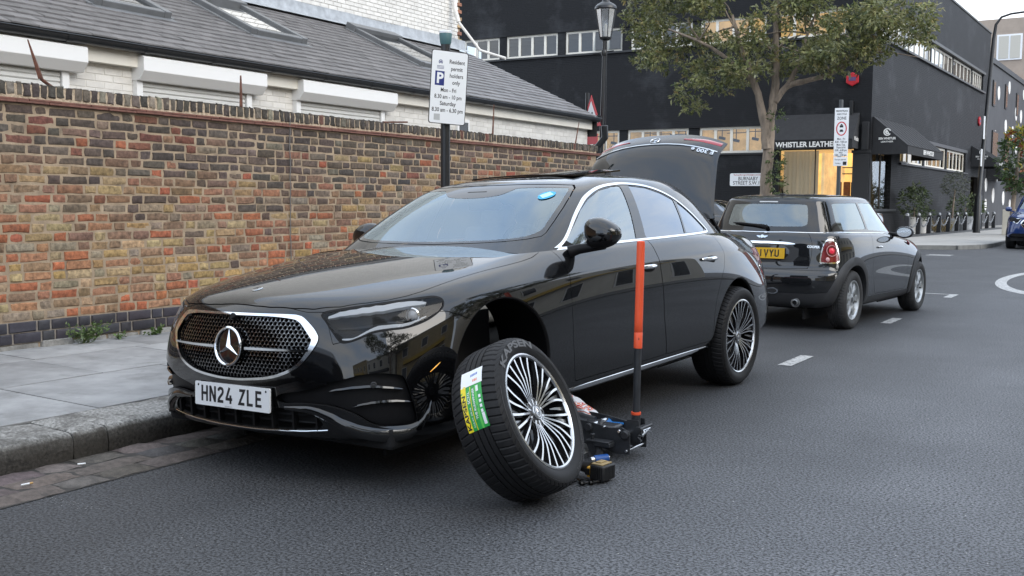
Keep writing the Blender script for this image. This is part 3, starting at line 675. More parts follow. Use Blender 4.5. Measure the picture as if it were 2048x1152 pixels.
wallbox(mb, F2, f0-.3, f1+.5, 1.06, 1.155, .002, .14)
mb.build('trim', m_black, bb, smooth=0, bevel=.01)
mb = MB(); o1 = F1 @ Vector((-21.5, 0, -14)); o2 = F1 @ Vector((0, 0, -14))
rf = [F1 @ Vector((-21.4, 0, -.25)), F1 @ Vector((-.25, 0, -.25)), F2 @ Vector((25.2, 0, -.3)), F2 @ Vector((25.2, 0, -14)), F1 @ Vector((-21.4, 0, -24))]
mb.add([q+Vector((0, 0, TOP-.3)) for q in rf], [tuple(range(5))]); mb.build('roof', m_black, bb, smooth=0)
# rooms : floor between the storeys, back wall, lit ceiling lamps
mb = MB()
wallbox(mb, F1, -21.4, -.4, 5.9, 6.1, -7, -.31); wallbox(mb, F1, -21.4, -7, 2.2, 11, -7.2, -7); wallbox(mb, F2, .4, 25.0, 5.9, 6.1, -6, -.31); wallbox(mb, F2, 8, 25.0, 0, 11, -6.2, -6)
wallbox(mb, F1, -21.4, -.4, 9.4, 9.5, -7, -.31); wallbox(mb, F1, -10.0, -.4, 4.75, 4.85, -6.9, -.31); mb.build('room', m_room, bb, smooth=0)
def window(F, u0, u1, z0, z1, n, lit=None, fr=.095, depth=-.14, openp=()):
    """white framed strip window of n panes; each pane's glass is one sheet"""
    mb = MB(); w_ = (u1-u0)/n
    wallbox(mb, F, u0, u1, z0, z0+fr, depth-.03, depth+.03); wallbox(mb, F, u0, u1, z1-fr, z1, depth-.03, depth+.03)
    for i in range(n+1):
        c = u0+w_*i; h = fr*(.6 if 0 < i < n else .5); c = min(max(c, u0+h), u1-h)
        wallbox(mb, F, c-h, c+h, z0+fr+.001, z1-fr-.001, depth-.03, depth+.029)
    wf = mb.build('window', m_cream, bb, smooth=0)
    mb = MB()
    for i in range(n):
        a, c = u0+w_*i+fr*.6, u0+w_*(i+1)-fr*.6; tl = .16 if i in openp else jit(.006)
        mb.add([F @ Vector(q) for q in [(a, z0+fr, depth+tl), (c, z0+fr, depth+tl), (c, z1-fr, depth+.0), (a, z1-fr, depth+.0)]], [(0, 1, 2, 3)])
    mb.build('pane', m_pane, wf, smooth=0, recalc=False)
    if lit is not None:
        mb = MB(); wallbox(mb, F, u0-.1, u1+.1, z0-.3, z1+.3, depth-.75, depth-.74); mb.build('lit_blind', lit, wf, smooth=0)
for i, (a, c) in enumerate(UL): window(F1, a, c, *UZ, 4, (m_lit if i > 3 else None), openp=((1,) if i == 0 else ((2, 3) if i == 2 else ())))
for i, (a, c) in enumerate(LL): window(F1, a, c, *LZ, 4, None)
for i, (a, c) in enumerate(FU): window(F2, a, c, *FUZ, 5)
for i, (a, c) in enumerate(FL): window(F2, a, c, *FLZ, 5, m_lit2)
# warm lit rooms of the ground floor behind the side street windows and the shop
mb = MB(); wallbox(mb, F1, -21.3, -7.1, 2.3, 4.7, -3.2, -3.1); wallbox(mb, F1, -7.0, -3.6, 2.3, 4.7, -2.2, -2.1); mb.build('lit_back_wall', pbr('lit_shop_wall', (.75, .55, .3), .8, emit=(1, .60, .22), estr=.46, var=.45, vscale=1.6), bb, smooth=0)
mb = MB()
for u in (-12.0, -11.1, -9.4, -8.9, -8.1, -7.8, -7.5, -6.2, -5.6, -4.8):
    z = 4.0+jit(.1); mb.tube([F1 @ Vector((u, z+.5, -1.4)), F1 @ Vector((u, z, -1.4))], .02, 5); mb.tube([F1 @ Vector((u-.13, z, -1.4)), F1 @ Vector((u+.13, z-.06, -1.4))], .06, 8)
    mb.tube([F1 @ Vector((u-.4, z+.28, -1.4)), F1 @ Vector((u+.45, z+.28, -1.4))], .018, 5)
mb.build('spot_rail', m_black, bb)
# folding grille behind the leftmost lit window
mb = MB()
for i in range(16):
    u = -10.95+i*.09; mb.tube([F1 @ Vector((u, 3.35, -.5)), F1 @ Vector((u+.2, 3.85, -.5))], .008, 4); mb.tube([F1 @ Vector((u+.2, 3.35, -.5)), F1 @ Vector((u, 3.85, -.5))], .008, 4)
mb.build('folding_grille', pbr('brass_grille', (.45, .34, .16), .5), bb)
# shop interior
SU0, SU1 = -3.42, -.6
mb = MB(); wallbox(mb, F1, SU0-.1, SU1+.0, .3, 3.42, -3.4, -3.3); mb.build('shop_back_wall', pbr('shop_wall', (.8, .6, .3), .8, emit=(1, .62, .20), estr=.66, var=.25, vscale=1.5), bb, smooth=0)
mb = MB(); wallbox(mb, F1, SU0-.1, SU1, .3, .5, -3.3, -.31); wallbox(mb, F1, SU0-.1, SU1, 3.42, 3.5, -3.3, -.31); wallbox(mb, F1, SU1, SU1+.05, .3, 3.42, -3.3, -.31); mb.build('shop_floor', pbr('shop_shell', (.6, .5, .35), .7, emit=(1, .66, .3), estr=.25), bb, smooth=0)
def curtain(F, u0, u1, z0, z1, d, mat, nm='curtain'):
    mb = MB(); n = int((u1-u0)/.035); vs = []
    for i in range(n+1):
        u = u0+(u1-u0)*i/n; dd = d+.035*math.sin(i*1.35)+.02*math.sin(i*.53)
        vs += [F @ Vector((u, z0, dd)), F @ Vector((u, z1, dd))]
    mb.add(vs, [(2*i, 2*i+2, 2*i+3, 2*i+1) for i in range(n)]); return mb.build(nm, mat, bb, smooth=60, recalc=False)
curtain(F1, SU0, -2.05, .5, 3.4, -.75, pbr('grey_curtain', (.42, .38, .31), .8, emit=(1, .85, .6), estr=.10))
curtain(F2, f0+.02, 1.9, 1.1, 3.3, -.6, pbr('warm_curtain', (.75, .6, .35), .8, emit=(1, .66, .28), estr=.55))
mb = MB(); wallbox(mb, F2, f0, f1+.3, .8, 3.3, -1.9, -1.8); mb.build('shop_back_wall', m_lit2, bb, smooth=0)
mb = MB()
for i in range(4):        # chairs hung with leather
    u = -1.95+i*.34; mb.box(F1 @ Vector((u, 1.75, -2.2)), (.27, .08, .95)); mb.box(F1 @ Vector((u, 1.2, -2.1)), (.27, .35, .10))
mb.build('leather_goods', pbr('brown_leather', (.14, .05, .025), .5, var=.4, vscale=5), bb, smooth=30, bevel=.03)
mb = MB()
for z in (2.55, 2.8): wallbox(mb, F1, -2.05, -.7, z, z+.035, -3.2, -2.9)
wallbox(mb, F1, -.98, -.92, .5, 2.2, -1.6, -1.55); wallbox(mb, F1, -.78, -.72, .5, 2.2, -1.6, -1.55); mb.build('shop_shelf', m_black, bb, smooth=0)
mb = MB(); wallbox(mb, F1, SU0, SU1, .55, 3.42, -.12, -.115); wallbox(mb, F2, f0, f1, 1.16, 3.31, -.12, -.115); mb.build('shop_window', glass('shop_glass', (.95, .95, .94), .35, minr=.02), bb, smooth=0)
mb = MB(); wallbox(mb, F1, -2.06, -2.02, .55, 3.42, -.15, -.09); wallbox(mb, F2, 1.95, 2.03, 1.16, 3.31, -.15, -.09); wallbox(mb, F2, 2.2, f1+.2, 1.16, 3.31, -.5, -.35); mb.build('shop_window_bar', m_black, bb, smooth=0)
# awnings
def awning(F, u0, u1, zt, zv, zb, out, n=10):
    name = 'awning'; mb = MB(); P = lambda u, z, d: F @ Vector((u, z, d))
    mb.add([P(u0, zt, .02), P(u1, zt, .02), P(u1, zv, out), P(u0, zv, out)], [(0, 1, 2, 3)])
    mb.add([P(u0, zv, out), P(u1, zv, out), P(u1, zb, out), P(u0, zb, out)], [(0, 1, 2, 3)])
    for u in (u0, u1): mb.add([P(u, zt, .02), P(u, zv, out), P(u, zb, out), P(u, zb, .02)], [(0, 1, 2, 3)])
    for i in range(1, n):
        u = u0+(u1-u0)*i/n; a, c = P(u, zt, .02), P(u, zv, out); mb.tube([a, c], .012, 5)
    mb.tube([P(u0, zv, out), P(u1, zv, out)], .02, 6); mb.tube([P(u0, zb, out), P(u1, zb, out)], .012, 6)
    return mb.build(name, m_bfabric, bb, smooth=30, recalc=False)
aw1 = awning(F1, -3.7, -.42, 4.75, 3.72, 3.40, 1.15, 1); aw2 = awning(F2, .2, 6.6, 4.62, 3.52, 3.2, 1.30); aw3 = awning(F2, 20.6, 24.4, 4.55, 3.75, 3.42, 1.25)
def sign_on(F, txts, mat=m_lettr, parent=bb, name='lettering'):
    mb = MB()
    for (t, u, z, d, size, bold, width, M2) in txts:
        M = F @ Matrix.Translation((u, z, d)) @ (M2 or Matrix.Identity(4)); put_text(mb, t, M, size, bold, 1, 'CENTER', 0, 0, width)
    return mb.build(name, mat, parent, smooth=0, recalc=False)
sign_on(F1, [('WHISTLER LEATHER', -2.10, 3.54, 1.16, .27, .008, 2.30, None)], parent=aw1)
def side_logo(F, u, z, d, k=1.0):
    """round swirl mark over two lines of lettering on an awning's end panel (local plane faces -X of F)"""
    M = F @ Matrix.Translation((u, z, d)) @ Matrix.Rotation(R_(-90), 4, 'Y')
    mb = MB(); ribbon(mb, arcpts(0, .34*k, .12*k, .12*k, 20, 330, 20), .04*k, M); ribbon(mb, arcpts(.0, .34*k, .06*k, .06*k, 100, 300, 10), .045*k, M); ribbon(mb, [(-.05*k, .28*k), (.0, .38*k), (.06*k, .27*k)], .035*k, M)
    put_text(mb, 'BEN WHISTLER', M, .11*k, .004, 1, 'CENTER', 0, .10*k, .62*k); put_text(mb, 'LEATHER', M, .075*k, .002, 1, 'CENTER', 0, -.02*k, .45*k)
    return mb
side_logo(F2, .2-.012, 3.68, .55).build('lettering', m_lettr, aw2, smooth=0, recalc=False)
side_logo(F2, 20.6-.012, 3.85, .55).build('lettering', m_lettr, aw3, smooth=0, recalc=False)
M = F1 @ Matrix.Translation((-.42+.012, 3.75, .5)) @ Matrix.Rotation(R_(90), 4, 'Y'); mb = MB(); put_text(mb, 'Whistler', M, .22, .004); mb.build('lettering', m_lettr, aw1, smooth=0, recalc=False)
sign_on(F2, [('BEN WHISTLER', 3.7, 3.36, 1.32, .24, .006, 1.9, None)], parent=aw2); sign_on(F2, [('BEN WHISTLER', 22.5, 3.58, 1.27, .24, .006, 1.6, None)], parent=aw3)
# alarm boxes
def alarm(F, u, z, r=.26):
    mb = MB(); mb.prism([(r*math.cos(R_(a)), r*math.sin(R_(a))) for a in range(30, 390, 60)], .002, .10, F @ Matrix.Translation((u, z, 0))); ab = mb.build('alarm_box', pbr('alarm_red', (.45, .015, .025), .4), bb, smooth=0, bevel=.02)
    mb = MB(); wallbox(mb, F @ Matrix.Translation((u, z, 0)), -r*.5, r*.5, -.06, .08, .101, .106); mb.build('label', pbr('alarm_label', (.10, .06, .16), .4), ab, smooth=0)
alarm(F1, -.72, 6.0); alarm(F2, 22.4, 5.97)
# white pipe bracket, corner downpipe, door, street name plate
mb = MB(); mb.tube([F2 @ Vector((.7, 7.45, .02)), F2 @ Vector((.7, 7.45, .35)), F2 @ Vector((.75, 7.50, .9))], .05, 8); mb.cyl(F2 @ Vector((.7, 7.45, .002)), F2 @ Vector((.7, 7.45, .05)), .10); mb.build('flue_pipe', m_wpaint, bb)
mb = MB(); wallbox(mb, F1, -.78, -.66, 3.4, 5.2, .002, .12); wallbox(mb, F1, -.30, -.05, 3.36, 4.4, .002, .18); mb.build('downpipe', m_black, bb, smooth=0, bevel=.015)
mb = MB(); wallbox(mb, F2, 20.8, 23.6, 0, 2.9, -.9, -.85); dr = mb.build('door', m_black, bb, smooth=0); mb = MB(); wallbox(mb, F2, 21.3, 22.2, .9, 2.6, -.845, -.84); mb.build('pane', m_lit2, dr, smooth=0)
sp = thing('street_name_plate', 'white street name plate with black lettering on the black wall behind the tree trunk', 'street sign', tuple(F1 @ Vector((-4.62, 2.28, .004))+K))
mb = MB(); c0 = F1 @ Vector((0, 0, 0)); pl = []
for cx, cy, a in ((.68, .19, 0), (-.68, .19, 90), (-.68, -.19, 180), (.68, -.19, 270)): pl += arcpts(cx, cy, .06, .06, a, a+90, 5)
mb.prism(pl, 0, .02, F1); mb.build('plate', m_white, sp, smooth=20)
mb = MB(); Mt = F1 @ Matrix.Translation((0, 0, .023)); put_text(mb, 'BURNABY', Mt, .20, .002, 1, 'CENTER', 0, .03, .80); put_text(mb, 'STREET S.W.10.', Mt, .20, .002, 1, 'CENTER', 0, -.14, 1.22); mb.build('lettering', pbr('plate_ink', (.05, .05, .05), .5), sp, smooth=0, recalc=False)
mb = MB(); put_text(mb, 'The Royal Borough of Kensington and Chelsea', Mt, .08, .001, 1, 'CENTER', 0, .185, 1.2); mb.build('lettering', pbr('plate_red', (.4, .04, .03), .5), sp, smooth=0, recalc=False)

# ------------------------------------------------------------------ dotted dark building further along
db = thing('dotted_building', 'dark grey building covered with large white painted dots beyond the corner building', 'building', tuple(K+D2*25.3))
mb = MB(); wallbox(mb, F2, .02, 45, 0, 9.6, -12, -.05); wallbox(mb, F2, .02, 45, 9.6, 9.9, -.5, .05); o = mb.build('wall', pbr('slate_grey_wall', (.045, .048, .054), .6, var=.2, vscale=.8, bump=.5, bscale=14), db, smooth=0)
mb = MB()
dots = []
for i in range(46):
    for t in range(30):
        u, z = rnd.uniform(.5, 40), rnd.uniform(.9, 9.2)
        if all((u-a)**2/4.5+(z-c)**2/1.3 > 1 for a, c in dots): dots.append((u, z)); break
for u, z in dots:
    r = rnd.uniform(.34, .46); M = F2 @ Matrix.Translation((u, z, -.046)); q = [(r*math.cos(2*math.pi*i/28), r*math.sin(2*math.pi*i/28)) for i in range(28)]; mb = MB(); mb.prism(q, 0, .03, M); mb.build('dot', m_lettr, db, smooth=0)
for u, z, w_, h in [(1.6, 7.2, .8, 1.5), (6.2, 7.4, .8, 1.5), (11, 7.3, .8, 1.5), (2.0, 3.9, 2.0, 1.9), (7.0, 3.9, 1.6, 1.9), (13, 3.9, 1.6, 1.9), (20, 3.9, 1.6, 1.9), (20, 7.3, .9, 1.5)]:
    mb = MB(); wallbox(mb, F2, u, u+w_, z, z+h, -.045, .02); f = mb.build('window', m_black, db, smooth=0); mb = MB(); wallbox(mb, F2, u+.1, u+w_-.1, z+.1, z+h-.1, .021, .025); mb.build('pane', pbr('warm_dark_pane', (.16, .15, .12), .15), f, smooth=0)
mb = MB(); P = lambda u, z, d: F2 @ Vector((u, z, d))
for u0, u1 in [(.6, 4.5), (9, 14)]:
    mb = MB(); mb.add([P(u0, 4.0, .02), P(u1, 4.0, .02), P(u1, 3.1, 1.2), P(u0, 3.1, 1.2), P(u0, 2.85, 1.2), P(u1, 2.85, 1.2), P(u0, 2.85, .02), P(u1, 2.85, .02)], [(0, 1, 2, 3), (3, 2, 5, 4), (0, 3, 4, 6), (1, 7, 5, 2)]); mb.build('awning', m_bfabric, db, smooth=0, recalc=False)
mb = MB(); wallbox(mb, F2, 9.0, 14, 2.6, 3.0, -.045, 1.0); mb.build('sign_board', m_black, db, smooth=0)
mb = MB(); put_text(mb, 'CORAL', F2 @ Matrix.Translation((10.5, 2.8, 1.003)), .4, .01); mb.build('lettering', m_lettr, db, smooth=0, recalc=False)
# far brick block under the sky
fb = thing('far_brick_block', 'distant beige panelled block above a red brick storey', 'building', (-7, 108, 0))
mb = MB(); mb.box((0, 8, 6.5), (22, 16, 13)); mb.build('wall', pbr('far_red_brick', (.30, .11, .08), .8, var=.2, vscale=1), fb, smooth=0)
mb = MB(); mb.box((-1, 8.2, 16.0), (22, 15, 6)); mb.box((5, 8, 19.7), (10, 12, 1.4)); mb.build('upper_storey', pbr('far_beige', (.36, .30, .25), .8, var=.12, vscale=1), fb, smooth=0)
for x in (-6, -2.4, 1.2, 4.8, 8):
    mb = MB(); mb.box((x, .66, 16.3), (2.2, .1, 2.4)); f = mb.build('window', m_white, fb, smooth=0); mb = MB(); mb.box((x-.5, .6, 16.3), (.85, .05, 2.1)); mb.box((x+.5, .6, 16.3), (.85, .05, 2.1)); mb.build('pane', pbr('far_pane', (.5, .48, .42), .2), f, smooth=0)
# ------------------------------------------------------------------ terrace on the other side of the road (seen mirrored in the paint and glass)
m_ybrick = pbr('pale_stock_brick', (.46, .36, .20), .8, var=.25, vscale=1.4, dirt=((.15, .12, .09), .56, 1.1, .5))
m_stucco = pbr('cream_stucco', (.62, .58, .50), .7, var=.1, vscale=1)
for bi, (y0, y1, h, mt_, lab) in enumerate([(-34, -16.5, 7.2, m_ybrick, 'yellow brick terrace block on the far side of the road furthest behind'), (-16, -3, 6.4, m_stucco, 'cream stucco terrace house on the far side of the road'), (-2.5, 9, 6.9, m_ybrick, 'yellow brick terrace block opposite the parked cars'), (13, 30, 7.6, m_stucco, 'cream stucco terrace block opposite the side street')]):
    t = thing('terrace_house', lab, 'building', (9.7, (y0+y1)/2, 0), group='terrace opposite')
    L_ = y1-y0; mb = MB(); mb.box((4, 0, h/2), (8, L_, h)); mb.build('wall', mt_, t, smooth=0)
    mb = MB(); mb.box((4, 0, h+.12), (8.2, L_+.02, .24)); mb.build('parapet', m_stucco, t, smooth=0)
    n = int(L_/3)
    for i in range(n):
        for zc, hh in ((4.9, 1.6), (1.6, 1.9)):
            if zc+hh/2 > h-.3: continue
            yy = -L_/2+L_*(i+.5)/n; mb = MB(); mb.box((-.02, yy, zc), (.06, 1.2, hh)); f = mb.build('window', m_wpaint, t, smooth=0); mb = MB(); mb.box((-.055, yy, zc), (.02, 1.0, hh-.2)); mb.build('pane', pbr('terrace_pane', (.03, .035, .04), .08), f, smooth=0)
    mb = MB(); mb.box((-.25, 0, 3.2), (.6, L_*.7, .5)); mb.build('shop_fascia', pbr('yellow_fascia', (.55, .36, .04), .5) if bi != 1 else m_black, t, smooth=0, bevel=.02)
# ================================================================== smooth shells cut into panels
def bmat(n, m):
    u = np.linspace(0, n-1, m); A = np.zeros((m, n+2))
    for i, x in enumerate(u):
        k = min(int(x), n-2); t = x-k
        A[i, k:k+4] += np.array([(1-t)**3, 3*t**3-6*t**2+4, -3*t**3+3*t**2+3*t+1, t**3])/6
    return A
class Patch:
    def __init__(s, P, N, F): s.P, s.N, s.F = P, N, F
    def copy(s): return Patch(s.P.copy(), s.N.copy(), list(s.F))
def evalgrid(C, mw, mv, seam=(True, True)):
    """half shell from a cage C[w][v]=(s,t,z); first and last columns lie on the mirror plane t=0"""
    C = np.asarray(C, float); nw, nv, _ = C.shape; mir = np.array([1, -1, 1])
    a = C[:, 1:2]*mir if seam[0] else 2*C[:, :1]-C[:, 1:2]; b = C[:, -2:-1]*mir if seam[1] else 2*C[:, -1:]-C[:, -2:-1]
    G = np.einsum('iv,wvk->wik', bmat(nv, mv), np.concatenate([a, C, b], 1))
    Q = np.concatenate([2*G[:1]-G[1:2], G, 2*G[-1:]-G[-2:-1]], 0)
    return np.einsum('jw,wik->jik', bmat(nw, mw), Q)
def grid_patch(G):
    nw, nv, _ = G.shape
    gv = np.gradient(G, axis=1); gw = np.gradient(G, axis=0)
    # mirror aware derivative at the seam
    for c, o in ((0, 1), (-1, -2)):
        if abs(G[:, c, 1]).max() < 1e-6: gv[:, c] = (0, 1 if c == 0 else -1, 0)
    Nn = np.cross(gw, gv); ln = np.linalg.norm(Nn, axis=2, keepdims=True); Nn = Nn/np.where(ln < 1e-12, 1, ln)
    Nn[(ln < 1e-12)[..., 0]] = (0, 0, 1)
    idx = np.arange(nw*nv).reshape(nw, nv)
    F = np.stack([idx[:-1, :-1], idx[:-1, 1:], idx[1:, 1:], idx[1:, :-1]], 2).reshape(-1, 4).tolist()
    return Patch(G.reshape(-1, 3), Nn.reshape(-1, 3), [tuple(f) for f in F])
def clip(p, d):
    """keep the part of patch p where scalar d >= 0, cutting faces along d = 0"""
    keep = d >= 0; P, Nn = [p.P], [p.N]; n0 = len(p.P); cut = {}; addP = []; addN = []; F = []
    for f in p.F:
        k = [keep[i] for i in f]
        if all(k): F.append(f); continue
        if not any(k): continue
        out = []
        for a in range(len(f)):
            i, j = f[a], f[(a+1) % len(f)]
            if keep[i]: out.append(i)
            if keep[i] != keep[j]:
                key = (i, j) if i < j else (j, i)
                if key not in cut:
                    t = d[i]/(d[i]-d[j]); cut[key] = n0+len(addP)
                    addP.append(p.P[i]+(p.P[j]-p.P[i])*t); addN.append(p.N[i]+(p.N[j]-p.N[i])*t)
                out.append(cut[key])
        if len(out) > 2: F.append(tuple(out))
    if addP: P.append(np.array(addP)); Nn.append(np.array(addN))
    P = np.concatenate(P); Nn = np.concatenate(Nn); Nn = Nn/np.maximum(1e-9, np.linalg.norm(Nn, axis=1, keepdims=True))
    return compact(Patch(P, Nn, F))
def compact(p):
    used = sorted({i for f in p.F for i in f}); mp = {o: n for n, o in enumerate(used)}
    return Patch(p.P[used], p.N[used], [tuple(mp[i] for i in f) for f in p.F])
def crv(pts, n=6, closed=True):
    """catmull-rom through 2-D points"""
    P = np.array(pts, float); k = len(P); out = []
    for i in range(k if closed else k-1):
        g = (lambda j: P[j % k]) if closed else (lambda j: P[min(max(j, 0), k-1)])
        a, b, c, d = g(i-1), g(i), g(i+1), g(i+2)
        for t in np.arange(n)/n: out.append(.5*((2*b)+(-a+c)*t+(2*a-5*b+4*c-d)*t*t+(-a+3*b-3*c+d)*t**3))
    if not closed: out.append(P[-1])
    return np.array(out)
def sdpoly(X, Y, poly):
    """signed distance to a polygon, positive inside"""
    poly = np.asarray(poly, float); q = np.stack([X, Y], 1); best = np.full(len(q), 1e9); ins = np.zeros(len(q), bool)
    for a, b in zip(poly, np.roll(poly, -1, 0)):
        e = b-a; w_ = q-a; t = np.clip((w_@e)/max(1e-12, e@e), 0, 1); dd = w_-t[:, None]*e; best = np.minimum(best, (dd**2).sum(1))
        c = (a[1] <= q[:, 1]) != (b[1] <= q[:, 1])
        with np.errstate(divide='ignore', invalid='ignore'): ins ^= c & (q[:, 0] < (b[0]-a[0])*(q[:, 1]-a[1])/(b[1]-a[1])+a[0])
    return np.sqrt(best)*np.where(ins, 1, -1)
def offs(p, d): return Patch(p.P+p.N*d, p.N, p.F)
def mirror(p): return Patch(p.P*[1, -1, 1], p.N*[1, -1, 1], [f[::-1] for f in p.F])
def join(*ps):
    P, Nn, F, o = [], [], [], 0
    for p in ps:
        P.append(p.P); Nn.append(p.N); F += [tuple(i+o for i in f) for f in p.F]; o += len(p.P)
    return Patch(np.concatenate(P), np.concatenate(Nn), F)
def both(p): return join(p, mirror(p))
def patch_obj(name, parts, parent):
    """parts: list of (patch, material) -> one mesh with exact surface normals; (s,t,z) becomes local (t,s,z)"""
    V, Nn, F, MI, mats, o = [], [], [], [], [], 0
    for p, mt in parts:
        if not len(p.F): continue
        if mt not in mats: mats.append(mt)
        k = mats.index(mt); P = p.P[:, [1, 0, 2]]; n = p.N[:, [1, 0, 2]]
        for f in p.F:
            q = P[list(f)]; c = np.zeros(3)
            for a in range(len(f)): c += np.cross(q[a-1], q[a])
            if c @ n[list(f)].sum(0) < 0: f = f[::-1]
            F.append(tuple(i+o for i in f)); MI.append(k)
        V.append(P); Nn.append(n); o += len(P)
    V = np.concatenate(V); Nn = np.concatenate(Nn)
    me = bpy.data.meshes.new(name); me.from_pydata(V.tolist(), [], F)
    for q in mats: me.materials.append(q)
    me.polygons.foreach_set('material_index', MI); me.shade_smooth()
    me.normals_split_custom_set_from_vertices(Nn.tolist()); me.update()
    ob_ = bpy.data.objects.new(name, me); COL.objects.link(ob_); ob_.parent = parent
    return ob_
class Surf:
    """nearest-surface lookup on a sampled shell"""
    def __init__(s, *G): s.P = np.concatenate([g.P for g in G]); s.N = np.concatenate([g.N for g in G])
    def at(s, fx, a, b, win=None):
        """point whose 2-D image fx(P) is nearest to (a,b), interpolated"""
        X, Y = fx(s.P); d = (X-a)**2+(Y-b)**2
        if win is not None: d = np.where(win(s.P), d, 1e9)
        i = np.argpartition(d, 8)[:8]; w_ = 1/(d[i]+1e-7); w_ /= w_.sum()
        p = (s.P[i]*w_[:, None]).sum(0); n = (s.N[i]*w_[:, None]).sum(0)
        return p, n/np.linalg.norm(n)
def L3(p): return Vector((p[1], p[0], p[2]))
FRONT = lambda P: (P[:, 0]+P[:, 1], P[:, 2])      # perimeter coordinate u=s+t and height
SIDE = lambda P: (P[:, 0], P[:, 2])
TOPV = lambda P: (P[:, 0], P[:, 1])

# paint and trim materials
def paint(name, col, flake=.0):
    mt, N, L, b = nodes(name); b.inputs['Base Color'].default_value = (*col, 1); b.inputs['Roughness'].default_value = .45; b.inputs['Metallic'].default_value = flake
    b.inputs['Coat Weight'].default_value = 1; b.inputs['Coat Roughness'].default_value = .015; b.inputs['Coat IOR'].default_value = 1.68; b.inputs['Specular IOR Level'].default_value = .03
    tc = N.new('ShaderNodeTexCoord'); n = N.new('ShaderNodeTexNoise'); n.inputs['Scale'].default_value = 5; n.inputs['Detail'].default_value = 5; L.new(tc.outputs['Object'], n.inputs['Vector'])
    mr = N.new('ShaderNodeMapRange'); mr.inputs['From Min'].default_value = .4; mr.inputs['From Max'].default_value = .8; mr.inputs['To Min'].default_value = .004; mr.inputs['To Max'].default_value = .025
    L.new(n.outputs['Fac'], mr.inputs['Value']); L.new(mr.outputs[0], b.inputs['Coat Roughness'])
    return mt
m_pblack = paint('black_car_paint', (.0022, .0023, .0028)); m_pmini = paint('black_metallic_paint', (.012, .013, .015), .3); m_pblue = paint('blue_car_paint', (.012, .035, .14), .3)
m_gloss = pbr('gloss_black_trim', (.006, .006, .007), .06, coat=.6)
m_plast = pbr('dark_plastic', (.007, .007, .008), .5, spec=.22, bump=.12, bscale=300)
m_plast2 = pbr('grey_plastic', (.030, .031, .034), .6, var=.1)
m_void = pbr('wheel_well_dark', (.008, .008, .009), .9)
m_rubber = pbr('tyre_rubber', (.011, .011, .012), .6, spec=.3, var=.2, vscale=30, bump=.2, bscale=250, bdist=.001)
m_rubw = pbr('worn_tyre_rubber', (.034, .034, .035), .75, var=.3, vscale=14, bump=.2, bscale=200, dirt=((.09, .085, .078), .58, 12, .5))
m_alloy = pbr('machined_alloy', (.66, .67, .68), .24, metal=1)
m_alloyk = pbr('black_alloy', (.012, .012, .013), .22, coat=.5)
m_alloyg = pbr('grey_alloy', (.30, .31, .32), .3, metal=.8)
m_disc = pbr('brake_disc', (.33, .32, .31), .32, metal=1, var=.2)
m_wind = glass('windscreen_glass', (.80, .85, .86), 1.5, rcol=(.76, .90, 1.0), minr=.13)
m_sideg = glass('side_glass', (.76, .80, .82), 1.4, rcol=(.88, .96, 1), minr=.22)
m_privg = glass('privacy_glass', (.06, .062, .07), 1.4, rcol=(.86, .92, 1), minr=.18)
m_lens = glass('lamp_lens', (.94, .95, .96), .50, minr=.0)
m_redl = pbr('red_lens', (.30, .010, .022), .08, coat=1)
m_seat = pbr('seat_cream', (.62, .59, .54), .7, var=.1); m_seatd = pbr('seat_dark', (.04, .04, .042), .7)
m_plate = pbr('plate_white', (.80, .81, .82), .3); m_platey = pbr('plate_yellow', (.72, .42, .015), .3)
m_glint = pbr('glint_orange', (.8, .32, .01), .2, emit=(1, .5, .05), estr=.35)  # glowing orange standing in for a glint reflected in the bumper
m_silver = pbr('silver_trim', (.62, .66, .70), .12, metal=1)

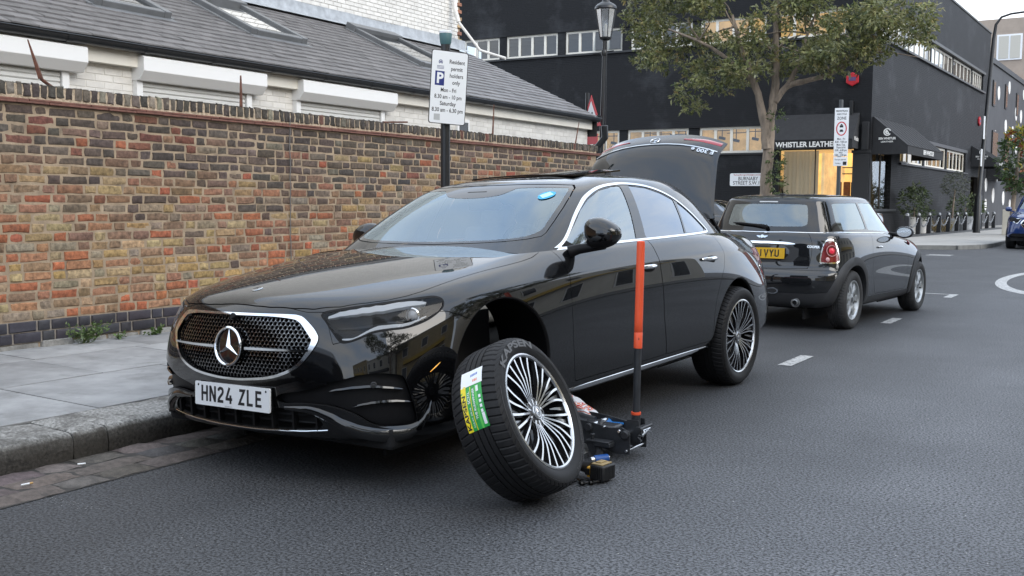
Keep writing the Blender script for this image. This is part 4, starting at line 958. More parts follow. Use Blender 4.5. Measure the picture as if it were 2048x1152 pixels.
# ------------------------------------------------------------------ wheels (axis = local +X, face outwards)
def wheel_parts(parent, rt=.352, wt=.245, rr=.262, rim='turbine', worn=False, disc=True, pitches=64):
    AX = Matrix(((0, 0, 1, 0), (1, 0, 0, 0), (0, 1, 0, 0), (0, 0, 0, 1)))     # lathe Z -> local X
    sw = rt-rr; g = [.27, .42, .58, .73]
    prof = [(rr-.012, -.012), (rr+.004, -.002), (rr+sw*.22, .008), (rr+sw*.5, .012), (rr+sw*.74, .006), (rr+sw*.88, -.006), (rt-.008, -.016), (rt-.003, -.026)]
    tread = []
    x0, x1 = -.026, -wt+.034
    for a, b in zip([0]+g, g+[1]):
        ga = .016 if a > 0 else 0; gb = .016 if b < 1 else 0
        for q in (a+ga, (a+b)/2, b-gb): tread.append((rt+.0012*(1-(2*q-1)**2)-(.0008 if q in (0, 1) else 0), x0+(x1-x0)*q))
        if b < 1: tread += [(rt-.006, x0+(x1-x0)*(b-.012)), (rt-.006, x0+(x1-x0)*(b+.012))]
    back = [(r, -wt+.008-(x+.0)) for r, x in prof][::-1]
    full = prof+tread[1:-1]+back
    nT = len(full); sub = 6; n = pitches*sub; vs = []
    for j in range(n):
        th = 2*math.pi*j/n; ph = j % sub
        for k, (r, h) in enumerate(full):
            rr_ = r
            if r > rt-.016 and (k < 11 or k > nT-12):
                if ph == 0: rr_ = r-.0045
            q = 0
            if r > rt-.016: q = .55*(h+wt/2)/wt*(1 if h > -wt/2 else -1)*.25       # slant of the sipes
            vs.append(Vector((h, rr_*math.cos(th+q), rr_*math.sin(th+q))))
    fs = [(j*nT+k, j*nT+k+1, ((j+1) % n)*nT+k+1, ((j+1) % n)*nT+k) for j in range(n) for k in range(nT-1)]
    mb = MB(); mb.add(vs, fs); mb.build('tyre', m_rubw if worn else m_rubber, parent, smooth=28)
    mb = MB(); mb.m = 0
    if rim == 'turbine':
        mb.lathe([(rr-.004, -.012), (rr+.003, -.006), (rr+.001, -.001), (rr-.006, .001), (rr-.013, -.003), (rr-.016, -.012)], AX, 72)
        mb.m = 1; mb.lathe([(rr-.016, -.012), (rr-.020, -.05), (rr-.028, -.10), (rr-.03, -wt+.03), (rr-.004, -wt+.012)], AX, 48)
        ns = 25
        for k in range(ns):
            g_ = k//5; gc = 2*math.pi*(g_*5+2)/ns; th1 = 2*math.pi*k/ns; th0 = gc+(th1-gc)*.70; R0, R1 = .052, rr-.011
            pts = []
            for i in range(9):
                f = i/8; r = R0+(R1-R0)*f; th = th0+(th1-th0)*(f**1.5)+.030*math.sin(math.pi*f)
                x = -.030+.024*min(1, f*1.9)**.8; pts.append((r, th, x, .0034+.0022*f+.0022*max(0, .3-f)))
            face, side = [], []
            for (r, th, x, hw) in pts:
                c = Vector((0, math.cos(th), math.sin(th))); t_ = Vector((0, -math.sin(th), math.cos(th))); X = Vector((1, 0, 0))
                p = c*r+X*x; dp = .020
                face += [p+t_*hw, p-t_*hw]; side += [p+t_*(hw+.0012)-X*.0008, p+t_*(hw+.004)-X*dp, p-t_*(hw+.004)-X*dp, p-t_*(hw+.0012)-X*.0008]
            mb.m = 0; mb.add(face, [(2*i, 2*i+1, 2*i+3, 2*i+2) for i in range(8)])
            mb.m = 1; mb.add(side, [(4*i+a, 4*i+(a+1), 4*i+4+(a+1), 4*i+4+a) for i in range(8) for a in range(3)])
            # recessed grey blade between two spokes
            thm = 2*math.pi*(k+.5)/ns; mb.m = 2; q = []
            for r, hw, x in ((.145, .002, -.034), (.19, .0055, -.028), (rr-.018, .0075, -.024)):
                c = Vector((0, math.cos(thm+.06*(1-(r-.14)/.11)), math.sin(thm+.06*(1-(r-.14)/.11)))); t_ = Vector((0, -c.z, c.y)); q += [c*r+t_*hw+Vector((x, 0, 0)), c*r-t_*hw+Vector((x, 0, 0))]
            mb.add(q, [(0, 1, 3, 2), (2, 3, 5, 4)])
        mb.m = 1; mb.lathe([(.080, -.052), (.076, -.034), (.062, -.030), (.036, -.029)], AX, 40)
        for k in range(5):
            th = 2*math.pi*(k*5+4.5)/ns; c = Vector((-.0285, .056*math.cos(th), .056*math.sin(th))); mb.m = 1; mb.lathe([(.0125, -.0), (.0125, .0012), (.009, .0012), (.0085, -.012)], Matrix.Translation(c) @ AX, 14)
        mb.m = 0
        for k in range(5):
            th = 2*math.pi*(k*5+2)/ns
            for sg in (-1, 1):
                a = th+sg*.32; q = []
                for r, dth in ((.034, .10), (.070, .05)):
                    for e in (-1, 1): an = a+e*dth; q.append(Vector((-.0275, r*math.cos(an), r*math.sin(an))))
                mb.add(q, [(0, 1, 3, 2)])
        mb.m = 2; mb.lathe([(.036, -.030), (.035, -.022), (.031, -.020), (.0, -.020)], AX, 32)
        mb.m = 0; mb.lathe([(.034, -.0215), (.0325, -.0185), (.030, -.0195)], AX, 32)
        Mc = Matrix.Translation((-.0195, 0, 0)) @ Matrix(((0, 0, 1, 0), (1, 0, 0, 0), (0, 1, 0, 0), (0, 0, 0, 1)))
        mb.m = 0; star3(mb, Mc, .020, .004, .003)
        mb.m = 0; ribbon(mb, [(.021*math.cos(2*math.pi*i/24), .021*math.sin(2*math.pi*i/24)) for i in range(24)], .003, Mc @ Matrix.Translation((0, 0, .002)), True)
        mats = [m_alloy, m_alloyk, m_alloyg]
    else:     # round-hole alloy of the small hatchback
        mb.lathe([(rr-.004, -.014), (rr+.003, -.008), (rr, -.002), (rr-.012, -.004), (rr-.02, -.02), (rr-.03, -.05)], AX, 48)
        mb.m = 1; mb.lathe([(rr-.02, -.04), (rr-.03, -.12), (rr-.02, -wt+.02)], AX, 40)
        ns = 7; mb.m = 0
        for k in range(ns):
            th = 2*math.pi*k/ns; q = []
            for (r, hw, x) in ((.05, .028, -.020), (.085, .019, -.016), (.12, .021, -.014), (.15, .032, -.016), (rr-.012, .052, -.020)):
                c = Vector((0, math.cos(th), math.sin(th))); t_ = Vector((0, -c.z, c.y)); X = Vector((1, 0, 0)); q += [c*r+t_*hw+X*(x-.02), c*r+t_*(hw-.006)+X*x, c*r-t_*(hw-.006)+X*x, c*r-t_*hw+X*(x-.02)]
            mb.add(q, [(4*i+a, 4*i+a+1, 4*i+5+a, 4*i+4+a) for i in range(4) for a in range(3)])
        mb.lathe([(.068, -.05), (.062, -.018), (.035, -.014), (0, -.013)], AX, 32); mb.m = 1; mb.lathe([(.030, -.0125), (.028, -.011), (0, -.011)], AX, 24)
        mb.lathe([(rr-.03, -.10), (.0, -.10)], AX, 32)
        mats = [pbr('worn_silver_alloy', (.52, .53, .53), .34, metal=.85, var=.15), m_alloyk]
    mb.build('rim', mats, parent, smooth=35, recalc=False)
    if disc:
        mb = MB(); mb.lathe([(.175, -.078), (.175, -.10), (.08, -.10), (.08, -.078), (.175, -.078)], AX, 48); mb.build('brake_disc', m_disc, parent, smooth=30)
        mb = MB(); mb.box((-.085, .13, .08), (.06, .09, .16), Matrix.Rotation(R_(-30), 3, 'X')); mb.build('brake_caliper', pbr('caliper', (.10, .10, .105), .5), parent, smooth=0, bevel=.012)
def star3(mb, M, R, wd, hgt):
    """raised three-pointed star in the local XY plane"""
    for k in range(3):
        a = R_(90+120*k); tip = Vector((R*math.cos(a), R*math.sin(a), 0)); l = Vector((wd*math.cos(a+R_(60)), wd*math.sin(a+R_(60)), 0)); r = Vector((wd*math.cos(a-R_(60)), wd*math.sin(a-R_(60)), 0)); c = Vector((0, 0, hgt))
        mb.add([M @ q for q in (tip, l, c, r)], [(0, 1, 2), (0, 2, 3)])
# ================================================================== black saloon
BODY = np.array([[(0.16,0,0.255),(0.17,0.28,0.255),(0.22,0.54,0.255),(0.33,0.7,0.255),(0.5,0.8,0.255),(0.66,0.83,0.255),(0.95,0.83,0.24),(1.4,0.8,0.23),(1.95,0.8,0.225),(2.5,0.8,0.22),(3.1,0.8,0.22),(3.75,0.82,0.23),(4.25,0.82,0.25),(4.55,0.78,0.27),(4.7,0.66,0.28),(4.78,0.48,0.28),(4.8,0.26,0.28),(4.8,0,0.28)],
[(0.055,0,0.265),(0.065,0.3,0.265),(0.13,0.59,0.265),(0.25,0.77,0.262),(0.43,0.875,0.26),(0.62,0.905,0.26),(0.95,0.905,0.26),(1.4,0.885,0.26),(1.95,0.885,0.26),(2.5,0.885,0.26),(3.1,0.885,0.26),(3.75,0.9,0.26),(4.25,0.895,0.27),(4.62,0.83,0.29),(4.8,0.69,0.3),(4.88,0.5,0.3),(4.91,0.27,0.3),(4.915,0,0.3)],
[(0.03,0,0.38),(0.04,0.3,0.38),(0.11,0.59,0.38),(0.23,0.775,0.38),(0.42,0.88,0.38),(0.62,0.915,0.38),(0.95,0.925,0.38),(1.4,0.915,0.38),(1.95,0.912,0.38),(2.5,0.912,0.38),(3.1,0.912,0.38),(3.75,0.925,0.38),(4.25,0.91,0.38),(4.63,0.845,0.4),(4.83,0.7,0.41),(4.92,0.51,0.41),(4.95,0.27,0.41),(4.955,0,0.41)],
[(0.02,0,0.52),(0.03,0.3,0.52),(0.1,0.585,0.52),(0.225,0.77,0.52),(0.42,0.878,0.52),(0.62,0.915,0.52),(0.95,0.938,0.52),(1.4,0.935,0.52),(1.95,0.93,0.52),(2.5,0.93,0.52),(3.1,0.93,0.52),(3.75,0.938,0.52),(4.25,0.912,0.51),(4.63,0.845,0.52),(4.84,0.7,0.53),(4.93,0.51,0.53),(4.955,0.27,0.53),(4.96,0,0.53)],
[(0.025,0,0.65),(0.038,0.3,0.65),(0.115,0.58,0.65),(0.25,0.76,0.65),(0.44,0.87,0.65),(0.63,0.912,0.65),(0.95,0.942,0.66),(1.4,0.945,0.66),(1.95,0.943,0.66),(2.5,0.942,0.66),(3.1,0.942,0.66),(3.75,0.945,0.66),(4.25,0.905,0.63),(4.62,0.825,0.63),(4.84,0.7,0.64),(4.92,0.51,0.64),(4.95,0.27,0.64),(4.955,0,0.64)],
[(0.04,0,0.75),(0.056,0.3,0.75),(0.14,0.57,0.75),(0.285,0.74,0.75),(0.475,0.856,0.76),(0.66,0.903,0.765),(0.95,0.935,0.775),(1.4,0.946,0.78),(1.95,0.946,0.78),(2.5,0.945,0.78),(3.1,0.945,0.78),(3.75,0.945,0.78),(4.25,0.885,0.742),(4.6,0.79,0.74),(4.83,0.705,0.75),(4.91,0.51,0.75),(4.935,0.27,0.75),(4.94,0,0.75)],
[(0.065,0,0.83),(0.082,0.295,0.828),(0.172,0.56,0.825),(0.325,0.72,0.825),(0.52,0.833,0.835),(0.7,0.883,0.85),(0.97,0.915,0.865),(1.4,0.935,0.872),(1.95,0.94,0.875),(2.5,0.938,0.875),(3.1,0.938,0.88),(3.75,0.93,0.885),(4.25,0.848,0.835),(4.58,0.75,0.83),(4.82,0.695,0.845),(4.9,0.5,0.845),(4.92,0.265,0.845),(4.925,0,0.845)],
[(0.105,0,0.893),(0.125,0.29,0.888),(0.22,0.545,0.876),(0.385,0.7,0.88),(0.585,0.805,0.893),(0.77,0.85,0.908),(1.02,0.872,0.925),(1.41,0.9,0.94),(1.95,0.918,0.945),(2.5,0.92,0.945),(3.1,0.918,0.95),(3.75,0.901,0.955),(4.25,0.795,0.908),(4.545,0.705,0.895),(4.79,0.655,0.93),(4.87,0.49,0.935),(4.9,0.26,0.94),(4.905,0,0.94)],
[(0.19,0,0.932),(0.215,0.275,0.927),(0.31,0.51,0.918),(0.475,0.655,0.923),(0.67,0.755,0.937),(0.84,0.805,0.951),(1.08,0.83,0.968),(1.42,0.865,0.982),(1.95,0.893,0.988),(2.5,0.898,0.99),(3.1,0.895,0.995),(3.75,0.867,1),(4.25,0.742,0.958),(4.5,0.665,0.945),(4.74,0.615,0.98),(4.82,0.47,0.985),(4.85,0.25,0.988),(4.855,0,0.989)],
[(0.62,0,1.01),(0.64,0.22,1.008),(0.72,0.41,1),(0.83,0.545,0.992),(0.96,0.65,0.992),(1.06,0.72,0.998),(1.2,0.765,1.005),(1.44,0.83,1.015),(1.95,0.873,1.018),(2.5,0.878,1.02),(3.1,0.875,1.024),(3.75,0.838,1.026),(4.25,0.705,0.99),(4.43,0.63,0.972),(4.58,0.58,0.997),(4.64,0.43,1.001),(4.66,0.23,1.003),(4.665,0,1.004)],
[(1.47,0,1.066),(1.46,0.22,1.064),(1.42,0.42,1.055),(1.37,0.57,1.044),(1.33,0.67,1.035),(1.31,0.725,1.03),(1.34,0.755,1.03),(1.48,0.8,1.035),(1.95,0.848,1.036),(2.5,0.853,1.038),(3.1,0.85,1.042),(3.75,0.805,1.039),(4.25,0.672,1.015),(4.34,0.59,0.992),(4.39,0.53,1.002),(4.4,0.38,1.005),(4.41,0.2,1.007),(4.41,0,1.008)]])
mid_row = BODY[6]*.52+BODY[7]*.48; mid_row[5:13, 1] += .0075; mid_row[1:5, 0] -= .006; BODY = np.insert(BODY, 7, mid_row, axis=0)      # tightens the shoulder line
GH = np.array([[(1.5,0,1.045),(1.48,0.3,1.042),(1.47,0.56,1.03),(1.475,0.695,1.018),(1.53,0.79,1.003),(1.9,0.842,1.005),(2.5,0.848,1.008),(3.1,0.845,1.012),(3.75,0.81,1.03),(4.18,0.655,0.985),(4.36,0.47,1),(4.41,0.25,1.005),(4.42,0,1.006)],
[(1.66,0,1.153),(1.65,0.3,1.15),(1.635,0.545,1.138),(1.65,0.665,1.126),(1.72,0.752,1.118),(1.98,0.805,1.12),(2.5,0.812,1.12),(3.1,0.808,1.125),(3.66,0.76,1.125),(4,0.645,1.1),(4.16,0.465,1.105),(4.21,0.25,1.11),(4.22,0,1.111)],
[(1.825,0,1.27),(1.815,0.29,1.265),(1.81,0.515,1.252),(1.84,0.62,1.238),(1.93,0.702,1.228),(2.1,0.752,1.24),(2.52,0.762,1.242),(3.08,0.755,1.245),(3.57,0.705,1.245),(3.83,0.605,1.235),(3.96,0.445,1.24),(4,0.24,1.245),(4.01,0,1.246)],
[(1.985,0,1.376),(1.98,0.28,1.371),(2,0.48,1.354),(2.05,0.575,1.34),(2.14,0.645,1.332),(2.25,0.688,1.352),(2.56,0.7,1.36),(3.05,0.692,1.36),(3.44,0.65,1.355),(3.66,0.565,1.362),(3.75,0.42,1.372),(3.79,0.23,1.376),(3.8,0,1.377)],
[(2.1,0,1.424),(2.105,0.27,1.42),(2.12,0.44,1.409),(2.185,0.53,1.396),(2.29,0.59,1.396),(2.36,0.628,1.415),(2.6,0.638,1.423),(3,0.63,1.423),(3.32,0.59,1.415),(3.52,0.52,1.415),(3.6,0.39,1.418),(3.63,0.21,1.42),(3.64,0,1.421)],
[(2.21,0,1.442),(2.22,0.24,1.44),(2.25,0.37,1.433),(2.32,0.45,1.425),(2.42,0.5,1.43),(2.48,0.525,1.443),(2.64,0.535,1.449),(2.95,0.525,1.449),(3.2,0.49,1.444),(3.36,0.44,1.441),(3.44,0.33,1.442),(3.47,0.18,1.443),(3.48,0,1.444)],
[(2.6,0,1.472),(2.6,0.12,1.471),(2.61,0.2,1.47),(2.63,0.25,1.469),(2.66,0.28,1.469),(2.7,0.3,1.47),(2.75,0.31,1.47),(2.85,0.3,1.47),(2.92,0.28,1.47),(2.98,0.25,1.47),(3,0.2,1.47),(3.01,0.12,1.47),(3.02,0,1.47)],
[(2.78,0,1.474),(2.78,0,1.474),(2.78,0,1.474),(2.78,0,1.474),(2.78,0,1.474),(2.78,0,1.474),(2.78,0,1.474),(2.78,0,1.474),(2.78,0,1.474),(2.78,0,1.474),(2.78,0,1.474),(2.78,0,1.474),(2.78,0,1.474)]])
mds, mdt = Vector((.05028, .99874, .0234)), Vector((.99874, -.05028, .0317))
o0 = Vector((-3.6108, 3.3062, -.0234*3.81+.0317*.8))
X_ = mdt.normalized(); Y_ = (mds-X_*mds.dot(X_)).normalized(); Z_ = X_.cross(Y_)
Mm = Matrix((X_, Y_, Z_)).transposed().to_4x4(); Mm.translation = o0
car = thing('saloon_car', 'glossy black saloon car with its boot lid open and one front wheel off', 'car', mat=Mm)
GB = evalgrid(BODY, 150, 330); GG = evalgrid(GH, 110, 240)
pb = grid_patch(GB); pg = grid_patch(GG); SB = Surf(pb); SG = Surf(pg)
def cutout(p, fx, poly, gap, win=None):
    """(inside, outside) of a polygon with a gap of 2*gap between"""
    d = sdpoly(*fx(p.P), poly)
    if win is not None: d = np.where(win(p.P), d, -np.abs(d)-.02)
    return clip(p, d-gap), clip(p, -d-gap)
grille_p = crv([(-.3, .829), (0, .829), (.30, .829), (.46, .827), (.505, .822), (.535, .811), (.588, .770), (.610, .742), (.614, .731), (.603, .704), (.541, .644), (.457, .588), (.321, .546), (.146, .526), (0, .522), (-.2, .53)], 5)
head_p = crv([(.639, .832), (.757, .851), (1.028, .869), (1.30, .882), (1.375, .880), (1.420, .862), (1.405, .824), (1.30, .780), (1.167, .755), (1.05, .750), (.949, .742), (.866, .720), (.796, .706), (.745, .708), (.700, .751), (.664, .793)], 5)
intake_p = crv([(.34, .470), (.529, .500), (.692, .536), (.864, .566), (1.00, .568), (1.09, .558), (1.135, .540), (1.172, .46), (1.200, .375), (1.205, .335), (1.180, .315), (1.10, .312), (1.016, .322), (.913, .345), (.812, .390), (.671, .425), (.508, .434), (.36, .430)], 5)
low_p = crv([(-.1, .415), (.30, .412), (.46, .405), (.56, .385), (.615, .350), (.60, .325), (.50, .316), (.25, .306), (0, .302), (-.1, .302)], 5)
hood_p = [(-.05, -.2), (.098, -.2), (.094, .0), (.094, .12), (.100, .215), (.122, .34), (.153, .44), (.216, .545), (.30, .625), (.372, .680), (.46, .722), (.54, .745), (.64, .758), (.755, .768), (.98, .787), (1.15, .802), (1.267, .809), (1.36, .808), (1.44, .794), (1.50, .765), (1.54, .715), (1.53, .66), (1.485, .5), (1.50, -.2)]
hood_p = hood_p[1:]
fr_win = lambda P: P[:, 0] < .8
up_win = lambda P: P[:, 2] > .80
def shrink(poly, d):
    P = np.array(poly); n = len(P); out = []
    ar = sum(P[i][0]*P[(i+1) % n][1]-P[(i+1) % n][0]*P[i][1] for i in range(n))
    for i in range(n):
        t = P[(i+1) % n]-P[i-1]; t = t/max(1e-9, np.hypot(*t)); nn = np.array([-t[1], t[0]])*(1 if ar > 0 else -1); out.append(P[i]+nn*d)
    return np.array(out)
# cut order: hood, openings, headlight, arches, doors
hood, rest = cutout(pb, TOPV, hood_p, .0018, up_win)
gr_in, rest = cutout(rest, FRONT, grille_p, 0, lambda P: P[:, 0] < .5)
he_in, rest = cutout(rest, FRONT, head_p, .001, fr_win)
in_in, rest = cutout(rest, FRONT, intake_p, 0, fr_win)
lo_in, rest = cutout(rest, FRONT, low_p, 0, fr_win)
AF, RF, AR, RR = (.940, .462), .383, (3.785, .325), .395
def arch(p, c, r): return clip(p, np.where(abs(p.P[:, 0]-c[0]) < .8, np.hypot(p.P[:, 0]-c[0], p.P[:, 2]-c[1])-r, 1))
rest = arch(arch(rest, AF, RF), AR, RR)
deck_p = [(4.40, -.2), (4.40, .44), (4.43, .50), (4.60, .52), (4.72, .50), (4.80, .42), (4.82, -.2)]
deck, rest = cutout(rest, TOPV, deck_p, 0, lambda P: P[:, 2] > .90)
dF = [(1.553, 1.20), (1.553, .957), (1.528, .86), (1.528, .70), (1.545, .55), (1.575, .42), (1.605, .325), (2.70, .318), (2.655, .45), (2.612, .569), (2.590, .72), (2.566, .869), (2.560, 1.2)]
dR = [(2.564, 1.2), (2.570, .869), (2.594, .72), (2.616, .569), (2.659, .45), (2.704, .318), (3.39, .318), (3.375, .42), (3.372, .52), (3.40, .62), (3.455, .72), (3.52, .80), (3.555, .88), (3.56, .963), (3.545, 1.2)]
sd_win = lambda P: (P[:, 0] > 1.2) & (P[:, 0] < 4) & (P[:, 1] > .6)
doorF, rest = cutout(rest, SIDE, dF, .0018, sd_win)
doorR, rest = cutout(rest, SIDE, dR, .0018, sd_win)
# bumper seam: ahead of a line from the lamp tip to the front arch
bump, rest = cutout(rest, FRONT, [(-.5, 1.0), (.55, .838), (.66, .838), (.70, .70), (1.38, .815), (1.44, .812), (1.60, .765), (1.75, .70), (1.75, .0), (-.5, .0)], .0015, lambda P: P[:, 0] < .72)
lampR, rest = cutout(rest, SIDE, [(4.40, .845), (4.50, .885), (4.75, .885), (5.1, .88), (5.1, .77), (4.72, .75), (4.48, .765)], .001, lambda P: (P[:, 0] > 4.2))
liner = offs(arch(arch(pb, AF, RF+.01), AR, RR+.01), -.012)
for fx, po, wn in ((FRONT, grille_p, lambda P: P[:, 0] < .5), (FRONT, head_p, fr_win), (FRONT, intake_p, fr_win), (FRONT, low_p, fr_win), (TOPV, deck_p, lambda P: P[:, 2] > .90)):
    liner = cutout(liner, fx, po, -.004, wn)[1]
patch_obj('body', [(both(rest), m_pblack), (both(liner), m_void)], car)
patch_obj('bonnet', [(both(hood), m_pblack)], car)
patch_obj('front_bumper', [(both(bump), m_pblack)], car)
for nm, p in (('front_door', doorF), ('rear_door', doorR)):
    for f in (lambda q: q, mirror): patch_obj(nm, [(f(p), m_pblack)], car)
doors = [o for o in car.children if 'door' in o.name]
for f in (lambda q: q, mirror): patch_obj('tail_lamp', [(f(lampR), m_redl)], car)
# --- grille : chrome frame, honeycomb with small bright stars, bar and emblem
def ring(fx, src, outer, inner, off, win): 
    a = cutout(src, fx, outer, 0, win)[0]; return offs(cutout(a, fx, inner, 0, win)[1], off)
inner_g = crv([(-.3, .818), (0, .818), (.30, .818), (.45, .809), (.500, .795), (.535, .762), (.566, .727), (.570, .714), (.524, .655), (.449, .600), (.318, .558), (.146, .537), (0, .533), (-.2, .541)], 5)
gw = lambda P: P[:, 0] < .5
gfine = grid_patch(evalgrid(BODY[4:8, :6], 90, 160, (True, False))) if False else pb
fr_ = ring(FRONT, pb, grille_p, inner_g, .006, gw)
og = patch_obj('grille', [(both(offs(gr_in, -.034)), m_void)], car)
patch_obj('grille_frame', [(both(fr_), m_chrome)], og)
def gpt(t, z, off):
    p, n = SB.at(lambda P: (P[:, 1], P[:, 2]), abs(t), z, lambda P: P[:, 0] < .45)
    p = p+n*off; n = n.copy()
    if t < 0: p = p*[1, -1, 1]; n = n*[1, -1, 1]
    return L3(p), L3(n)
hx, hz = .0235, .0205; mb = MB(); ms = MB()
ip = np.array(inner_g)
rowi = 0; z = .525
cells = []
while z < .83:
    t = -.60+(hx/2 if rowi % 2 else 0)
    while t < .60: cells.append((t, z)); t += hx
    z += hz*.86; rowi += 1
cu = np.array([(abs(t)+gpt(t, z_, 0)[0].y, z_) for t, z_ in cells]); cd = sdpoly(cu[:, 0], cu[:, 1], ip)
for (t, z_), d in zip(cells, cd):
    if d < -.004: continue
    c, n = gpt(t, z_, -.012); ex = Vector((1, 0, 0)); ex = (ex-n*ex.dot(n)).normalized(); ez = n.cross(ex); ez = ez if ez.z > 0 else -ez
    q = []
    for k in range(6):
        a = R_(30+60*k); e = ex*math.cos(a)+ez*math.sin(a); q += [c+e*.0134, c+e*.0104, c+e*.0098-n*.020]
    mb.add(q, [(3*k, 3*((k+1) % 6), 3*((k+1) % 6)+1, 3*k+1) for k in range(6)]+[(3*k+1, 3*((k+1) % 6)+1, 3*((k+1) % 6)+2, 3*k+2) for k in range(6)])
    if d > .006:
        s = c+ez*.0125+n*.003
        for k in range(3):
            a = R_(90+120*k); e = ex*math.cos(a)+ez*math.sin(a); f = ex*math.cos(a+1.57)+ez*math.sin(a+1.57)
            ms.add([s+e*.0075, s+f*.0017-e*.0012, s-f*.0017-e*.0012], [(0, 1, 2)])
mb.build('grille_mesh', m_gloss, og, smooth=0, recalc=False); ms.build('grille_stars', pbr('dim_chrome', (.42, .43, .44), .25, metal=1), og, smooth=0, recalc=False)
zs = .676; pc, nc = SB.at(lambda P: (P[:, 1], P[:, 2]), 0, zs, lambda P: P[:, 0] < .3); nc = np.array([nc[0], 0, nc[2]]); nc /= np.linalg.norm(nc)
Me = frame(L3(pc)+L3(nc)*.012, (-1, 0, 0), Vector((0, 0, 1)).cross(Vector((-1, 0, 0))) if False else (0, .12, 1))
# emblem frame: local Z points forward
ez = L3(nc).normalized(); exx = Vector((-1, 0, 0)) if ez.y > 0 else Vector((1, 0, 0)); ey = ez.cross(exx); Me = Matrix((exx, ey, ez)).transposed().to_4x4(); Me.translation = L3(pc)+ez*.010
mb = MB(); mb.lathe([(.082, -.02), (.080, -.004), (.0, -.002)], Me, 48); em = mb.build('emblem', m_gloss, car, smooth=30)
mb = MB(); mb.tube([Me @ Vector((.0865*math.cos(2*math.pi*i/56), .0865*math.sin(2*math.pi*i/56), .002)) for i in range(56)], .0072, 10, closed=True); star3(mb, Me @ Matrix.Translation((0, 0, .0)), .083, .0145, .014); mb.build('emblem_star', m_chrome, em, smooth=25)
for sg in (-1, 1):
    mb = MB(); a = [.105, .18, .28, .38, .455]
    vs = []
    for t in a:
        c, n = gpt(sg*t, zs-.004+.0*t, .002); k = 1-.25*(t-.1)/.36
        vs += [c+Vector((0, 0, .011*k))-n*.006, c+Vector((0, 0, .006*k))+n*.008, c-Vector((0, 0, .006*k))+n*.008, c-Vector((0, 0, .011*k))-n*.006]
    mb.add(vs, [(4*i+j, 4*i+j+1, 4*i+5+j, 4*i+4+j) for i in range(4) for j in range(3)]); mb.build('grille_bar', m_chrome, og, smooth=25)
c, n = gpt(0, .812, .004); mb = MB(); mb.lathe([(.016, -.02), (.016, .006), (.011, .010), (0, .010)], frame(c, n.orthogonal(), n.cross(n.orthogonal())), 20); mb.build('camera_pod', m_plast, car)
# bonnet badge
p, n = SB.at(TOPV, .214, 0, lambda P: P[:, 2] > .85); n3 = Vector((0, n[0], n[2])); Mb = Matrix((Vector((1, 0, 0)), n3.cross(Vector((1, 0, 0))), n3)).transposed().to_4x4(); Mb.translation = L3(p)
mb = MB(); mb.lathe([(.027, -.001), (.027, .002), (.024, .003), (0, .003)], Mb, 32); bd = mb.build('bonnet_badge', m_silver, car, smooth=30); mb = MB(); star3(mb, Mb @ Matrix.Translation((0, 0, .0032)), .015, .003, .0012); mb.lathe([(.0165, .0031), (.0185, .0040), (.0185, .0031)], Mb, 24); mb.build('star', m_ink, bd, smooth=0)
# --- headlights
for f, sg in ((lambda q: q, 1), (mirror, -1)):
    hl = patch_obj('headlight', [(f(offs(he_in, -.060)), m_void)], car)
    inn = cutout(he_in, FRONT, head_p, .004, fr_win)[0]
    bent = he_in.N.copy(); bent[:, 2] -= .16; bent[:, 1] -= .10; bent /= np.linalg.norm(bent, axis=1, keepdims=True); he2 = Patch(he_in.P, bent, he_in.F)
    patch_obj('lens', [(f(he2), m_lens)], hl); patch_obj('lens_rim', [(f(offs(cutout(he_in, FRONT, shrink(head_p, .009), 0, fr_win)[1], .0012)), m_void)], hl)
    # daytime strip under the top edge, lower blade along the wavy bottom edge
    def strip(name, path, w0, off, mt, taper=True):
        vs = []; k = len(path)
        for i, (u, z_) in enumerate(path):
            p, n = SB.at(FRONT, u, z_, fr_win); fz = w0*(1 if not taper else (1-.75*abs(2*i/(k-1)-1)**2))
            q = p+n*off
            a, b_, c_ = q.copy(), q.copy(), q.copy()-n*.02; a[2] += fz/2; b_[2] -= fz/2; c_[2] -= fz/2
            for w_ in (a, b_, c_):
                if sg < 0: w_[1] *= -1
                vs.append(L3(w_))
        mb = MB(); mb.add(vs, [(3*i+j, 3*i+j+1, 3*i+4+j, 3*i+3+j) for i in range(k-1) for j in range(2)]); return mb.build(name, mt, hl, smooth=40)
    strip('daytime_strip', crv([(.672, .815), (.78, .834), (1.02, .851), (1.22, .862), (1.31, .860)], 6, False), .026, -.008, pbr('drl_white', (.85, .88, .92), .2, coat=1))
    strip('lower_blade', crv([(.755, .722), (.83, .722), (.90, .742), (.97, .762), (1.06, .768), (1.18, .774), (1.30, .80)], 6, False), .018, -.006, MATS['drl_white'])
    strip('inner_shelf', crv([(.72, .775), (.85, .780), (1.0, .792), (1.2, .806), (1.33, .832)], 6, False), .010, -.045, m_plast2)
    p, n = SB.at(FRONT, 1.235, .825, fr_win); q = p-n*.045
    if sg < 0: q = q*[1, -1, 1]; n = n*[1, -1, 1]
    n = np.array([-1, .25*sg, 0])*.9; nz3 = L3(n).normalized(); Mh = frame(L3(q), nz3.orthogonal(), nz3.cross(nz3.orthogonal()))
    mb = MB(); mb.lathe([(.036, -.03), (.036, .012), (.031, .017), (.028, .012)], Mh, 28); mb.build('projector_ring', m_chrome, hl, smooth=30); mb = MB(); mb.lathe([(.028, .006), (.021, .016), (.010, .022), (0, .023)], Mh, 24); mb.build('projector', pbr('projector_glass', (.25, .27, .30), .05, coat=1), hl, smooth=60)
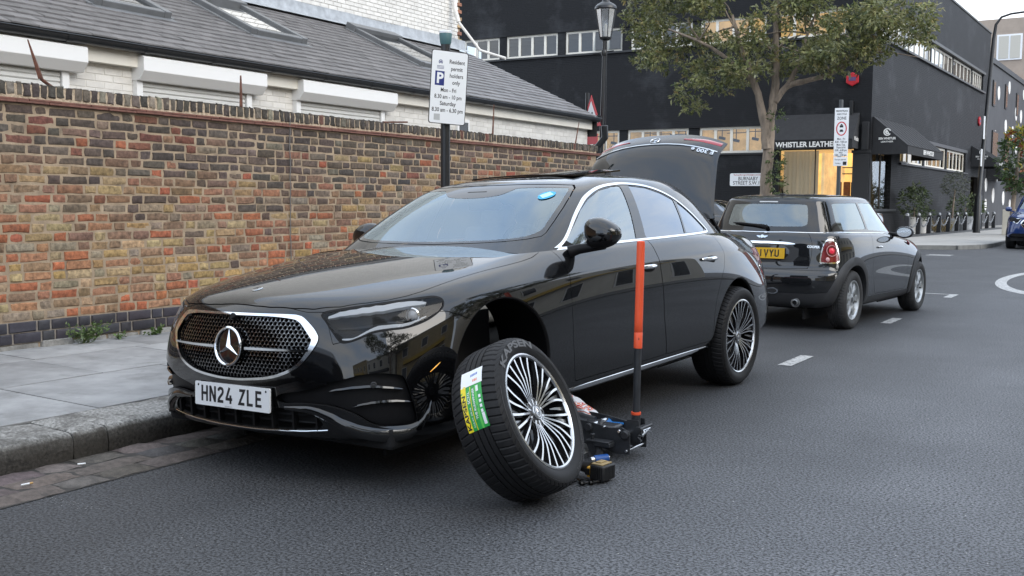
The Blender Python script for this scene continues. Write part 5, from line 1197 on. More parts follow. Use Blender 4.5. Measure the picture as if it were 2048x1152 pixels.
# --- lower intakes, fins, blade
fin = offs(in_in, -.030)
for f, sg in ((lambda q: q, 1), (mirror, -1)):
    it = patch_obj('air_intake', [(f(fin), m_plast)], car)
    for path, wd, off in ((crv([(.66, .494), (.80, .508), (.95, .509), (1.12, .492)], 5, False), .016, -.008), (crv([(.80, .424), (.92, .438), (1.05, .441), (1.19, .430)], 5, False), .014, -.008)):
        vs = []; k = len(path)
        for i, (u, z_) in enumerate(path):
            p, n = SB.at(FRONT, u, z_, fr_win); h = wd*(.25+.75*math.sin(math.pi*i/(k-1))**.7); q = p+n*off
            for dz, dn in ((h*.5, -.022), (h*.5, 0), (-h*.15, .004), (-h*.5, -.004), (-h*.5, -.022)):
                w_ = q+n*dn; w_[2] += dz
                if sg < 0: w_[1] *= -1
                vs.append(L3(w_))
        mb = MB(); mb.add(vs, [(5*i+j, 5*i+j+1, 5*i+6+j, 5*i+5+j) for i in range(k-1) for j in range(4)]); mb.build('fin', m_gloss, it, smooth=40)
    p, n = SB.at(FRONT, .938, .519, fr_win); q = p+n*-.020
    if sg < 0: q = q*[1, -1, 1]; n = n*[1, -1, 1]
    nz3 = L3(n); Mh = frame(L3(q), nz3.orthogonal(), nz3.cross(nz3.orthogonal())); mb = MB(); mb.lathe([(.014, -.012), (.014, .014), (.011, .016), (.010, .013), (0, .013)], Mh, 20); mb.build('parking_sensor', m_plast2, it)
lw = patch_obj('lower_grille', [(both(offs(lo_in, -.05)), m_void)], car)
mb = MB()
for t in np.arange(-.48, .49, .12):
    p0_, n0_ = gpt(t, .40, -.02); p1_, n1_ = gpt(t, .315, -.015); mb.box((p0_+p1_)/2, (.012, .03, .10))
for z_ in (.335, .372):
    pts = [gpt(t, z_, -.03)[0] for t in np.linspace(-.5, .5, 11)]; mb.tube(pts, .006, 6)
mb.build('slat', m_plast, lw, smooth=0)
def bead(name, fx, path, r, off, mt, parent, win, sides=(1, -1), flat=1):
    for sg in sides:
        pts = []
        for (u, z_) in path:
            p, n = SB.at(fx, u, z_, win); q = p+n*off
            if sg < 0: q = q*[1, -1, 1]
            pts.append(L3(q))
        mb = MB(); mb.tube(pts, r, 8); mb.build(name, mt, parent)
pts = []
for u in np.linspace(-1, 1, 31):
    t = .53*u; z_ = .296+.022*abs(u)**2; c, n = gpt(t, z_, .003); pts.append(c)
mb = MB(); mb.tube(pts, .0045, 8); mb.build('splitter_trim', m_silver, car)
# glossy blade under the side intakes
for sg in (1, -1):
    vs = []; path = crv([(.38, .412), (.55, .408), (.66, .378), (.76, .340), (.88, .310), (1.0, .297), (1.12, .296), (1.21, .318), (1.27, .37), (1.30, .43)], 5, False); k = len(path)
    for i, (u, z_) in enumerate(path):
        p, n = SB.at(FRONT, u, z_, fr_win); e = math.sin(math.pi*min(1, max(.02, i/(k-1))))**.6; h = .050*e+.004
        for dz, dn in ((h*.6, -.012), (h*.5, .012*e), (h*.1, .022*e), (-h*.55, .012*e), (-h*.75, -.012)):
            w_ = p+n*dn; w_[2] += dz
            if sg < 0: w_[1] *= -1
            vs.append(L3(w_))
    mb = MB(); mb.add(vs, [(5*i+j, 5*i+j+1, 5*i+6+j, 5*i+5+j) for i in range(k-1) for j in range(4)]); mb.build('bumper_blade', m_pblack, car, smooth=60)
    # orange reflected glint, put in as a small glowing strip
    p, n = SB.at(FRONT, 1.37, .592, fr_win); p2, n2 = SB.at(FRONT, 1.30, .555, fr_win)
    if sg < 0: p, p2, n, n2 = [q*[1, -1, 1] for q in (p, p2, n, n2)]
    mb = MB(); mb.tube([L3(p+n*.001), L3((p+p2)/2+n*.002), L3(p2+n2*.001)], [.001, .0025, .001], 6); mb.build('painted_glint', m_glint, car)
# number plate
c, n = gpt(0, .439, .012); n = Vector((0, n.y, n.z)).normalized(); exx = Vector((1, 0, 0)) if n.y < 0 else Vector((-1, 0, 0)); n = Vector((0, -1, .06)).normalized(); Mp = Matrix((Vector((1, 0, 0)), n.cross(Vector((1, 0, 0))), n)).transposed().to_4x4(); Mp.translation = c+Vector((.012, .001, .004))
pl = []
for cx, cy, a in ((.254, .0495, 0), (-.254, .0495, 90), (-.254, -.0495, 180), (.254, -.0495, 270)): pl += arcpts(cx, cy, .006, .006, a, a+90, 4)
mb = MB(); mb.prism(pl, -.004, .004, Mp); np_ = mb.build('number_plate', m_plate, car, smooth=20)
mb = MB(); plate_text(mb, 'HN24 ZLE', Mp @ Matrix.Translation((.0, .002, .0046)), 0, .00095)
for x in (-.235, .235):
    mb.lathe([(.0055, .0042), (.004, .0062), (0, .0065)], Mp @ Matrix.Translation((x, .040, 0)), 10)
put_text(mb, 'DRIVE HIRE CENTRE', Mp @ Matrix.Translation((-.02, -.050, .0046)), .006, 0); mb.build('lettering', m_ink, np_, smooth=0, recalc=False)
mb = MB(); mb.box(Mp @ Vector((0, -.004, -.018)), (.50, .028, .09)); mb.build('plate_holder', m_plast, car, smooth=0, bevel=.006)
# --- arches: lips and wells
for c, r, s0 in ((AF, RF, 'f'), (AR, RR, 'r')):
    for sg in (1, -1):
        vs = []; k = 0
        for a in np.arange(-28, 209, 3.):
            s_, z_ = c[0]+r*math.cos(R_(a)), c[1]+r*math.sin(R_(a))
            if z_ < .27: continue
            p, n = SB.at(SIDE, s_, z_, lambda P: P[:, 1] > .5); rd = np.array([math.cos(R_(a)), 0, math.sin(R_(a))])
            a0 = np.array([s_, p[1], z_]); q = [a0+rd*.004-[0, .001, 0], a0-rd*.006-[0, .002, 0], a0-rd*.012-[0, .012, 0], a0+rd*.02-[0, .10, 0], a0+rd*.03-[0, .34, 0]]
            for w_ in q: vs.append(L3(w_*[1, sg, 1]))
            k += 1
        mb = MB(); mb.add(vs, [(5*i+j, 5*i+j+1, 5*i+6+j, 5*i+5+j) for i in range(k-1) for j in range(4)]); mb.m = 1
        mb.box((sg*.50, c[0], .42), (.02, .86, .62)); mb.build('wheel_arch', [m_pblack if False else m_plast, m_void], car, smooth=40)
# underbody
mb = MB(); mb.box((0, 2.4, .27), (1.56, 4.3, .10)); mb.box((0, .55, .30), (1.2, .5, .06)); mb.build('underbody', m_void, car, smooth=0, bevel=.02)
# mechanical bits seen in the empty arch: brake disc, knuckle, strut
mb = MB(); AXm = Matrix(((0, 0, 1, 0), (1, 0, 0, 0), (0, 1, 0, 0), (0, 0, 0, 1)))
Mk = Matrix.Translation((.80, .85, .36)); mb.lathe([(.172, 0), (.172, -.03), (.08, -.03), (.08, 0), (.172, 0)], Mk @ AXm, 48); mb.lathe([(.08, .0), (.075, .04), (.03, .045), (.03, .06), (0, .06)], Mk @ AXm, 32); mb.build('brake_disc', m_disc, car, smooth=30)
mb = MB(); mb.tube([(.62, .88, .4), (.60, .90, .85)], .035, 12); mb.tube([(.6, .88, .5), (.6, .88, .8)], .06, 12); mb.tube([(.4, .75, .32), (.72, .85, .28)], .025, 8); mb.build('suspension_strut', m_plast, car)
# --- side details
mb = None
chrome_path = [(s_, .279) for s_ in np.linspace(1.50, 3.34, 24)]
for sg in (1, -1):
    vs = []
    for i, (s_, z_) in enumerate(chrome_path):
        p, n = SB.at(SIDE, s_, z_, lambda P: P[:, 1] > .5); e = min(1, i/2.5, (23-i)/2.5)*.016+.001
        for dz, dn in ((e, .001), (e*.5, .009), (-e*.6, .006), (-e, .001)):
            w_ = np.array([s_, p[1]+dn, z_+dz])*[1, sg, 1]; vs.append(L3(w_))
    mb = MB(); mb.add(vs, [(4*i+j, 4*i+j+1, 4*i+5+j, 4*i+4+j) for i in range(23) for j in range(3)]); mb.build('sill_trim', m_chrome, car, smooth=40)
for di, (s0, s1, zz, dn) in enumerate(((2.285, 2.50, .893, 'front_door'), (3.16, 3.40, .885, 'rear_door'))):
    for sg in (1, -1):
        dd = [o for o in car.children if o.name.startswith(dn)]; par = dd[0] if sg > 0 else dd[1]
        pts = []; rr_ = []
        for i, s_ in enumerate(np.linspace(s0, s1, 11)):
            p, n = SB.at(SIDE, s_, zz, lambda P: P[:, 1] > .5); f = i/10; pts.append(L3(np.array([s_, p[1]+.004+.020*math.sin(math.pi*f)**.5, zz-.004*f])*[1, sg, 1])); rr_.append(.007+.007*math.sin(math.pi*f)**.5)
        mb = MB(); mb.tube(pts, rr_, 10); mb.build('door_handle', m_chrome, par)
        p, n = SB.at(SIDE, (s0+s1)/2+.03, zz-.012, lambda P: P[:, 1] > .5); mb = MB(); mb.lathe([(.075, .0005), (.07, .0012), (0, .0012)], Matrix.Translation((sg*(p[1]+.0005), (s0+s1)/2+.03, zz-.012)) @ Matrix.Diagonal((1, 1, .38, 1)) @ (AXm if sg > 0 else AXm @ Matrix.Rotation(math.pi, 4, 'X')), 28); mb.build('handle_recess', m_void, par, smooth=0)
# --- greenhouse
ws_p = [(-.3, 1.070), (0, 1.070), (.30, 1.076), (.50, 1.084), (.62, 1.094), (.685, 1.108), (.690, 1.125), (.672, 1.19), (.645, 1.26), (.612, 1.325), (.578, 1.372), (.548, 1.390), (.45, 1.398), (.25, 1.4035), (0, 1.405), (-.3, 1.405)]
TZ = lambda P: (P[:, 1], P[:, 2]); wsw = lambda P: (P[:, 0] < 2.32) & (P[:, 2] < 1.42)
ws, grest = cutout(pg, TZ, ws_p, .002, wsw)
inner_ws = crv([(-.3, 1.084), (0, 1.084), (.30, 1.089), (.50, 1.098), (.61, 1.112), (.655, 1.140), (.648, 1.18), (.622, 1.26), (.592, 1.32), (.562, 1.366), (.52, 1.376), (.30, 1.382), (.25, 1.368), (.20, 1.345), (.10, 1.333), (0, 1.330), (-.1, 1.333)], 4)
wg, wf = cutout(ws, TZ, inner_ws, 0, wsw)
rw_p = [(-.2, 1.125), (.3, 1.122), (.48, 1.115), (.545, 1.13), (.53, 1.2), (.47, 1.31), (.43, 1.372), (.2, 1.385), (-.2, 1.385)]
rw, grest = cutout(grest, TZ, rw_p, .002, lambda P: (P[:, 0] > 3.45) & (P[:, 2] < 1.41))
co = crv([(1.572, 1.020), (1.66, 1.052), (1.745, 1.092), (1.912, 1.200), (2.04, 1.272), (2.15, 1.325), (2.30, 1.373), (2.47, 1.394), (2.65, 1.398), (2.88, 1.382), (3.08, 1.342), (3.25, 1.283), (3.406, 1.200), (3.51, 1.125), (3.565, 1.080), (3.575, 1.060), (3.54, 1.046), (3.3, 1.042), (2.9, 1.041), (2.5, 1.040), (2.1, 1.038), (1.8, 1.034), (1.62, 1.028)], 4)
sw_ = lambda P: (P[:, 0] > 1.3) & (P[:, 1] > .45) & (P[:, 2] < 1.43)
side_in, grest = cutout(grest, SIDE, co, 0, sw_)
ci = shrink(co, .013)
side2, chrome = cutout(side_in, SIDE, ci, 0, sw_)
fg_p = [(1.60, 1.0), (1.70, 1.042), (1.85, 1.138), (2.02, 1.245), (2.15, 1.308), (2.30, 1.357), (2.47, 1.378), (2.565, 1.380), (2.50, 1.15), (2.468, 1.030), (2.1, 1.024), (1.7, 1.016)]
fg_p = [(1.68, 1.046), (1.74, 1.075), (1.86, 1.145), (2.02, 1.243), (2.15, 1.306), (2.30, 1.355), (2.46, 1.376), (2.555, 1.379), (2.505, 1.19), (2.465, 1.055), (2.1, 1.053), (1.8, 1.049)]
rg_p = [(2.66, 1.381), (2.88, 1.364), (3.06, 1.327), (3.20, 1.281), (3.185, 1.17), (3.155, 1.058), (2.585, 1.056), (2.62, 1.21)]
qg_p = [(3.235, 1.266), (3.36, 1.209), (3.46, 1.142), (3.535, 1.080), (3.53, 1.066), (3.48, 1.060), (3.178, 1.059), (3.20, 1.14)]
g1, side2 = cutout(side2, SIDE, fg_p, 0, sw_); g2, side2 = cutout(side2, SIDE, rg_p, 0, sw_); g3, side2 = cutout(side2, SIDE, qg_p, 0, sw_)
sun_p = [(2.20, -.2), (2.20, .42), (2.26, .47), (3.28, .45), (3.34, .38), (3.36, -.2)]
sung, grest = cutout(grest, TOPV, sun_p, .002, lambda P: P[:, 2] > 1.42)
rfo = patch_obj('roof', [(both(grest), m_pblack), (both(side2), m_gloss)], car)
patch_obj('panoramic_glass', [(both(sung), m_gloss)], rfo)
patch_obj('windscreen', [(both(offs(wg, -.001)), m_wind), (both(wf), m_gloss)], car)
patch_obj('rear_window', [(both(rw), m_privg)], car)
for f, sg in ((lambda q: q, 1), (mirror, -1)):
    for nm, p, mt_ in (('side_window', g1, m_sideg), ('side_window', g2, m_privg), ('quarter_window', g3, m_privg)): patch_obj(nm, [(f(offs(p, -.003)), mt_)], car)
    patch_obj('window_trim', [(f(offs(chrome, .004)), m_chrome)], car)
# tilted sunroof panel: thin curved sheet raised at its rear edge
mb = MB(); vs = []
for i in range(5):
    for j in range(13):
        t = -.40+.80*j/12; s_ = 2.46+.60*i/4; z_ = 1.476-.013*(t/.40)**2+.030*(i/4)-.003*(1-i/4); vs.append((t, s_, z_))
top = len(vs); vs += [(a, b_, c_-.010) for a, b_, c_ in vs]
fs = [(i*13+j, (i+1)*13+j, (i+1)*13+j+1, i*13+j+1) for i in range(4) for j in range(12)]; fs += [tuple(q+top for q in f[::-1]) for f in fs]
fs += [(i*13, i*13+top, (i+1)*13+top, (i+1)*13) for i in range(4)]+[(i*13+12, (i+1)*13+12, (i+1)*13+12+top, i*13+12+top) for i in range(4)]+[(52+j, 52+j+top, 52+j+1+top, 52+j+1) for j in range(12)]+[(j, j+1, j+1+top, j+top) for j in range(12)]
mb.add(vs, fs); mb.build('sunroof_panel', m_gloss, rfo, smooth=30)
# sticker inside the top corner of the windscreen, mirror, sensor pod
def on_screen(t, z_, o_): p, n = SG.at(TZ, t, z_, wsw); return L3(p+n*o_)
def screen_disc(name, ring_, o_, mt, par):
    c = on_screen(.505, 1.330, o_+.0006); mb = MB(); vs = [c]+[on_screen(.505+a, 1.330+b_, o_) for a, b_ in ring_]; k = len(ring_); mb.add(vs, [(0, 1+i, 1+(i+1) % k) for i in range(k)]); return mb.build(name, mt, par, smooth=0)
st = screen_disc('licence_sticker', [(.040*math.cos(2*math.pi*i/28), .022*math.sin(2*math.pi*i/28)) for i in range(28)], .004, pbr('sticker_blue', (.02, .36, .66), .4), car)
screen_disc('sticker_diamond', [(-.034, -.001), (-.0, .017), (.034, .002), (.0, -.017)], .006, pbr('sticker_pale', (.42, .85, .95), .4), st)
mb = MB(); p, n = SG.at(TZ, 0, 1.35, wsw); q = L3(p); mb.box(q+Vector((0, .06, -.01)), (.16, .07, .06)); mb.box(q+Vector((0, .10, -.06)), (.24, .02, .07)); mb.build('interior_mirror', m_plast, car, smooth=30, bevel=.015)
# door mirrors
for sg in (1, -1):
    mb = MB(); mk = MB(); nu, nv = 22, 14; C0 = Vector((1.020, 1.735, 1.112)) if sg > 0 else Vector((-.935, 1.99, 1.100))
    vs = []
    for i in range(nv+1):
        ph = math.pi*i/nv-math.pi/2
        for j in range(nu):
            th = 2*math.pi*j/nu; e = lambda c, pw: math.copysign(abs(c)**pw, c)
            x = .104*e(math.cos(ph), .75)*e(math.cos(th), .8); y = .075*e(math.cos(ph), .75)*e(math.sin(th), .8); z_ = .078*e(math.sin(ph), .85)
            out = x/.104
            z_ *= 1-.30*max(0, out); z_ += .012*(1-out) if z_ > 0 else 0
            if y > .03: y = .03
            vs.append(C0+Vector((sg*x, y, z_)))
    mb.add(vs, [(i*nu+j, i*nu+(j+1) % nu, (i+1)*nu+(j+1) % nu, (i+1)*nu+j) for i in range(nv) for j in range(nu)])
    mb.mi = [1 if sum(mb.v[q][2] for q in f)/len(f) < C0.z-.035 else 0 for f in mb.f]
    mo = mb.build('door_mirror', [m_pblack, m_plast], car, smooth=50)
    mb = MB(); mb.tube([(sg*.845, C0.y-.07, 1.020), (sg*.89, C0.y-.035, 1.035), (C0.x-sg*.05, C0.y, 1.045), (C0.x+sg*.01, C0.y+.005, 1.050)], [.034, .028, .024, .020], 12); mb.build('mirror_arm', m_plast, mo)
    mb = MB(); mb.lathe([(.09, 0), (0, 0)], Matrix.Translation(C0+Vector((0, .0315, -.002))) @ Matrix.Diagonal((1.1, 1, .68, 1)) @ Matrix.Rotation(R_(-90), 4, 'X'), 28); mb.build('mirror_glass', m_silver, mo, smooth=0)
    mb = MB(); q = [(1.62, 1.016), (1.675, 1.018), (1.845, 1.018), (1.74, 1.072), (1.70, 1.046)]; vs = []
    for (s_, z_) in [(1.64, 1.045), (1.80, 1.050), (1.752, 1.078)]:
        p, n = SG.at(SIDE, s_, z_, sw_); vs.append(L3((p+n*.0015)*[1, sg, 1]))
    mb.add(vs, [(0, 1, 2)]); mb.build('mirror_triangle', m_plast, car, smooth=0)
# --- boot lid, standing open: outer skin faces forward
lid_prof = [(4.075, 1.13), (4.085, 1.20), (4.115, 1.30), (4.160, 1.42), (4.210, 1.54), (4.250, 1.630), (4.295, 1.688), (4.365, 1.738), (4.47, 1.785)]
CB = []
for i, (s_, z_) in enumerate(lid_prof):
    r_ = []
    for t, ds, dz in ((0, 0, 0), (.15, .001, -.002), (.30, .005, -.010), (.42, .012, -.026), (.52, .022, -.050), (.575, .030, -.068), (.598, .042, -.078)):
        k = min(1, i/5); r_.append((s_+ds*(1 if i < 6 else 1.2), t*(1.02-.10*min(1, i/6)), z_+dz*k*1.25+.012*k))
    CB.append(r_)
GL = evalgrid(CB, 70, 60, (True, False)); pl_ = grid_patch(GL)
if (pl_.N[:, 0].mean()) > 0: pl_.N = -pl_.N
lid = thing('boot_lid_hold', 'x', 'x') if False else patch_obj('boot_lid', [(both(pl_), m_pblack), (both(Patch(pl_.P-pl_.N*.022, -pl_.N, pl_.F)), m_plast)], car)
SL = Surf(pl_)
def lid_pt(t, z_, off=.002):
    p, n = SL.at(lambda P: (P[:, 1], P[:, 2]), abs(t), z_); p = p+n*off
    if t < 0: p = p*[1, -1, 1]; n = n*[1, -1, 1]
    return L3(p), L3(n)
# rim closing the lid's thickness
for edge in (range(0, 60), ):
    pass
G3 = GL; vs = []; 
bd_ = [G3[-1, j] for j in range(60)]+[G3[i, 59] for i in range(69, -1, -1)]
mb = MB(); nn = grid_patch(GL).N.reshape(70, 60, 3); sgn = -1 if grid_patch(GL).N[:, 0].mean() > 0 else 1
bn = [nn[-1, j] for j in range(60)]+[nn[i, 59] for i in range(69, -1, -1)]
for sg in (1, -1):
    vs = []
    for q, n in zip(bd_, bn): vs += [L3(q*[1, sg, 1]), L3((q-n*sgn*.022)*[1, sg, 1])]
    mb.add(vs, [(2*i, 2*i+1, 2*i+3, 2*i+2) for i in range(len(bd_)-1)])
mb.build('lid_edge', m_pblack, lid, smooth=40)
# light strip, star, model lettering and red lamps on the lid's upper (rear) face, all upside down now
mb = MB(); pts = [lid_pt(t, 1.715-.085*(abs(t)/.53)**2.3, .004)[0] for t in np.linspace(-.53, .53, 41)]; mb.tube(pts, .006, 8); mb.build('lid_chrome_strip', m_silver, lid)
for sg in (1, -1):
    vs = []; ts = np.linspace(.24, .53, 18)
    for t in ts:
        e = min(1, (t-.20)/.2); zc = 1.757-.085*(t/.53)**2.3
        for dz, of in ((.026*e, .001), (.022*e, .006), (.008*e, .006), (.003*e, .001)):
            p, n = lid_pt(sg*t, zc+dz, of); vs.append(p)
    mb = MB(); mb.add(vs, [(4*i+j, 4*i+j+1, 4*i+5+j, 4*i+4+j) for i in range(17) for j in range(3)]); mb.build('lid_lamp', m_redl, lid, smooth=40)
p, n = lid_pt(0, 1.748, .004); Ms = frame(p, (1, 0, 0), n.cross(Vector((1, 0, 0)))); mb = MB(); star3(mb, Ms @ Matrix.Rotation(math.pi, 4, 'Z'), .035, .007, .005); mb.tube([Ms @ Vector((.038*math.cos(2*math.pi*i/32), .038*math.sin(2*math.pi*i/32), .002)) for i in range(32)], .003, 6, closed=True); mb.build('lid_star', m_silver, lid, smooth=20)
p, n = lid_pt(.43, 1.645, .004); pa, _ = lid_pt(.37, 1.657, .004); pc_, _ = lid_pt(.49, 1.628, .004); Ms = frame(p, (pa-pc_), n.cross(pa-pc_)); mb = MB(); put_text(mb, 'E 300 e', Ms, .055, .001, 1.1, ext=.001); mb.build('lid_badge', m_silver, lid, smooth=0, recalc=False)
for sg in (1, -1): mb = MB(); mb.tube([(sg*.50, 4.46, .93), (sg*.53, 4.36, 1.03), (sg*.55, 4.22, 1.10), (sg*.55, 4.13, 1.18)], .018, 8); mb.build('lid_hinge', m_plast, car)
# boot trough and rear deck liner
mb = MB(); mb.box((0, 4.60, .62), (1.0, .42, .02)); mb.box((0, 4.39, .79), (1.0, .02, .34)); mb.box((0, 4.80, .76), (.9, .02, .26)); mb.box((.52, 4.60, .77), (.02, .42, .30)); mb.box((-.52, 4.60, .77), (.02, .42, .30)); mb.build('boot_trough', m_void, car, smooth=0)
# --- cabin
mb = MB(); mb.box((0, 1.66, .98), (1.45, .34, .12)); mb.box((0, 1.78, .88), (1.42, .2, .3)); mb.build('dashboard', m_seatd, car, smooth=30, bevel=.04)
mb = MB(); mb.tube([(.37+.18*math.cos(2*math.pi*i/28), 1.98-.06*math.sin(2*math.pi*i/28), .99+.17*math.sin(2*math.pi*i/28)) for i in range(28)], .016, 8, closed=True); mb.box((.37, 1.97, .985), (.12, .04, .10)); mb.build('steering_wheel', m_plast, car, smooth=30)
for x in (-.37, .37):
    for y, zz in ((2.35, 0), (3.25, .02)):
        mb = MB(); mb.box((x, y, .60+zz), (.52, .52, .16)); mb.box((x, y+.27, .86+zz), (.50, .14, .58), Matrix.Rotation(R_(-16), 3, 'X')); mb.box((x, y+.355, 1.20+zz), (.27, .10, .17), Matrix.Rotation(R_(-12), 3, 'X')); mb.build('seat', m_seat, car, smooth=30, bevel=.05)
mb = MB(); mb.box((0, 2.6, .45), (1.5, 2.4, .06)); mb.box((0, 3.95, .85), (1.35, .05, .45)); mb.build('cabin_floor', m_seatd, car, smooth=0)
# --- wheels: right pair and left rear stay on; left front hub is bare
iM = Mm.inverted()
def wheel_on(sg, s_, t_=.925, z_=.352, name='wheel', **k):
    wd = Vector((o0.x+mdt.x*sg*t_+mds.x*s_, o0.y+mdt.y*sg*t_+mds.y*s_, z_))
    e = bpy.data.objects.new(name, None); e.empty_display_size = .1; COL.objects.link(e); e.parent = car
    Rw = Matrix((Vector((mdt.x, mdt.y, 0)).normalized()*sg, Vector((mds.x, mds.y, 0)).normalized()*sg, Vector((0, 0, 1)))).transposed().to_4x4()
    e.matrix_local = iM @ (Matrix.Translation(wd) @ Rw); return e
wr = wheel_on(1, 3.795); wheel_parts(wr)
for sg, s_ in ((-1, 3.795), (-1, .85)):
    e = wheel_on(sg, s_)
    for ch in wr.children: c = ch.copy(); COL.objects.link(c); c.parent = e
# ================================================================== small black hatchback, seen from behind
def mrow(rear, side, front):
    return [tuple(q) for q in rear]+[(s_, t, z) for s_, (t, z) in zip((.56, 1.0, 1.5, 2.1, 2.65, 3.05), side)]+[tuple(q) for q in front]
def zr(z, *st): return [(s_, t, z) for s_, t in st]
HB = [
 mrow(zr(.235, (.10, 0), (.10, .28), (.13, .48), (.20, .62), (.32, .70)), [(.74, .22), (.74, .21), (.74, .21), (.74, .21), (.74, .21), (.74, .22)], zr(.23, (3.42, .62), (3.56, .42), (3.61, .22), (3.62, 0))),
 mrow(zr(.262, (.035, 0), (.04, .30), (.065, .53), (.14, .70), (.27, .785)), [(.815, .25), (.80, .24), (.80, .24), (.80, .24), (.80, .24), (.81, .25)], zr(.25, (3.47, .70), (3.63, .47), (3.68, .24), (3.69, 0))),
 mrow(zr(.40, (-.005, 0), (.0, .30), (.03, .54), (.11, .72), (.25, .81)), [(.838, .40), (.825, .38), (.822, .37), (.822, .37), (.825, .38), (.832, .40)], zr(.40, (3.50, .71), (3.66, .48), (3.71, .25), (3.72, 0))),
 mrow(zr(.53, (-.01, 0), (-.005, .30), (.025, .545), (.105, .725), (.245, .815)), [(.842, .54), (.838, .52), (.836, .52), (.836, .52), (.838, .52), (.838, .53)], zr(.52, (3.50, .71), (3.65, .48), (3.70, .25), (3.71, 0))),
 mrow(zr(.600, (.0, 0), (.005, .30), (.035, .54), (.115, .72), (.25, .815)), [(.842, .62), (.842, .61), (.842, .61), (.842, .61), (.842, .61), (.838, .61)], zr(.60, (3.48, .70), (3.63, .47), (3.68, .24), (3.69, 0))),
 mrow(zr(.628, (.06, 0), (.065, .30), (.09, .53), (.16, .695), (.275, .80)), [(.842, .66), (.844, .67), (.845, .68), (.845, .68), (.843, .67), (.835, .66)], zr(.66, (3.47, .68), (3.61, .46), (3.66, .24), (3.67, 0))),
 mrow(zr(.78, (.065, 0), (.07, .30), (.095, .52), (.165, .68), (.28, .785)), [(.835, .79), (.842, .79), (.845, .79), (.843, .78), (.835, .77), (.815, .76)], zr(.74, (3.43, .65), (3.57, .44), (3.62, .23), (3.63, 0))),
 mrow(zr(.91, (.082, 0), (.087, .29), (.112, .505), (.18, .66), (.29, .765)), [(.812, .905), (.824, .90), (.828, .895), (.822, .88), (.80, .85), (.76, .83)], zr(.80, (3.36, .60), (3.48, .42), (3.54, .22), (3.55, 0))),
 mrow(zr(.978, (.102, 0), (.107, .285), (.13, .495), (.198, .645), (.305, .745)), [(.785, .972), (.797, .965), (.80, .958), (.79, .935), (.75, .895), (.70, .87)], zr(.84, (3.25, .55), (3.36, .38), (3.42, .2), (3.43, 0))),
 mrow(zr(1.003, (.125, 0), (.13, .28), (.155, .48), (.222, .622), (.325, .715)), [(.758, .999), (.768, .99), (.77, .982), (.755, .958), (.68, .925), (.60, .905)], zr(.885, (3.0, .47), (3.08, .32), (3.12, .17), (3.13, 0))),
 mrow(zr(1.006, (.15, 0), (.155, .27), (.18, .465), (.245, .60), (.345, .69)), [(.73, 1.003), (.74, .993), (.742, .985), (.725, .963), (.63, .95), (.58, .955)], zr(.965, (2.62, .45), (2.60, .3), (2.58, .16), (2.57, 0))),
]
# flow of the top rows over the bonnet
for r, (a, b_) in ((9, (2.35, 2.75)), (10, (2.25, 2.45))): HB[r][9] = (a+.2, *HB[r][9][1:]); HB[r][10] = (b_, *HB[r][10][1:])
HG = [
 [(.13, 0, .99), (.14, .28, .99), (.17, .48, .99), (.26, .64, .985), (.5, .715, .985), (1.0, .742, .975), (1.5, .748, .966), (1.95, .742, .955), (2.25, .715, .945), (2.42, .56, .96), (2.50, .28, .965), (2.52, 0, .965)],
 [(.165, 0, 1.11), (.175, .265, 1.11), (.205, .46, 1.11), (.295, .605, 1.11), (.52, .672, 1.11), (1.0, .70, 1.11), (1.5, .704, 1.11), (1.85, .695, 1.10), (2.08, .66, 1.09), (2.24, .53, 1.09), (2.32, .27, 1.095), (2.34, 0, 1.095)],
 [(.205, 0, 1.22), (.215, .255, 1.22), (.25, .44, 1.22), (.335, .57, 1.22), (.55, .628, 1.22), (1.0, .655, 1.22), (1.45, .657, 1.22), (1.75, .645, 1.215), (1.93, .612, 1.21), (2.07, .5, 1.21), (2.14, .26, 1.215), (2.16, 0, 1.215)],
 [(.235, 0, 1.30), (.245, .25, 1.30), (.285, .425, 1.30), (.365, .542, 1.305), (.57, .595, 1.31), (1.0, .62, 1.315), (1.42, .62, 1.315), (1.68, .608, 1.31), (1.83, .578, 1.305), (1.95, .475, 1.305), (2.02, .25, 1.31), (2.04, 0, 1.31)],
 [(.245, 0, 1.345), (.255, .245, 1.345), (.295, .415, 1.345), (.375, .525, 1.35), (.59, .57, 1.358), (1.0, .592, 1.365), (1.40, .592, 1.365), (1.62, .58, 1.362), (1.76, .55, 1.358), (1.87, .45, 1.362), (1.92, .24, 1.37), (1.94, 0, 1.372)],
 [(.30, 0, 1.372), (.31, .22, 1.372), (.345, .36, 1.37), (.42, .45, 1.375), (.62, .50, 1.385), (1.0, .52, 1.392), (1.38, .52, 1.392), (1.54, .51, 1.388), (1.66, .47, 1.385), (1.75, .39, 1.387), (1.79, .2, 1.39), (1.80, 0, 1.39)],
 [(.8, 0, 1.405), (.8, .1, 1.405), (.82, .18, 1.404), (.85, .22, 1.404), (.9, .25, 1.405), (1, .26, 1.406), (1.2, .26, 1.406), (1.28, .25, 1.406), (1.32, .22, 1.405), (1.35, .18, 1.405), (1.37, .1, 1.405), (1.37, 0, 1.405)],
 [(1.08, 0, 1.408)]*12]
hb = thing('hatchback', 'small black three door hatchback with yellow rear plate parked ahead of the saloon', 'car', (-3.5379, 10.4435, 0), -.0750)
HGB = evalgrid(HB, 130, 230); HGG = evalgrid(HG, 90, 170); hp_, hg_ = grid_patch(HGB), grid_patch(HGG)
if hp_.N[hp_.P[:, 1] > .8][:, 1].mean() < 0: hp_.N = -hp_.N
if hg_.N[hg_.P[:, 1] > .68][:, 1].mean() < 0: hg_.N = -hg_.N
HS, HSG = Surf(hp_), Surf(hg_)
RWc, FWc, FR = (.56, .305), (3.027, .305), .365
hrest = hp_
rearw = lambda P: P[:, 0] < .55
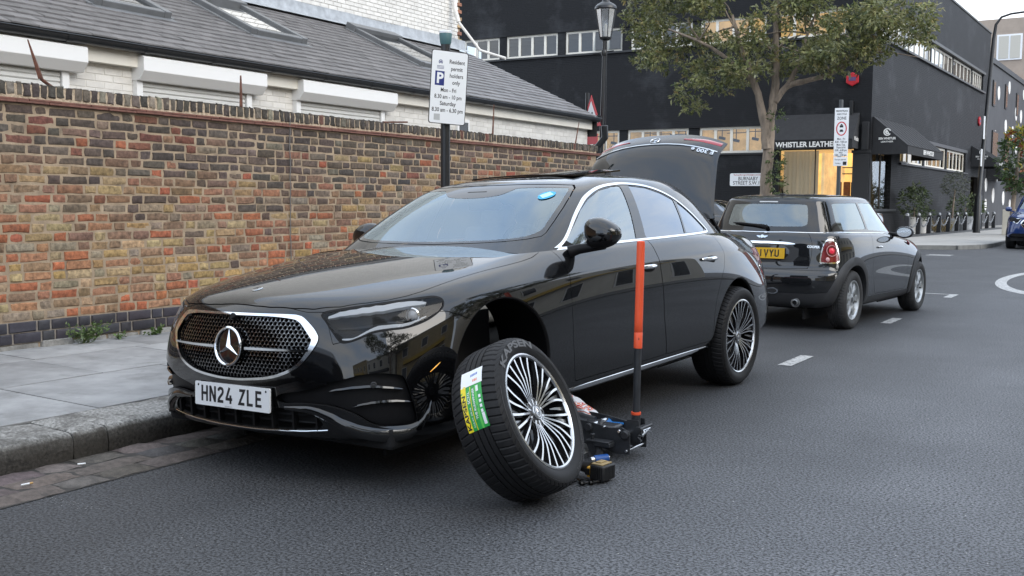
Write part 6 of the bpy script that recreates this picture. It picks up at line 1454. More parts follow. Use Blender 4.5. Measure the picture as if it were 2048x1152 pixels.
hlamp_p = crv([(.735, .712), (.775, .86), (.83, .925), (.895, .940), (.95, .925), (.995, .86), (1.030, .745), (1.010, .705), (.90, .692), (.77, .694)], 5)
hlamp, hrest = cutout(hrest, FRONT, hlamp_p, 0, rearw)
for c in (RWc, FWc): hrest = arch(hrest, c, FR)
hatch, hrest = cutout(hrest, FRONT, [(-.3, .628), (.30, .632), (.58, .640), (.62, .70), (.64, .80), (.65, .90), (.62, 1.02), (-.3, 1.02)], .002, rearw)
hbump, hrest = cutout(hrest, FRONT, [(-.3, .622), (.66, .622), (1.12, .622), (1.4, .60), (1.4, .2), (-.3, .2)], .0015, lambda P: P[:, 0] < .5)
blow, hbump = cutout(hbump, FRONT, [(-.3, .385), (.55, .385), (.8, .40), (1.4, .47), (1.4, .2), (-.3, .2)], .0008, lambda P: P[:, 0] < .6)
hdoor, hrest = cutout(hrest, SIDE, [(1.165, 1.1), (1.155, .94), (1.10, .80), (1.12, .60), (1.22, .42), (1.29, .325), (2.42, .315), (2.46, .50), (2.42, .75), (2.33, .93), (2.30, 1.1)], .002, lambda P: P[:, 1] > .5)
sill, hrest = cutout(hrest, SIDE, [(.98, .20), (.98, .305), (2.62, .300), (2.62, .20)], .001, lambda P: P[:, 1] > .5)
hlin = offs(arch(arch(hp_, RWc, FR+.01), FWc, FR+.01), -.012); hlin = cutout(hlin, FRONT, hlamp_p, -.004, rearw)[1]
patch_obj('body', [(both(hrest), m_pmini), (both(hlin), m_void), (both(sill), m_plast2)], hb)
ht = patch_obj('tailgate', [(both(hatch), m_pmini)], hb); patch_obj('rear_bumper', [(both(hbump), m_pmini), (both(blow), m_plast2)], hb)
for f in (lambda q: q, mirror): patch_obj('door', [(f(hdoor), m_pmini)], hb)
# lamps : red lens, chrome surround, round inner lights
inner_l = shrink(hlamp_p, .014)
for f, sg in ((lambda q: q, 1), (mirror, -1)):
    lo_ = cutout(hlamp, FRONT, inner_l, 0, rearw)
    tl = patch_obj('tail_lamp', [(f(offs(lo_[0], .004)), pbr('tail_red', (.20, .018, .022), .12, coat=1, var=.5, vscale=14))], hb); patch_obj('lamp_surround', [(f(offs(lo_[1], .009)), m_chrome)], tl)
    p, n = HS.at(FRONT, .905, .822, rearw); q = p+n*.005
    if sg < 0: q = q*[1, -1, 1]; n = n*[1, -1, 1]
    n3 = L3(n).normalized(); Mq = frame(L3(q), n3.orthogonal(), n3.cross(n3.orthogonal())); mb = MB(); mb.lathe([(.058, 0), (.058, .004), (.052, .004), (.052, 0)], Mq, 28); mb.build('lamp_ring', pbr('pale_pink', (.62, .35, .36), .2), tl, smooth=30)
    mb = MB(); mb.lathe([(.030, .002), (.020, .008), (0, .010)], Mq, 20); mb.build('lamp_centre', pbr('bright_red', (.62, .03, .06), .15, emit=(1, .05, .08), estr=.15), tl)
    p, n = HS.at(FRONT, .845, .735, rearw); q = p+n*.006
    if sg < 0: q = q*[1, -1, 1]
    mb = MB(); mb.lathe([(.022, 0), (.012, .006), (0, .007)], frame(L3(q), n3.orthogonal(), n3.cross(n3.orthogonal())), 16); mb.build('lamp_centre', pbr('pale_pink', (.62, .35, .36), .2), tl)
# wheel arch flares
for c in (RWc, FWc):
    for sg in (1, -1):
        vs = []; k = 0
        for a in np.arange(-20, 201, 4.):
            ca_, sa_ = math.cos(R_(a)), math.sin(R_(a)); row_ = []
            if c[1]+FR*sa_ < .24: continue
            for r, o_ in ((FR+.085, .001), (FR+.078, .014), (FR+.03, .020), (FR-.004, .014), (FR-.008, -.01), (FR+.02, -.32)):
                p, n = HS.at(SIDE, c[0]+r*ca_, max(.24, c[1]+r*sa_), lambda P: P[:, 1] > .55); base = p[1]+o_; row_.append(L3(np.array([c[0]+r*ca_, base, max(.235, c[1]+r*sa_)])*[1, sg, 1]))
            vs += row_; k += 1
        mb = MB(); mb.add(vs, [(6*i+j, 6*i+j+1, 6*i+7+j, 6*i+6+j) for i in range(k-1) for j in range(5)]); mb.m = 1; mb.box((sg*.44, c[0], .36), (.02, .8, .5)); mb.build('arch_flare', [m_plast2, m_void], hb, smooth=50)
# greenhouse
hw = lambda P: P[:, 2] < 1.36
rg_, hgr = cutout(hg_, TZ, crv([(-.3, 1.062), (0, 1.062), (.33, 1.064), (.42, 1.075), (.438, 1.11), (.425, 1.2), (.408, 1.268), (.38, 1.29), (.2, 1.296), (0, 1.297), (-.3, 1.297)], 4), 0, lambda P: (P[:, 0] < .5) & hw(P))
wg_, hgr = cutout(hgr, TZ, [(-.3, 1.0), (.40, 1.0), (.55, 1.02), (.585, 1.06), (.53, 1.22), (.47, 1.31), (.42, 1.335), (-.3, 1.345)], 0, lambda P: (P[:, 0] > 1.9-.0) & hw(P) & (P[:, 1] < .62))
sgp = [(.50, 1.03), (.455, 1.12), (.50, 1.29), (.56, 1.305), (1.15, 1.312), (1.19, 1.03)]
dgp = [(1.25, 1.02), (1.21, 1.312), (1.66, 1.31), (1.74, 1.295), (1.95, 1.15), (2.13, 1.00), (2.12, .985)]
sw2 = lambda P: (P[:, 1] > .45) & hw(P)
qg_, hgr = cutout(hgr, SIDE, sgp, 0, sw2); dg_, hgr = cutout(hgr, SIDE, dgp, 0, sw2)
blk, hgr = cutout(hgr, SIDE, [(-.2, .9), (-.2, 1.325), (.3, 1.322), (1.0, 1.332), (1.70, 1.328), (1.80, 1.31), (2.6, 1.30), (2.6, .9)], 0, hw)
hroof = patch_obj('roof', [(both(hgr), m_pmini), (both(blk), m_gloss)], hb)
m_mglass = glass('tinted_glass', (.34, .38, .40), 1.4, rcol=(.86, .96, 1), minr=.15)
patch_obj('rear_window', [(both(offs(rg_, -.003)), m_mglass)], ht); patch_obj('windscreen', [(both(offs(wg_, -.003)), m_mglass)], hb)
for f in (lambda q: q, mirror):
    patch_obj('side_window', [(f(offs(qg_, -.003)), m_mglass)], hb); patch_obj('side_window', [(f(offs(dg_, -.003)), m_mglass)], hb)
# bright belt line all the way round
pts = []
for sg in (-1, 1):
    row_ = []
    for j in range(0, 230, 3):
        q = HGB[-12, j]; row_.append(q*[1, sg, 1])
    pts.append(row_)
for sg in (1, -1):
    P_ = []
    for u in np.linspace(0, .60, 9): p, n = HS.at(TZ, u, 1.0, rearw); P_.append(L3((p+n*.002)*[1, sg, 1]))
    for s_ in np.linspace(.42, 2.2, 16): p, n = HS.at(SIDE, s_, 1.003-.020*(s_-.4)-.004*(s_-.4)**2, lambda P: P[:, 1] > .60); P_.append(L3((p+n*.003)*[1, sg, 1]))
    mb = MB(); mb.tube(P_, .0075, 8); mb.build('belt_trim', m_chrome, hb)
# roof spoiler lip
mb = MB(); vs = []
for t in np.linspace(-.47, .47, 25):
    p, n = HSG.at(TZ, abs(t), 1.352, lambda P: P[:, 0] < .6); p = p*[1, np.sign(t) or 1, 1]; e = 1-(abs(t)/.5)**6
    vs += [L3(p+[.06, 0, .014]), L3(p+[-.012*e, 0, .004]), L3(p+[-.016*e, 0, -.008]), L3(p+[-.004, 0, -.022])]
mb.add(vs, [(4*i+j, 4*i+j+1, 4*i+5+j, 4*i+4+j) for i in range(24) for j in range(3)]); mb.build('roof_spoiler', m_pmini, hroof, smooth=45)
mb = MB(); mb.tube([(-.10, .245, 1.317), (.10, .245, 1.317)], .008, 6); mb.build('brake_light', pbr('pale_glow', (.7, .72, .72), .3), hroof)
mb = MB(); mb.lathe([(.035, 0), (.03, .012), (.015, .02), (0, .022)], Matrix.Translation((0, .62, 1.392)) @ Matrix.Diagonal((1, 1.5, 1, 1)), 16); mb.tube([(0, .62, 1.41), (0, .60, 1.44), (0, .58, 1.46)], [.010, .006, .004], 8); mb.build('aerial', m_plast, hroof)
mb = MB(); mb.tube([(.02, .105, 1.055), (.0, .115, 1.065), (-.10, .125, 1.075), (-.26, .142, 1.088), (-.36, .165, 1.093)], [.018, .020, .014, .013, .006], 8); mb.lathe([(.025, -.02), (.022, .02), (0, .024)], frame((.02, .115, 1.055), (1, 0, 0), (0, 0, 1)), 16); mb.build('rear_wiper', m_plast, ht)
# handle bar, winged badge, plate, model word
def hp3(t, z, off=.003):
    p, n = HS.at(TZ, abs(t), z, rearw); p = p+n*off
    return L3(p*[1, -1 if t < 0 else 1, 1]), L3(n*[1, -1 if t < 0 else 1, 1])
vs = []
for t in np.linspace(-.36, .36, 19):
    e = (1-(abs(t)/.375)**8)
    for dz, of in ((.022*e, .001), (.014*e, .020), (-.010*e, .022), (-.018*e, .004)): p, n = hp3(t, .893+dz-.01*(t/.36)**2, of); vs.append(p)
mb = MB(); mb.add(vs, [(4*i+j, 4*i+j+1, 4*i+5+j, 4*i+4+j) for i in range(18) for j in range(3)]); mb.build('tailgate_handle', m_chrome, ht, smooth=40)
c, n = hp3(0, .952, .004); n = Vector((0, n.y, n.z)).normalized(); Mw = Matrix((Vector((1, 0, 0)), n.cross(Vector((1, 0, 0))), n)).transposed().to_4x4(); Mw.translation = c
mb = MB(); mb.lathe([(.020, 0), (.020, .006), (.015, .008), (0, .008)], Mw, 20)
for sg in (-1, 1): mb.prism([(sg*.018, .010), (sg*.062, .012), (sg*.058, .003), (sg*.046, -.003), (sg*.036, -.010), (sg*.016, -.012)][::sg], 0, .004, Mw)
mb.build('winged_badge', m_silver, ht, smooth=20)
mb = MB(); vs = []
for t, z0_, z1_ in ((-.40, .76, .84), (-.34, .70, .862), (0, .690, .865), (.34, .70, .862), (.40, .76, .84)):
    vs += [hp3(t, z0_, .003)[0], hp3(t, z1_, .003)[0]]
mb.add(vs, [(2*i, 2*i+1, 2*i+3, 2*i+2) for i in range(4)]); mb.build('plate_recess', m_plast2, ht, smooth=20)
c, n = hp3(0, .787, .013); n = Vector((0, -1, .08)).normalized(); Mw = Matrix((Vector((1, 0, 0)), n.cross(Vector((1, 0, 0))), n)).transposed().to_4x4(); Mw.translation = c
mb = MB(); mb.prism(pl, -.004, .003, Mw); npl = mb.build('number_plate', m_platey, ht, smooth=20)
mb = MB(); plate_text(mb, '61 VYU', Mw @ Matrix.Translation((.062, 0, .0036)), 0, .00095); mb.build('lettering', m_ink, npl, smooth=0, recalc=False)
pa, n = hp3(.475, .862, .004); pb_, _ = hp3(.60, .858, .004); Mw = frame(pa.lerp(pb_, .5), pb_-pa, n.cross(pb_-pa)); mb = MB(); put_text(mb, 'COOPER', Mw, .034, .001, 1.05, ext=.001, width=.125); mb.build('model_lettering', m_silver, ht, smooth=0, recalc=False)
# bumper bits
p, n = hp3(.16, .405, .002); n3 = n.normalized(); Mw = frame(p, Vector((1, 0, 0)), n3.cross(Vector((1, 0, 0)))); mb = MB()
mb.prism([(.065*math.cos(2*math.pi*i/28), .034*math.sin(2*math.pi*i/28)) for i in range(28)], -.01, .006, Mw); fl = mb.build('fog_lamp', m_silver, hb, smooth=20); mb = MB(); mb.prism([(.050*math.cos(2*math.pi*i/28), .024*math.sin(2*math.pi*i/28)) for i in range(28)], .0062, .009, Mw); mb.build('lens', m_plast2, fl, smooth=20)
mb = MB(); mb.lathe([(.048, .012), (.048, .005), (.031, .005), (.032, -.018), (.027, -.021), (.024, -.01), (.022, .10)], Matrix.Translation((.40, .03, .290)) @ Matrix.Rotation(R_(-90), 4, 'X'), 24); mb.build('exhaust_tip', m_grey, hb); mb = MB(); mb.lathe([(.024, 0), (0, 0)], Matrix.Translation((.40, .026, .290)) @ Matrix.Rotation(R_(90), 4, 'X'), 24); mb.build('exhaust_bore', m_void, hb, smooth=0)
mb = MB(); mb.box((0, 1.85, .24), (1.4, 3.2, .06)); mb.build('underbody', m_void, hb, smooth=0)
for sg in (1, -1):
    mb = MB(); p, n = HS.at(SIDE, 1.34, .835, lambda P: P[:, 1] > .6); q = [L3(np.array([1.27+.14*i/6, p[1]+.006+.016*math.sin(math.pi*i/6), .835])*[1, sg, 1]) for i in range(7)]; mb.tube(q, [.008, .011, .012, .012, .012, .011, .008], 8); mb.build('door_handle', m_chrome, hb)
    mb = MB(); C0 = Vector((sg*.915, 1.985, .985)); vs = []; nu, nv = 20, 12
    for i in range(nv+1):
        ph = math.pi*i/nv-math.pi/2
        for j in range(nu):
            th = 2*math.pi*j/nu; y = .075*math.cos(ph)*math.sin(th); y = max(y, -.02); vs.append(C0+Vector((.105*math.cos(ph)*math.cos(th), y, .068*math.sin(ph))))
    mb.add(vs, [(i*nu+j, i*nu+(j+1) % nu, (i+1)*nu+(j+1) % nu, (i+1)*nu+j) for i in range(nv) for j in range(nu)]); mm_ = mb.build('door_mirror', m_pmini, hb, smooth=50)
    mb = MB(); mb.lathe([(.052, 0), (0, .0)], Matrix.Translation(C0+Vector((0, -.0212, 0))) @ Matrix.Diagonal((1.55, 1, 1, 1)) @ Matrix.Rotation(R_(90), 4, 'X'), 28); mb.build('mirror_glass', m_silver, mm_, smooth=0)
    mb = MB(); mb.tube([(sg*.73, 2.05, .965), (sg*.84, 2.01, .95)], .022, 8); mb.build('mirror_arm', m_plast, mm_)
    p, n = HS.at(SIDE, 2.52, .845, lambda P: P[:, 1] > .5); p = p*[1, sg, 1]; mb = MB(); mb.tube([L3(p+[-.06, sg*.006, .03]), L3(p+[0, sg*.010, 0]), L3(p+[.02, sg*.006, -.03])], [.006, .014, .006], 8); mb.build('side_repeater', m_redl, hb)
for x in (-.34, .34):
    for y in (1.45, .75):
        mb = MB(); mb.box((x, y+.15, .55), (.48, .5, .15)); mb.box((x, y-.12, .80), (.46, .13, .52), Matrix.Rotation(R_(12), 3, 'X')); mb.box((x, y-.19, 1.13), (.26, .09, .18)); mb.build('seat', m_seatd, hb, smooth=30, bevel=.05)
mb = MB(); mb.box((0, 2.2, .88), (1.3, .3, .14)); mb.box((0, 1.4, .42), (1.3, 2.0, .05)); mb.build('dashboard', m_seatd, hb, smooth=30, bevel=.03)
mb = MB(); mb.tube([(.34+.18*math.cos(2*math.pi*i/28), 1.93, .93+.17*math.sin(2*math.pi*i/28)) for i in range(28)], .015, 8, closed=True); mb.build('steering_wheel', m_plast, hb)
wh = None
for (c, sg) in ((RWc, 1), (FWc, 1), (RWc, -1), (FWc, -1)):
    e = bpy.data.objects.new('wheel', None); e.empty_display_size = .1; COL.objects.link(e); e.parent = hb; e.location = (sg*.822, c[0], c[1]); e.rotation_euler = (0, 0, 0 if sg > 0 else math.pi)
    if wh is None: wh = e; wheel_parts(e, .309, .19, .205, 'holes', True, pitches=60)
    else:
        for ch in wh.children: q = ch.copy(); COL.objects.link(q); q.parent = e

# ------------------------------------------------------------------ other parked cars: one generic saloon shell, restyled
def other_car(name, label, M, mat, sx=1., sz=1., suv=False, soft=None, nose_only=False):
    t = thing(name, label, 'car', mat=M)
    B2 = BODY.copy(); G2 = GH.copy()
    for A_ in (B2, G2): A_[..., 0] *= sx; A_[..., 2] *= sz
    if suv: G2[..., 2] = 1.03*sz+(G2[..., 2]-1.03*sz)*1.25; G2[3:, 8:, 0] += .45*sx*np.linspace(0, 1, 5)[None, :]; B2[0:2, :, 2] += .06
    p1, p2 = grid_patch(evalgrid(B2, 60, 120)), grid_patch(evalgrid(G2, 50, 90))
    cf, cb, r = (.90*sx, .42), (3.79*sx, .42), .40
    for c in (cf, cb): p1 = arch(p1, c, r)
    sc = lambda po: [(x*(sx if abs(x) > .2 or True else 1), z*sz) for x, z in po]
    he, p1 = cutout(p1, FRONT, sc(head_p), 0, fr_win); gi, p1 = cutout(p1, FRONT, sc(grille_p), 0, lambda P: P[:, 0] < .5)
    lw_, p1 = cutout(p1, FRONT, sc([(-.1, .43), (.9, .44), (1.2, .36), (.9, .30), (-.1, .30)]), 0, fr_win)
    patch_obj('body', [(both(p1), mat), (both(offs(lw_, -.03)), m_void)], t)
    g_ = patch_obj('grille', [(both(offs(gi, -.02)), m_plast)], t); patch_obj('grille_frame', [(both(ring(FRONT, gi, sc(grille_p), sc(inner_g), .004, lambda P: P[:, 0] < .5)), m_chrome)], g_)
    mb = MB(); mb.box((0, .06, .68*sz), (.85, .02, .02)); mb.lathe([(.09, 0), (.085, .02), (0, .02)], Matrix.Translation((0, .05, .68*sz)) @ Matrix.Rotation(R_(90), 4, 'X'), 24); mb.build('grille_bar', m_chrome, g_, smooth=30)
    for f in (lambda q: q, mirror):
        hl_ = patch_obj('headlight', [(f(offs(he, -.01)), m_void)], t); patch_obj('light_strip', [(f(offs(cutout(he, FRONT, shrink(np.array(sc(head_p)), .02), 0, fr_win)[1], -.004)), m_silver)], hl_)
    z0_ = 1.03*sz; gz = lambda z: z0_+(z*sz-z0_)*(1.25 if suv else 1)
    sid = lambda po: [(x*sx+(.30*sx if (suv and x > 3) else 0), gz(z)) for x, z in po]
    glassp = []
    for po in (fg_p, rg_p, qg_p): a, p2 = cutout(p2, SIDE, sid(po), 0, lambda P: (P[:, 0] > 1.3) & (P[:, 1] > .45)); glassp.append(a)
    a, p2 = cutout(p2, TZ, [(q[0], gz(q[1])) for q in ws_p], 0, lambda P: P[:, 0] < 2.4*sx); ws_ = a
    a, p2 = cutout(p2, TZ, [(q[0], gz(q[1])) for q in rw_p], 0, lambda P: P[:, 0] > 3.3*sx)
    patch_obj('roof', [(both(p2), soft or mat)], t); patch_obj('windscreen', [(both(ws_), m_wind)], t); patch_obj('rear_window', [(both(a), m_privg)], t)
    for f in (lambda q: q, mirror): patch_obj('side_window', [(f(join(*glassp)), m_privg)], t)
    for sg in (1, -1):
        mb = MB(); mb.lathe([(0, -.11), (.06, -.08), (.078, 0), (.06, .07), (0, .10)], Matrix.Translation((sg*1.0, 1.75*sx, 1.10*sz)) @ Matrix.Rotation(R_(90), 4, 'Y'), 16); mb.tube([(sg*.84, 1.68*sx, 1.03*sz), (sg*.98, 1.74*sx, 1.06*sz)], .025, 6); mb.build('door_mirror', mat, t, smooth=50)
        mb = MB(); mb.box((sg*.5, cf[0], .42), (.02, .86, .62)); mb.box((sg*.5, cb[0], .42), (.02, .86, .62)); mb.build('wheel_well', m_void, t, smooth=0)
        for c in (cf, cb):
            e = bpy.data.objects.new('wheel', None); COL.objects.link(e); e.parent = t; e.location = (sg*.915, c[0], .352); e.rotation_euler = (0, 0, 0 if sg > 0 else math.pi)
            for ch in wr.children: q = ch.copy(); COL.objects.link(q); q.parent = e
    mb = MB(); mb.box((0, 2.45*sx, .30), (1.5, 4.4*sx, .1)); mb.box((0, 1.75*sx, .95*sz), (1.4, .4, .15)); mb.build('underbody', m_void, t, smooth=0)
    for x in (-.37, .37):
        mb = MB(); mb.box((x, 2.55*sx, .9*sz), (.5, .16, .7)); mb.box((x, 2.62*sx, 1.28*sz), (.26, .1, .16)); mb.build('seat', m_seatd, t, smooth=30, bevel=.04)
    return t
def at(x, y, rz): return Matrix.Translation((x, y, 0)) @ Matrix.Rotation(rz, 4, 'Z')
suv = other_car('suv', 'dark blue car facing the camera at the kerb beside the far pavement', at(-3.12, 34.4, 0), m_pblue, .95, 1.10, True)
m_pdark = paint('dark_grey_paint', (.012, .014, .017), .2)
other_car('parked_car', 'dark grey car parked in the side street behind the raised boot lid', at(-13.4, 26.6, R_(-97)), m_pdark, .95, .98)
other_car('parked_car', 'dark green soft top car parked by the lit shopfront beyond the hatchback roof', at(-11.4, 31.0, R_(-92)), pbr('dark_green_paint', (.008, .022, .020), .15, coat=1), .92, 1.10, soft=pbr('soft_top', (.010, .022, .020), .8))
other_car('parked_car', 'dark blue car at the left edge of the road ahead of the saloon', at(-3.52, -3.33, R_(0)), paint('midnight_paint', (.008, .012, .02), .2), 1.0, 1.0)
# ================================================================== spare wheel leaning on the open arch
wn = Vector((.89787, .09442, .43001)).normalized(); wy = Vector((0, 0, 1)).cross(wn).normalized(); wz = wn.cross(wy)
Mw_ = Matrix((wn, wy, wz)).transposed().to_4x4(); Mw_.translation = (-2.21403, 3.77111, .3985)
sw = thing('loose_wheel', 'loose alloy wheel with a new tyre and bright label leaning against the black saloon', 'wheel', mat=Mw_)
wheel_parts(sw, .346, .238, disc=False)
def tread_pt(deg, x, r=.3482): a = R_(deg); return Vector((x, r*math.cos(a), r*math.sin(a)))
def tread_patch(name, d0, d1, x0, x1, mat, r=00.3485, par=None, n=16):
    mb = MB(); vs = []
    for i in range(n+1):
        d = d0+(d1-d0)*i/n
        for x in np.linspace(x0, x1, 5): vs.append(tread_pt(d, x, r+jit(.0003)))
    mb.add(vs, [(i*5+j, i*5+j+1, i*5+6+j, i*5+5+j) for i in range(n) for j in range(4)]); return mb.build(name, mat, par, smooth=60)
lab = tread_patch('tyre_label', 144, 176, -.064, -.168, pbr('label_green', (.02, .33, .06), .4, var=.2, vscale=30), par=sw)
tread_patch('label_yellow', 143, 176, -.144, -.169, pbr('label_yellow', (.85, .68, .02), .4), 00.3489, lab)
tread_patch('label_white', 131, 144, -.060, -.168, m_white, 00.3489, lab)
tread_patch('label_stripe', 145, 176, -.121, -.124, pbr('label_yellow', (.85, .68, .02), .4), 00.3489, lab)
tread_patch('label_lime', 145, 176, -.090, -.100, pbr('label_lime', (.12, .55, .10), .4), 00.3488, lab)
tread_patch('label_white', 166, 174, -.070, -.084, m_white, 00.3489, lab); tread_patch('label_white', 145.5, 150, -.082, -.094, m_white, 00.3490, lab)
def tread_text(mb, txt, dA, dB, x, size, r=00.3493, bold=.0):
    """text running round the tread from angle dA to dB, its height along the axle"""
    vs, fs = text_geo(txt, 1, bold, 1); x0 = min(q.x for q in vs); x1 = max(q.x for q in vs)
    mb.add([tread_pt(dA+(dB-dA)*(q.x-x0)/(x1-x0), x-q.y*size, r) for q in vs], fs)
mb = MB(); tread_text(mb, 'KAPSEN', 174.5, 150, -.1565, .024, bold=.03); mb.build('lettering', m_ink, lab, smooth=0, recalc=False)
mb = MB(); tread_text(mb, 'SC31L', 157, 148, -.133, .017, bold=.02); tread_text(mb, 'THE RUNWINNER', 169, 146.5, -.108, .014, bold=.02); tread_text(mb, '225/45 ZR18', 174, 160, -.131, .010); 
for d in (153, 156.5, 160, 163.5): mb.add([tread_pt(d, -.073, 00.3492), tread_pt(d+2.2, -.073, 00.3492), tread_pt(d+2.2, -.084, 00.3492), tread_pt(d, -.084, 00.3492)], [(0, 1, 2, 3)])
mb.build('lettering', m_white, lab, smooth=0, recalc=False)
mb = MB()
for i, c in enumerate((.0, .9, 1.8, 2.7, 3.6)): mb.add([tread_pt(134.5+i*.1, -.085-c*.008, 00.3492), tread_pt(136.5+i*.15, -.086-c*.008, 00.3492), tread_pt(136.5+i*.15, -.091-c*.008, 00.3492), tread_pt(134.5+i*.1, -.090-c*.008, 00.3492)], [(0, 1, 2, 3)])
mb.build('label_bars', pbr('label_blue', (.03, .12, .45), .4), lab, smooth=0, recalc=False)
mb = MB()
for i, c in enumerate((0, 1, 2)): mb.add([tread_pt(139.5, -.086-c*.008, 00.3492), tread_pt(141.6, -.087-c*.008, 00.3492), tread_pt(141.6, -.092-c*.008, 00.3492), tread_pt(139.5, -.091-c*.008, 00.3492)], [(0, 1, 2, 3)])
mb.build('label_bars', pbr('label_orange', (.75, .16, .05), .4), lab, smooth=0, recalc=False)
# raised name on the sidewall, following the wheel's curve
def wall_text(mb, txt, dA, dB, r, size, bold=.02):
    vs, fs = text_geo(txt, 1, bold, 1, ext=0); x0 = min(q.x for q in vs); x1 = max(q.x for q in vs); y0 = min(q.y for q in vs); y1 = max(q.y for q in vs)
    out = []
    for q in vs:
        a = R_(dA+(dB-dA)*(q.x-x0)/(x1-x0)); rr_ = r+(q.y-(y0+y1)/2)/(y1-y0)*size; out.append(Vector((.0128 if rr_ < .312 else .0112, rr_*math.cos(a), rr_*math.sin(a))))
    mb.add(out, fs)
mb = MB(); wall_text(mb, 'KAPSEN', 131, 66, .306, .034, .035); mb.build('sidewall_name', pbr('rubber_light', (.11, .113, .118), .6), sw, smooth=0, recalc=False)
mb = MB()
for a0, a1, r in ((40, -60, .322), (58, -40, .296), (150, 250, .318)):
    pts = [(.0125 if r < .31 else .009, r*math.cos(R_(a)), r*math.sin(R_(a))) for a in np.linspace(a0, a1, 40)]; mb.tube(pts, .0012, 4)
wall_text(mb, '245/40ZR20 99W', -75, -20, .306, .014, .0); mb.build('sidewall_rib', pbr('rubber_rib', (.05, .05, .052), .6), sw, smooth=40)

# ================================================================== trolley jack
m_jack = pbr('jack_enamel', (.030, .032, .036), .38, var=.25, vscale=20); m_orange = pbr('orange_sleeve', (.80, .10, .035), .42, var=.08, vscale=9); m_steel = pbr('bright_steel', (.62, .63, .65), .22, metal=1, var=.2, vscale=40)
jk = thing('trolley_jack', 'black trolley jack under the saloon with an upright orange topped handle', 'jack', (-2.45, 4.70, 0))
def jl(mb): mb.v = [(a+2.45, b_-4.70, c_) for a, b_, c_ in mb.v]; return mb
def side_plate(y):
    mb = MB(); poly = [(-2.19, .035), (-2.19, .135), (-2.20, .155), (-2.235, .168), (-2.30, .160), (-2.42, .178), (-2.52, .185), (-2.62, .168), (-2.80, .105), (-3.02, .085), (-3.06, .06), (-3.02, .04), (-2.72, .042), (-2.52, .055), (-2.44, .06), (-2.36, .055), (-2.26, .032)]
    vs = [(a, y-.004, c_) for a, c_ in poly]+[(a, y+.004, c_) for a, c_ in poly]; n = len(poly)
    mb.add(vs, [tuple(range(n)), tuple(range(n, 2*n))[::-1]]+[(i, (i+1) % n, n+(i+1) % n, n+i) for i in range(n)]); return jl(mb).build('side_plate', m_jack, jk, smooth=0, bevel=.002)
side_plate(4.605); side_plate(4.80)
for (x, z_, r, m_) in ((-2.215, .135, .022, m_jack), (-2.245, .150, .009, m_steel), (-2.42, .150, .022, m_jack), (-2.475, .128, .014, m_steel), (-2.205, .055, .008, m_steel), (-2.33, .162, .006, m_steel)):
    mb = MB(); mb.lathe([(r, 0), (r, -.012), (r*.75, -.016), (0, -.016)], frame((x, 4.601, z_), (1, 0, 0), (0, 0, 1)).copy() @ Matrix.Rotation(math.pi, 4, 'X'), 20); jl(mb).build('bolt', m_, jk)
for x_, z_, r_ in ((-2.205, .055, .008), (-2.225, .13, .020), (-2.42, .15, .018)): mb = MB(); mb.cyl((x_, 4.602, z_), (x_, 4.80, z_), r_, 14); jl(mb).build('cross_rod', m_steel, jk)
mb = MB(); mb.box((-2.45, 4.70, .12), (.30, .11, .07)); mb.cyl((-2.38, 4.70, .14), (-2.62, 4.70, .12), .035, 16); jl(mb).build('hydraulic_body', m_jack, jk, smooth=30, bevel=.012)
mb = MB()
for y in (4.655, 4.745): mb.tube([(-2.46, y, .155), (-2.75, y, .185), (-3.0, y, .26)], [.02, .024, .02], 8)
mb.lathe([(.05, 0), (.052, .02), (.03, .03), (0, .03)], Matrix.Translation((-3.02, 4.70, .265)), 20); jl(mb).build('lift_arm', m_jack, jk)
def caster(y, sg):
    e = bpy.data.objects.new('caster', None); COL.objects.link(e); e.parent = jk; e.location = (-2.355+2.45, y-4.70, .0)
    mb = MB(); mb.box((.02, 0, .098), (.13, .062, .008)); mb.box((.045, 0, .085), (.09, .058, .02)); mb.cyl((-.02, 0, .10), (-.02, 0, .125), .008, 10); mb.tube([(-.02, 0, .122), (-.02, 0, .130)], .013, 8); mb.build('bracket', m_jack, e, smooth=30, bevel=.003)
    mb = MB()
    for s_ in (-.020, .020): mb.prism([(-.05, .092), (.0, .094), (.012, .050), (.004, .028), (-.012, .026), (-.035, .06)], s_-.002, s_+.002, frame((0, 0, 0), (1, 0, 0), (0, 0, 1)))
    mb.build('fork', m_jack, e, smooth=0)
    mb = MB(); mb.lathe([(.0, -.014), (.020, -.014), (.022, -.012), (.036, -.013), (.038, -.009), (.038, .009), (.036, .013), (.022, .012), (.020, .014), (0, .014)], frame((.0, 0, .038), (1, 0, 0), (0, 0, 1)), 28); mb.build('roller', pbr('roller_grey', (.10, .10, .105), .5), e, smooth=30)
caster(4.555, -1); caster(4.85, 1)
mb = MB(); mb.tube([(-2.205, 4.70, .17), (-2.205, 4.70, .225)], .024, 16)
for y in (4.665, 4.735): mb.prism([(-2.26, .09), (-2.16, .09), (-2.172, .20), (-2.235, .20)], y-.004, y+.004, frame((0, 0, 0), (1, 0, 0), (0, 0, 1)) @ Matrix.Diagonal((1, 1, -1, 1)))
mb.box((-2.165, 4.70, .155), (.03, .11, .03)); mb.cyl((-2.15, 4.63, .165), (-2.15, 4.77, .165), .007, 10); mb.tube([(-2.17, 4.65, .12), (-2.145, 4.65, .10), (-2.14, 4.65, .125), (-2.165, 4.65, .13)], .005, 6); jl(mb).build('handle_yoke', m_jack, jk, smooth=30)
mb = MB(); mb.cyl((-2.150, 4.66, .15), (-2.148, 4.74, .15), .008, 12); mb.tube([(-2.15, 4.66, .13), (-2.13, 4.68, .155), (-2.135, 4.72, .14)], .008, 8); jl(mb).build('yoke_pin', m_steel, jk)
hx_ = lambda z_: (-2.205+.012*(z_-.2), 4.70, z_)
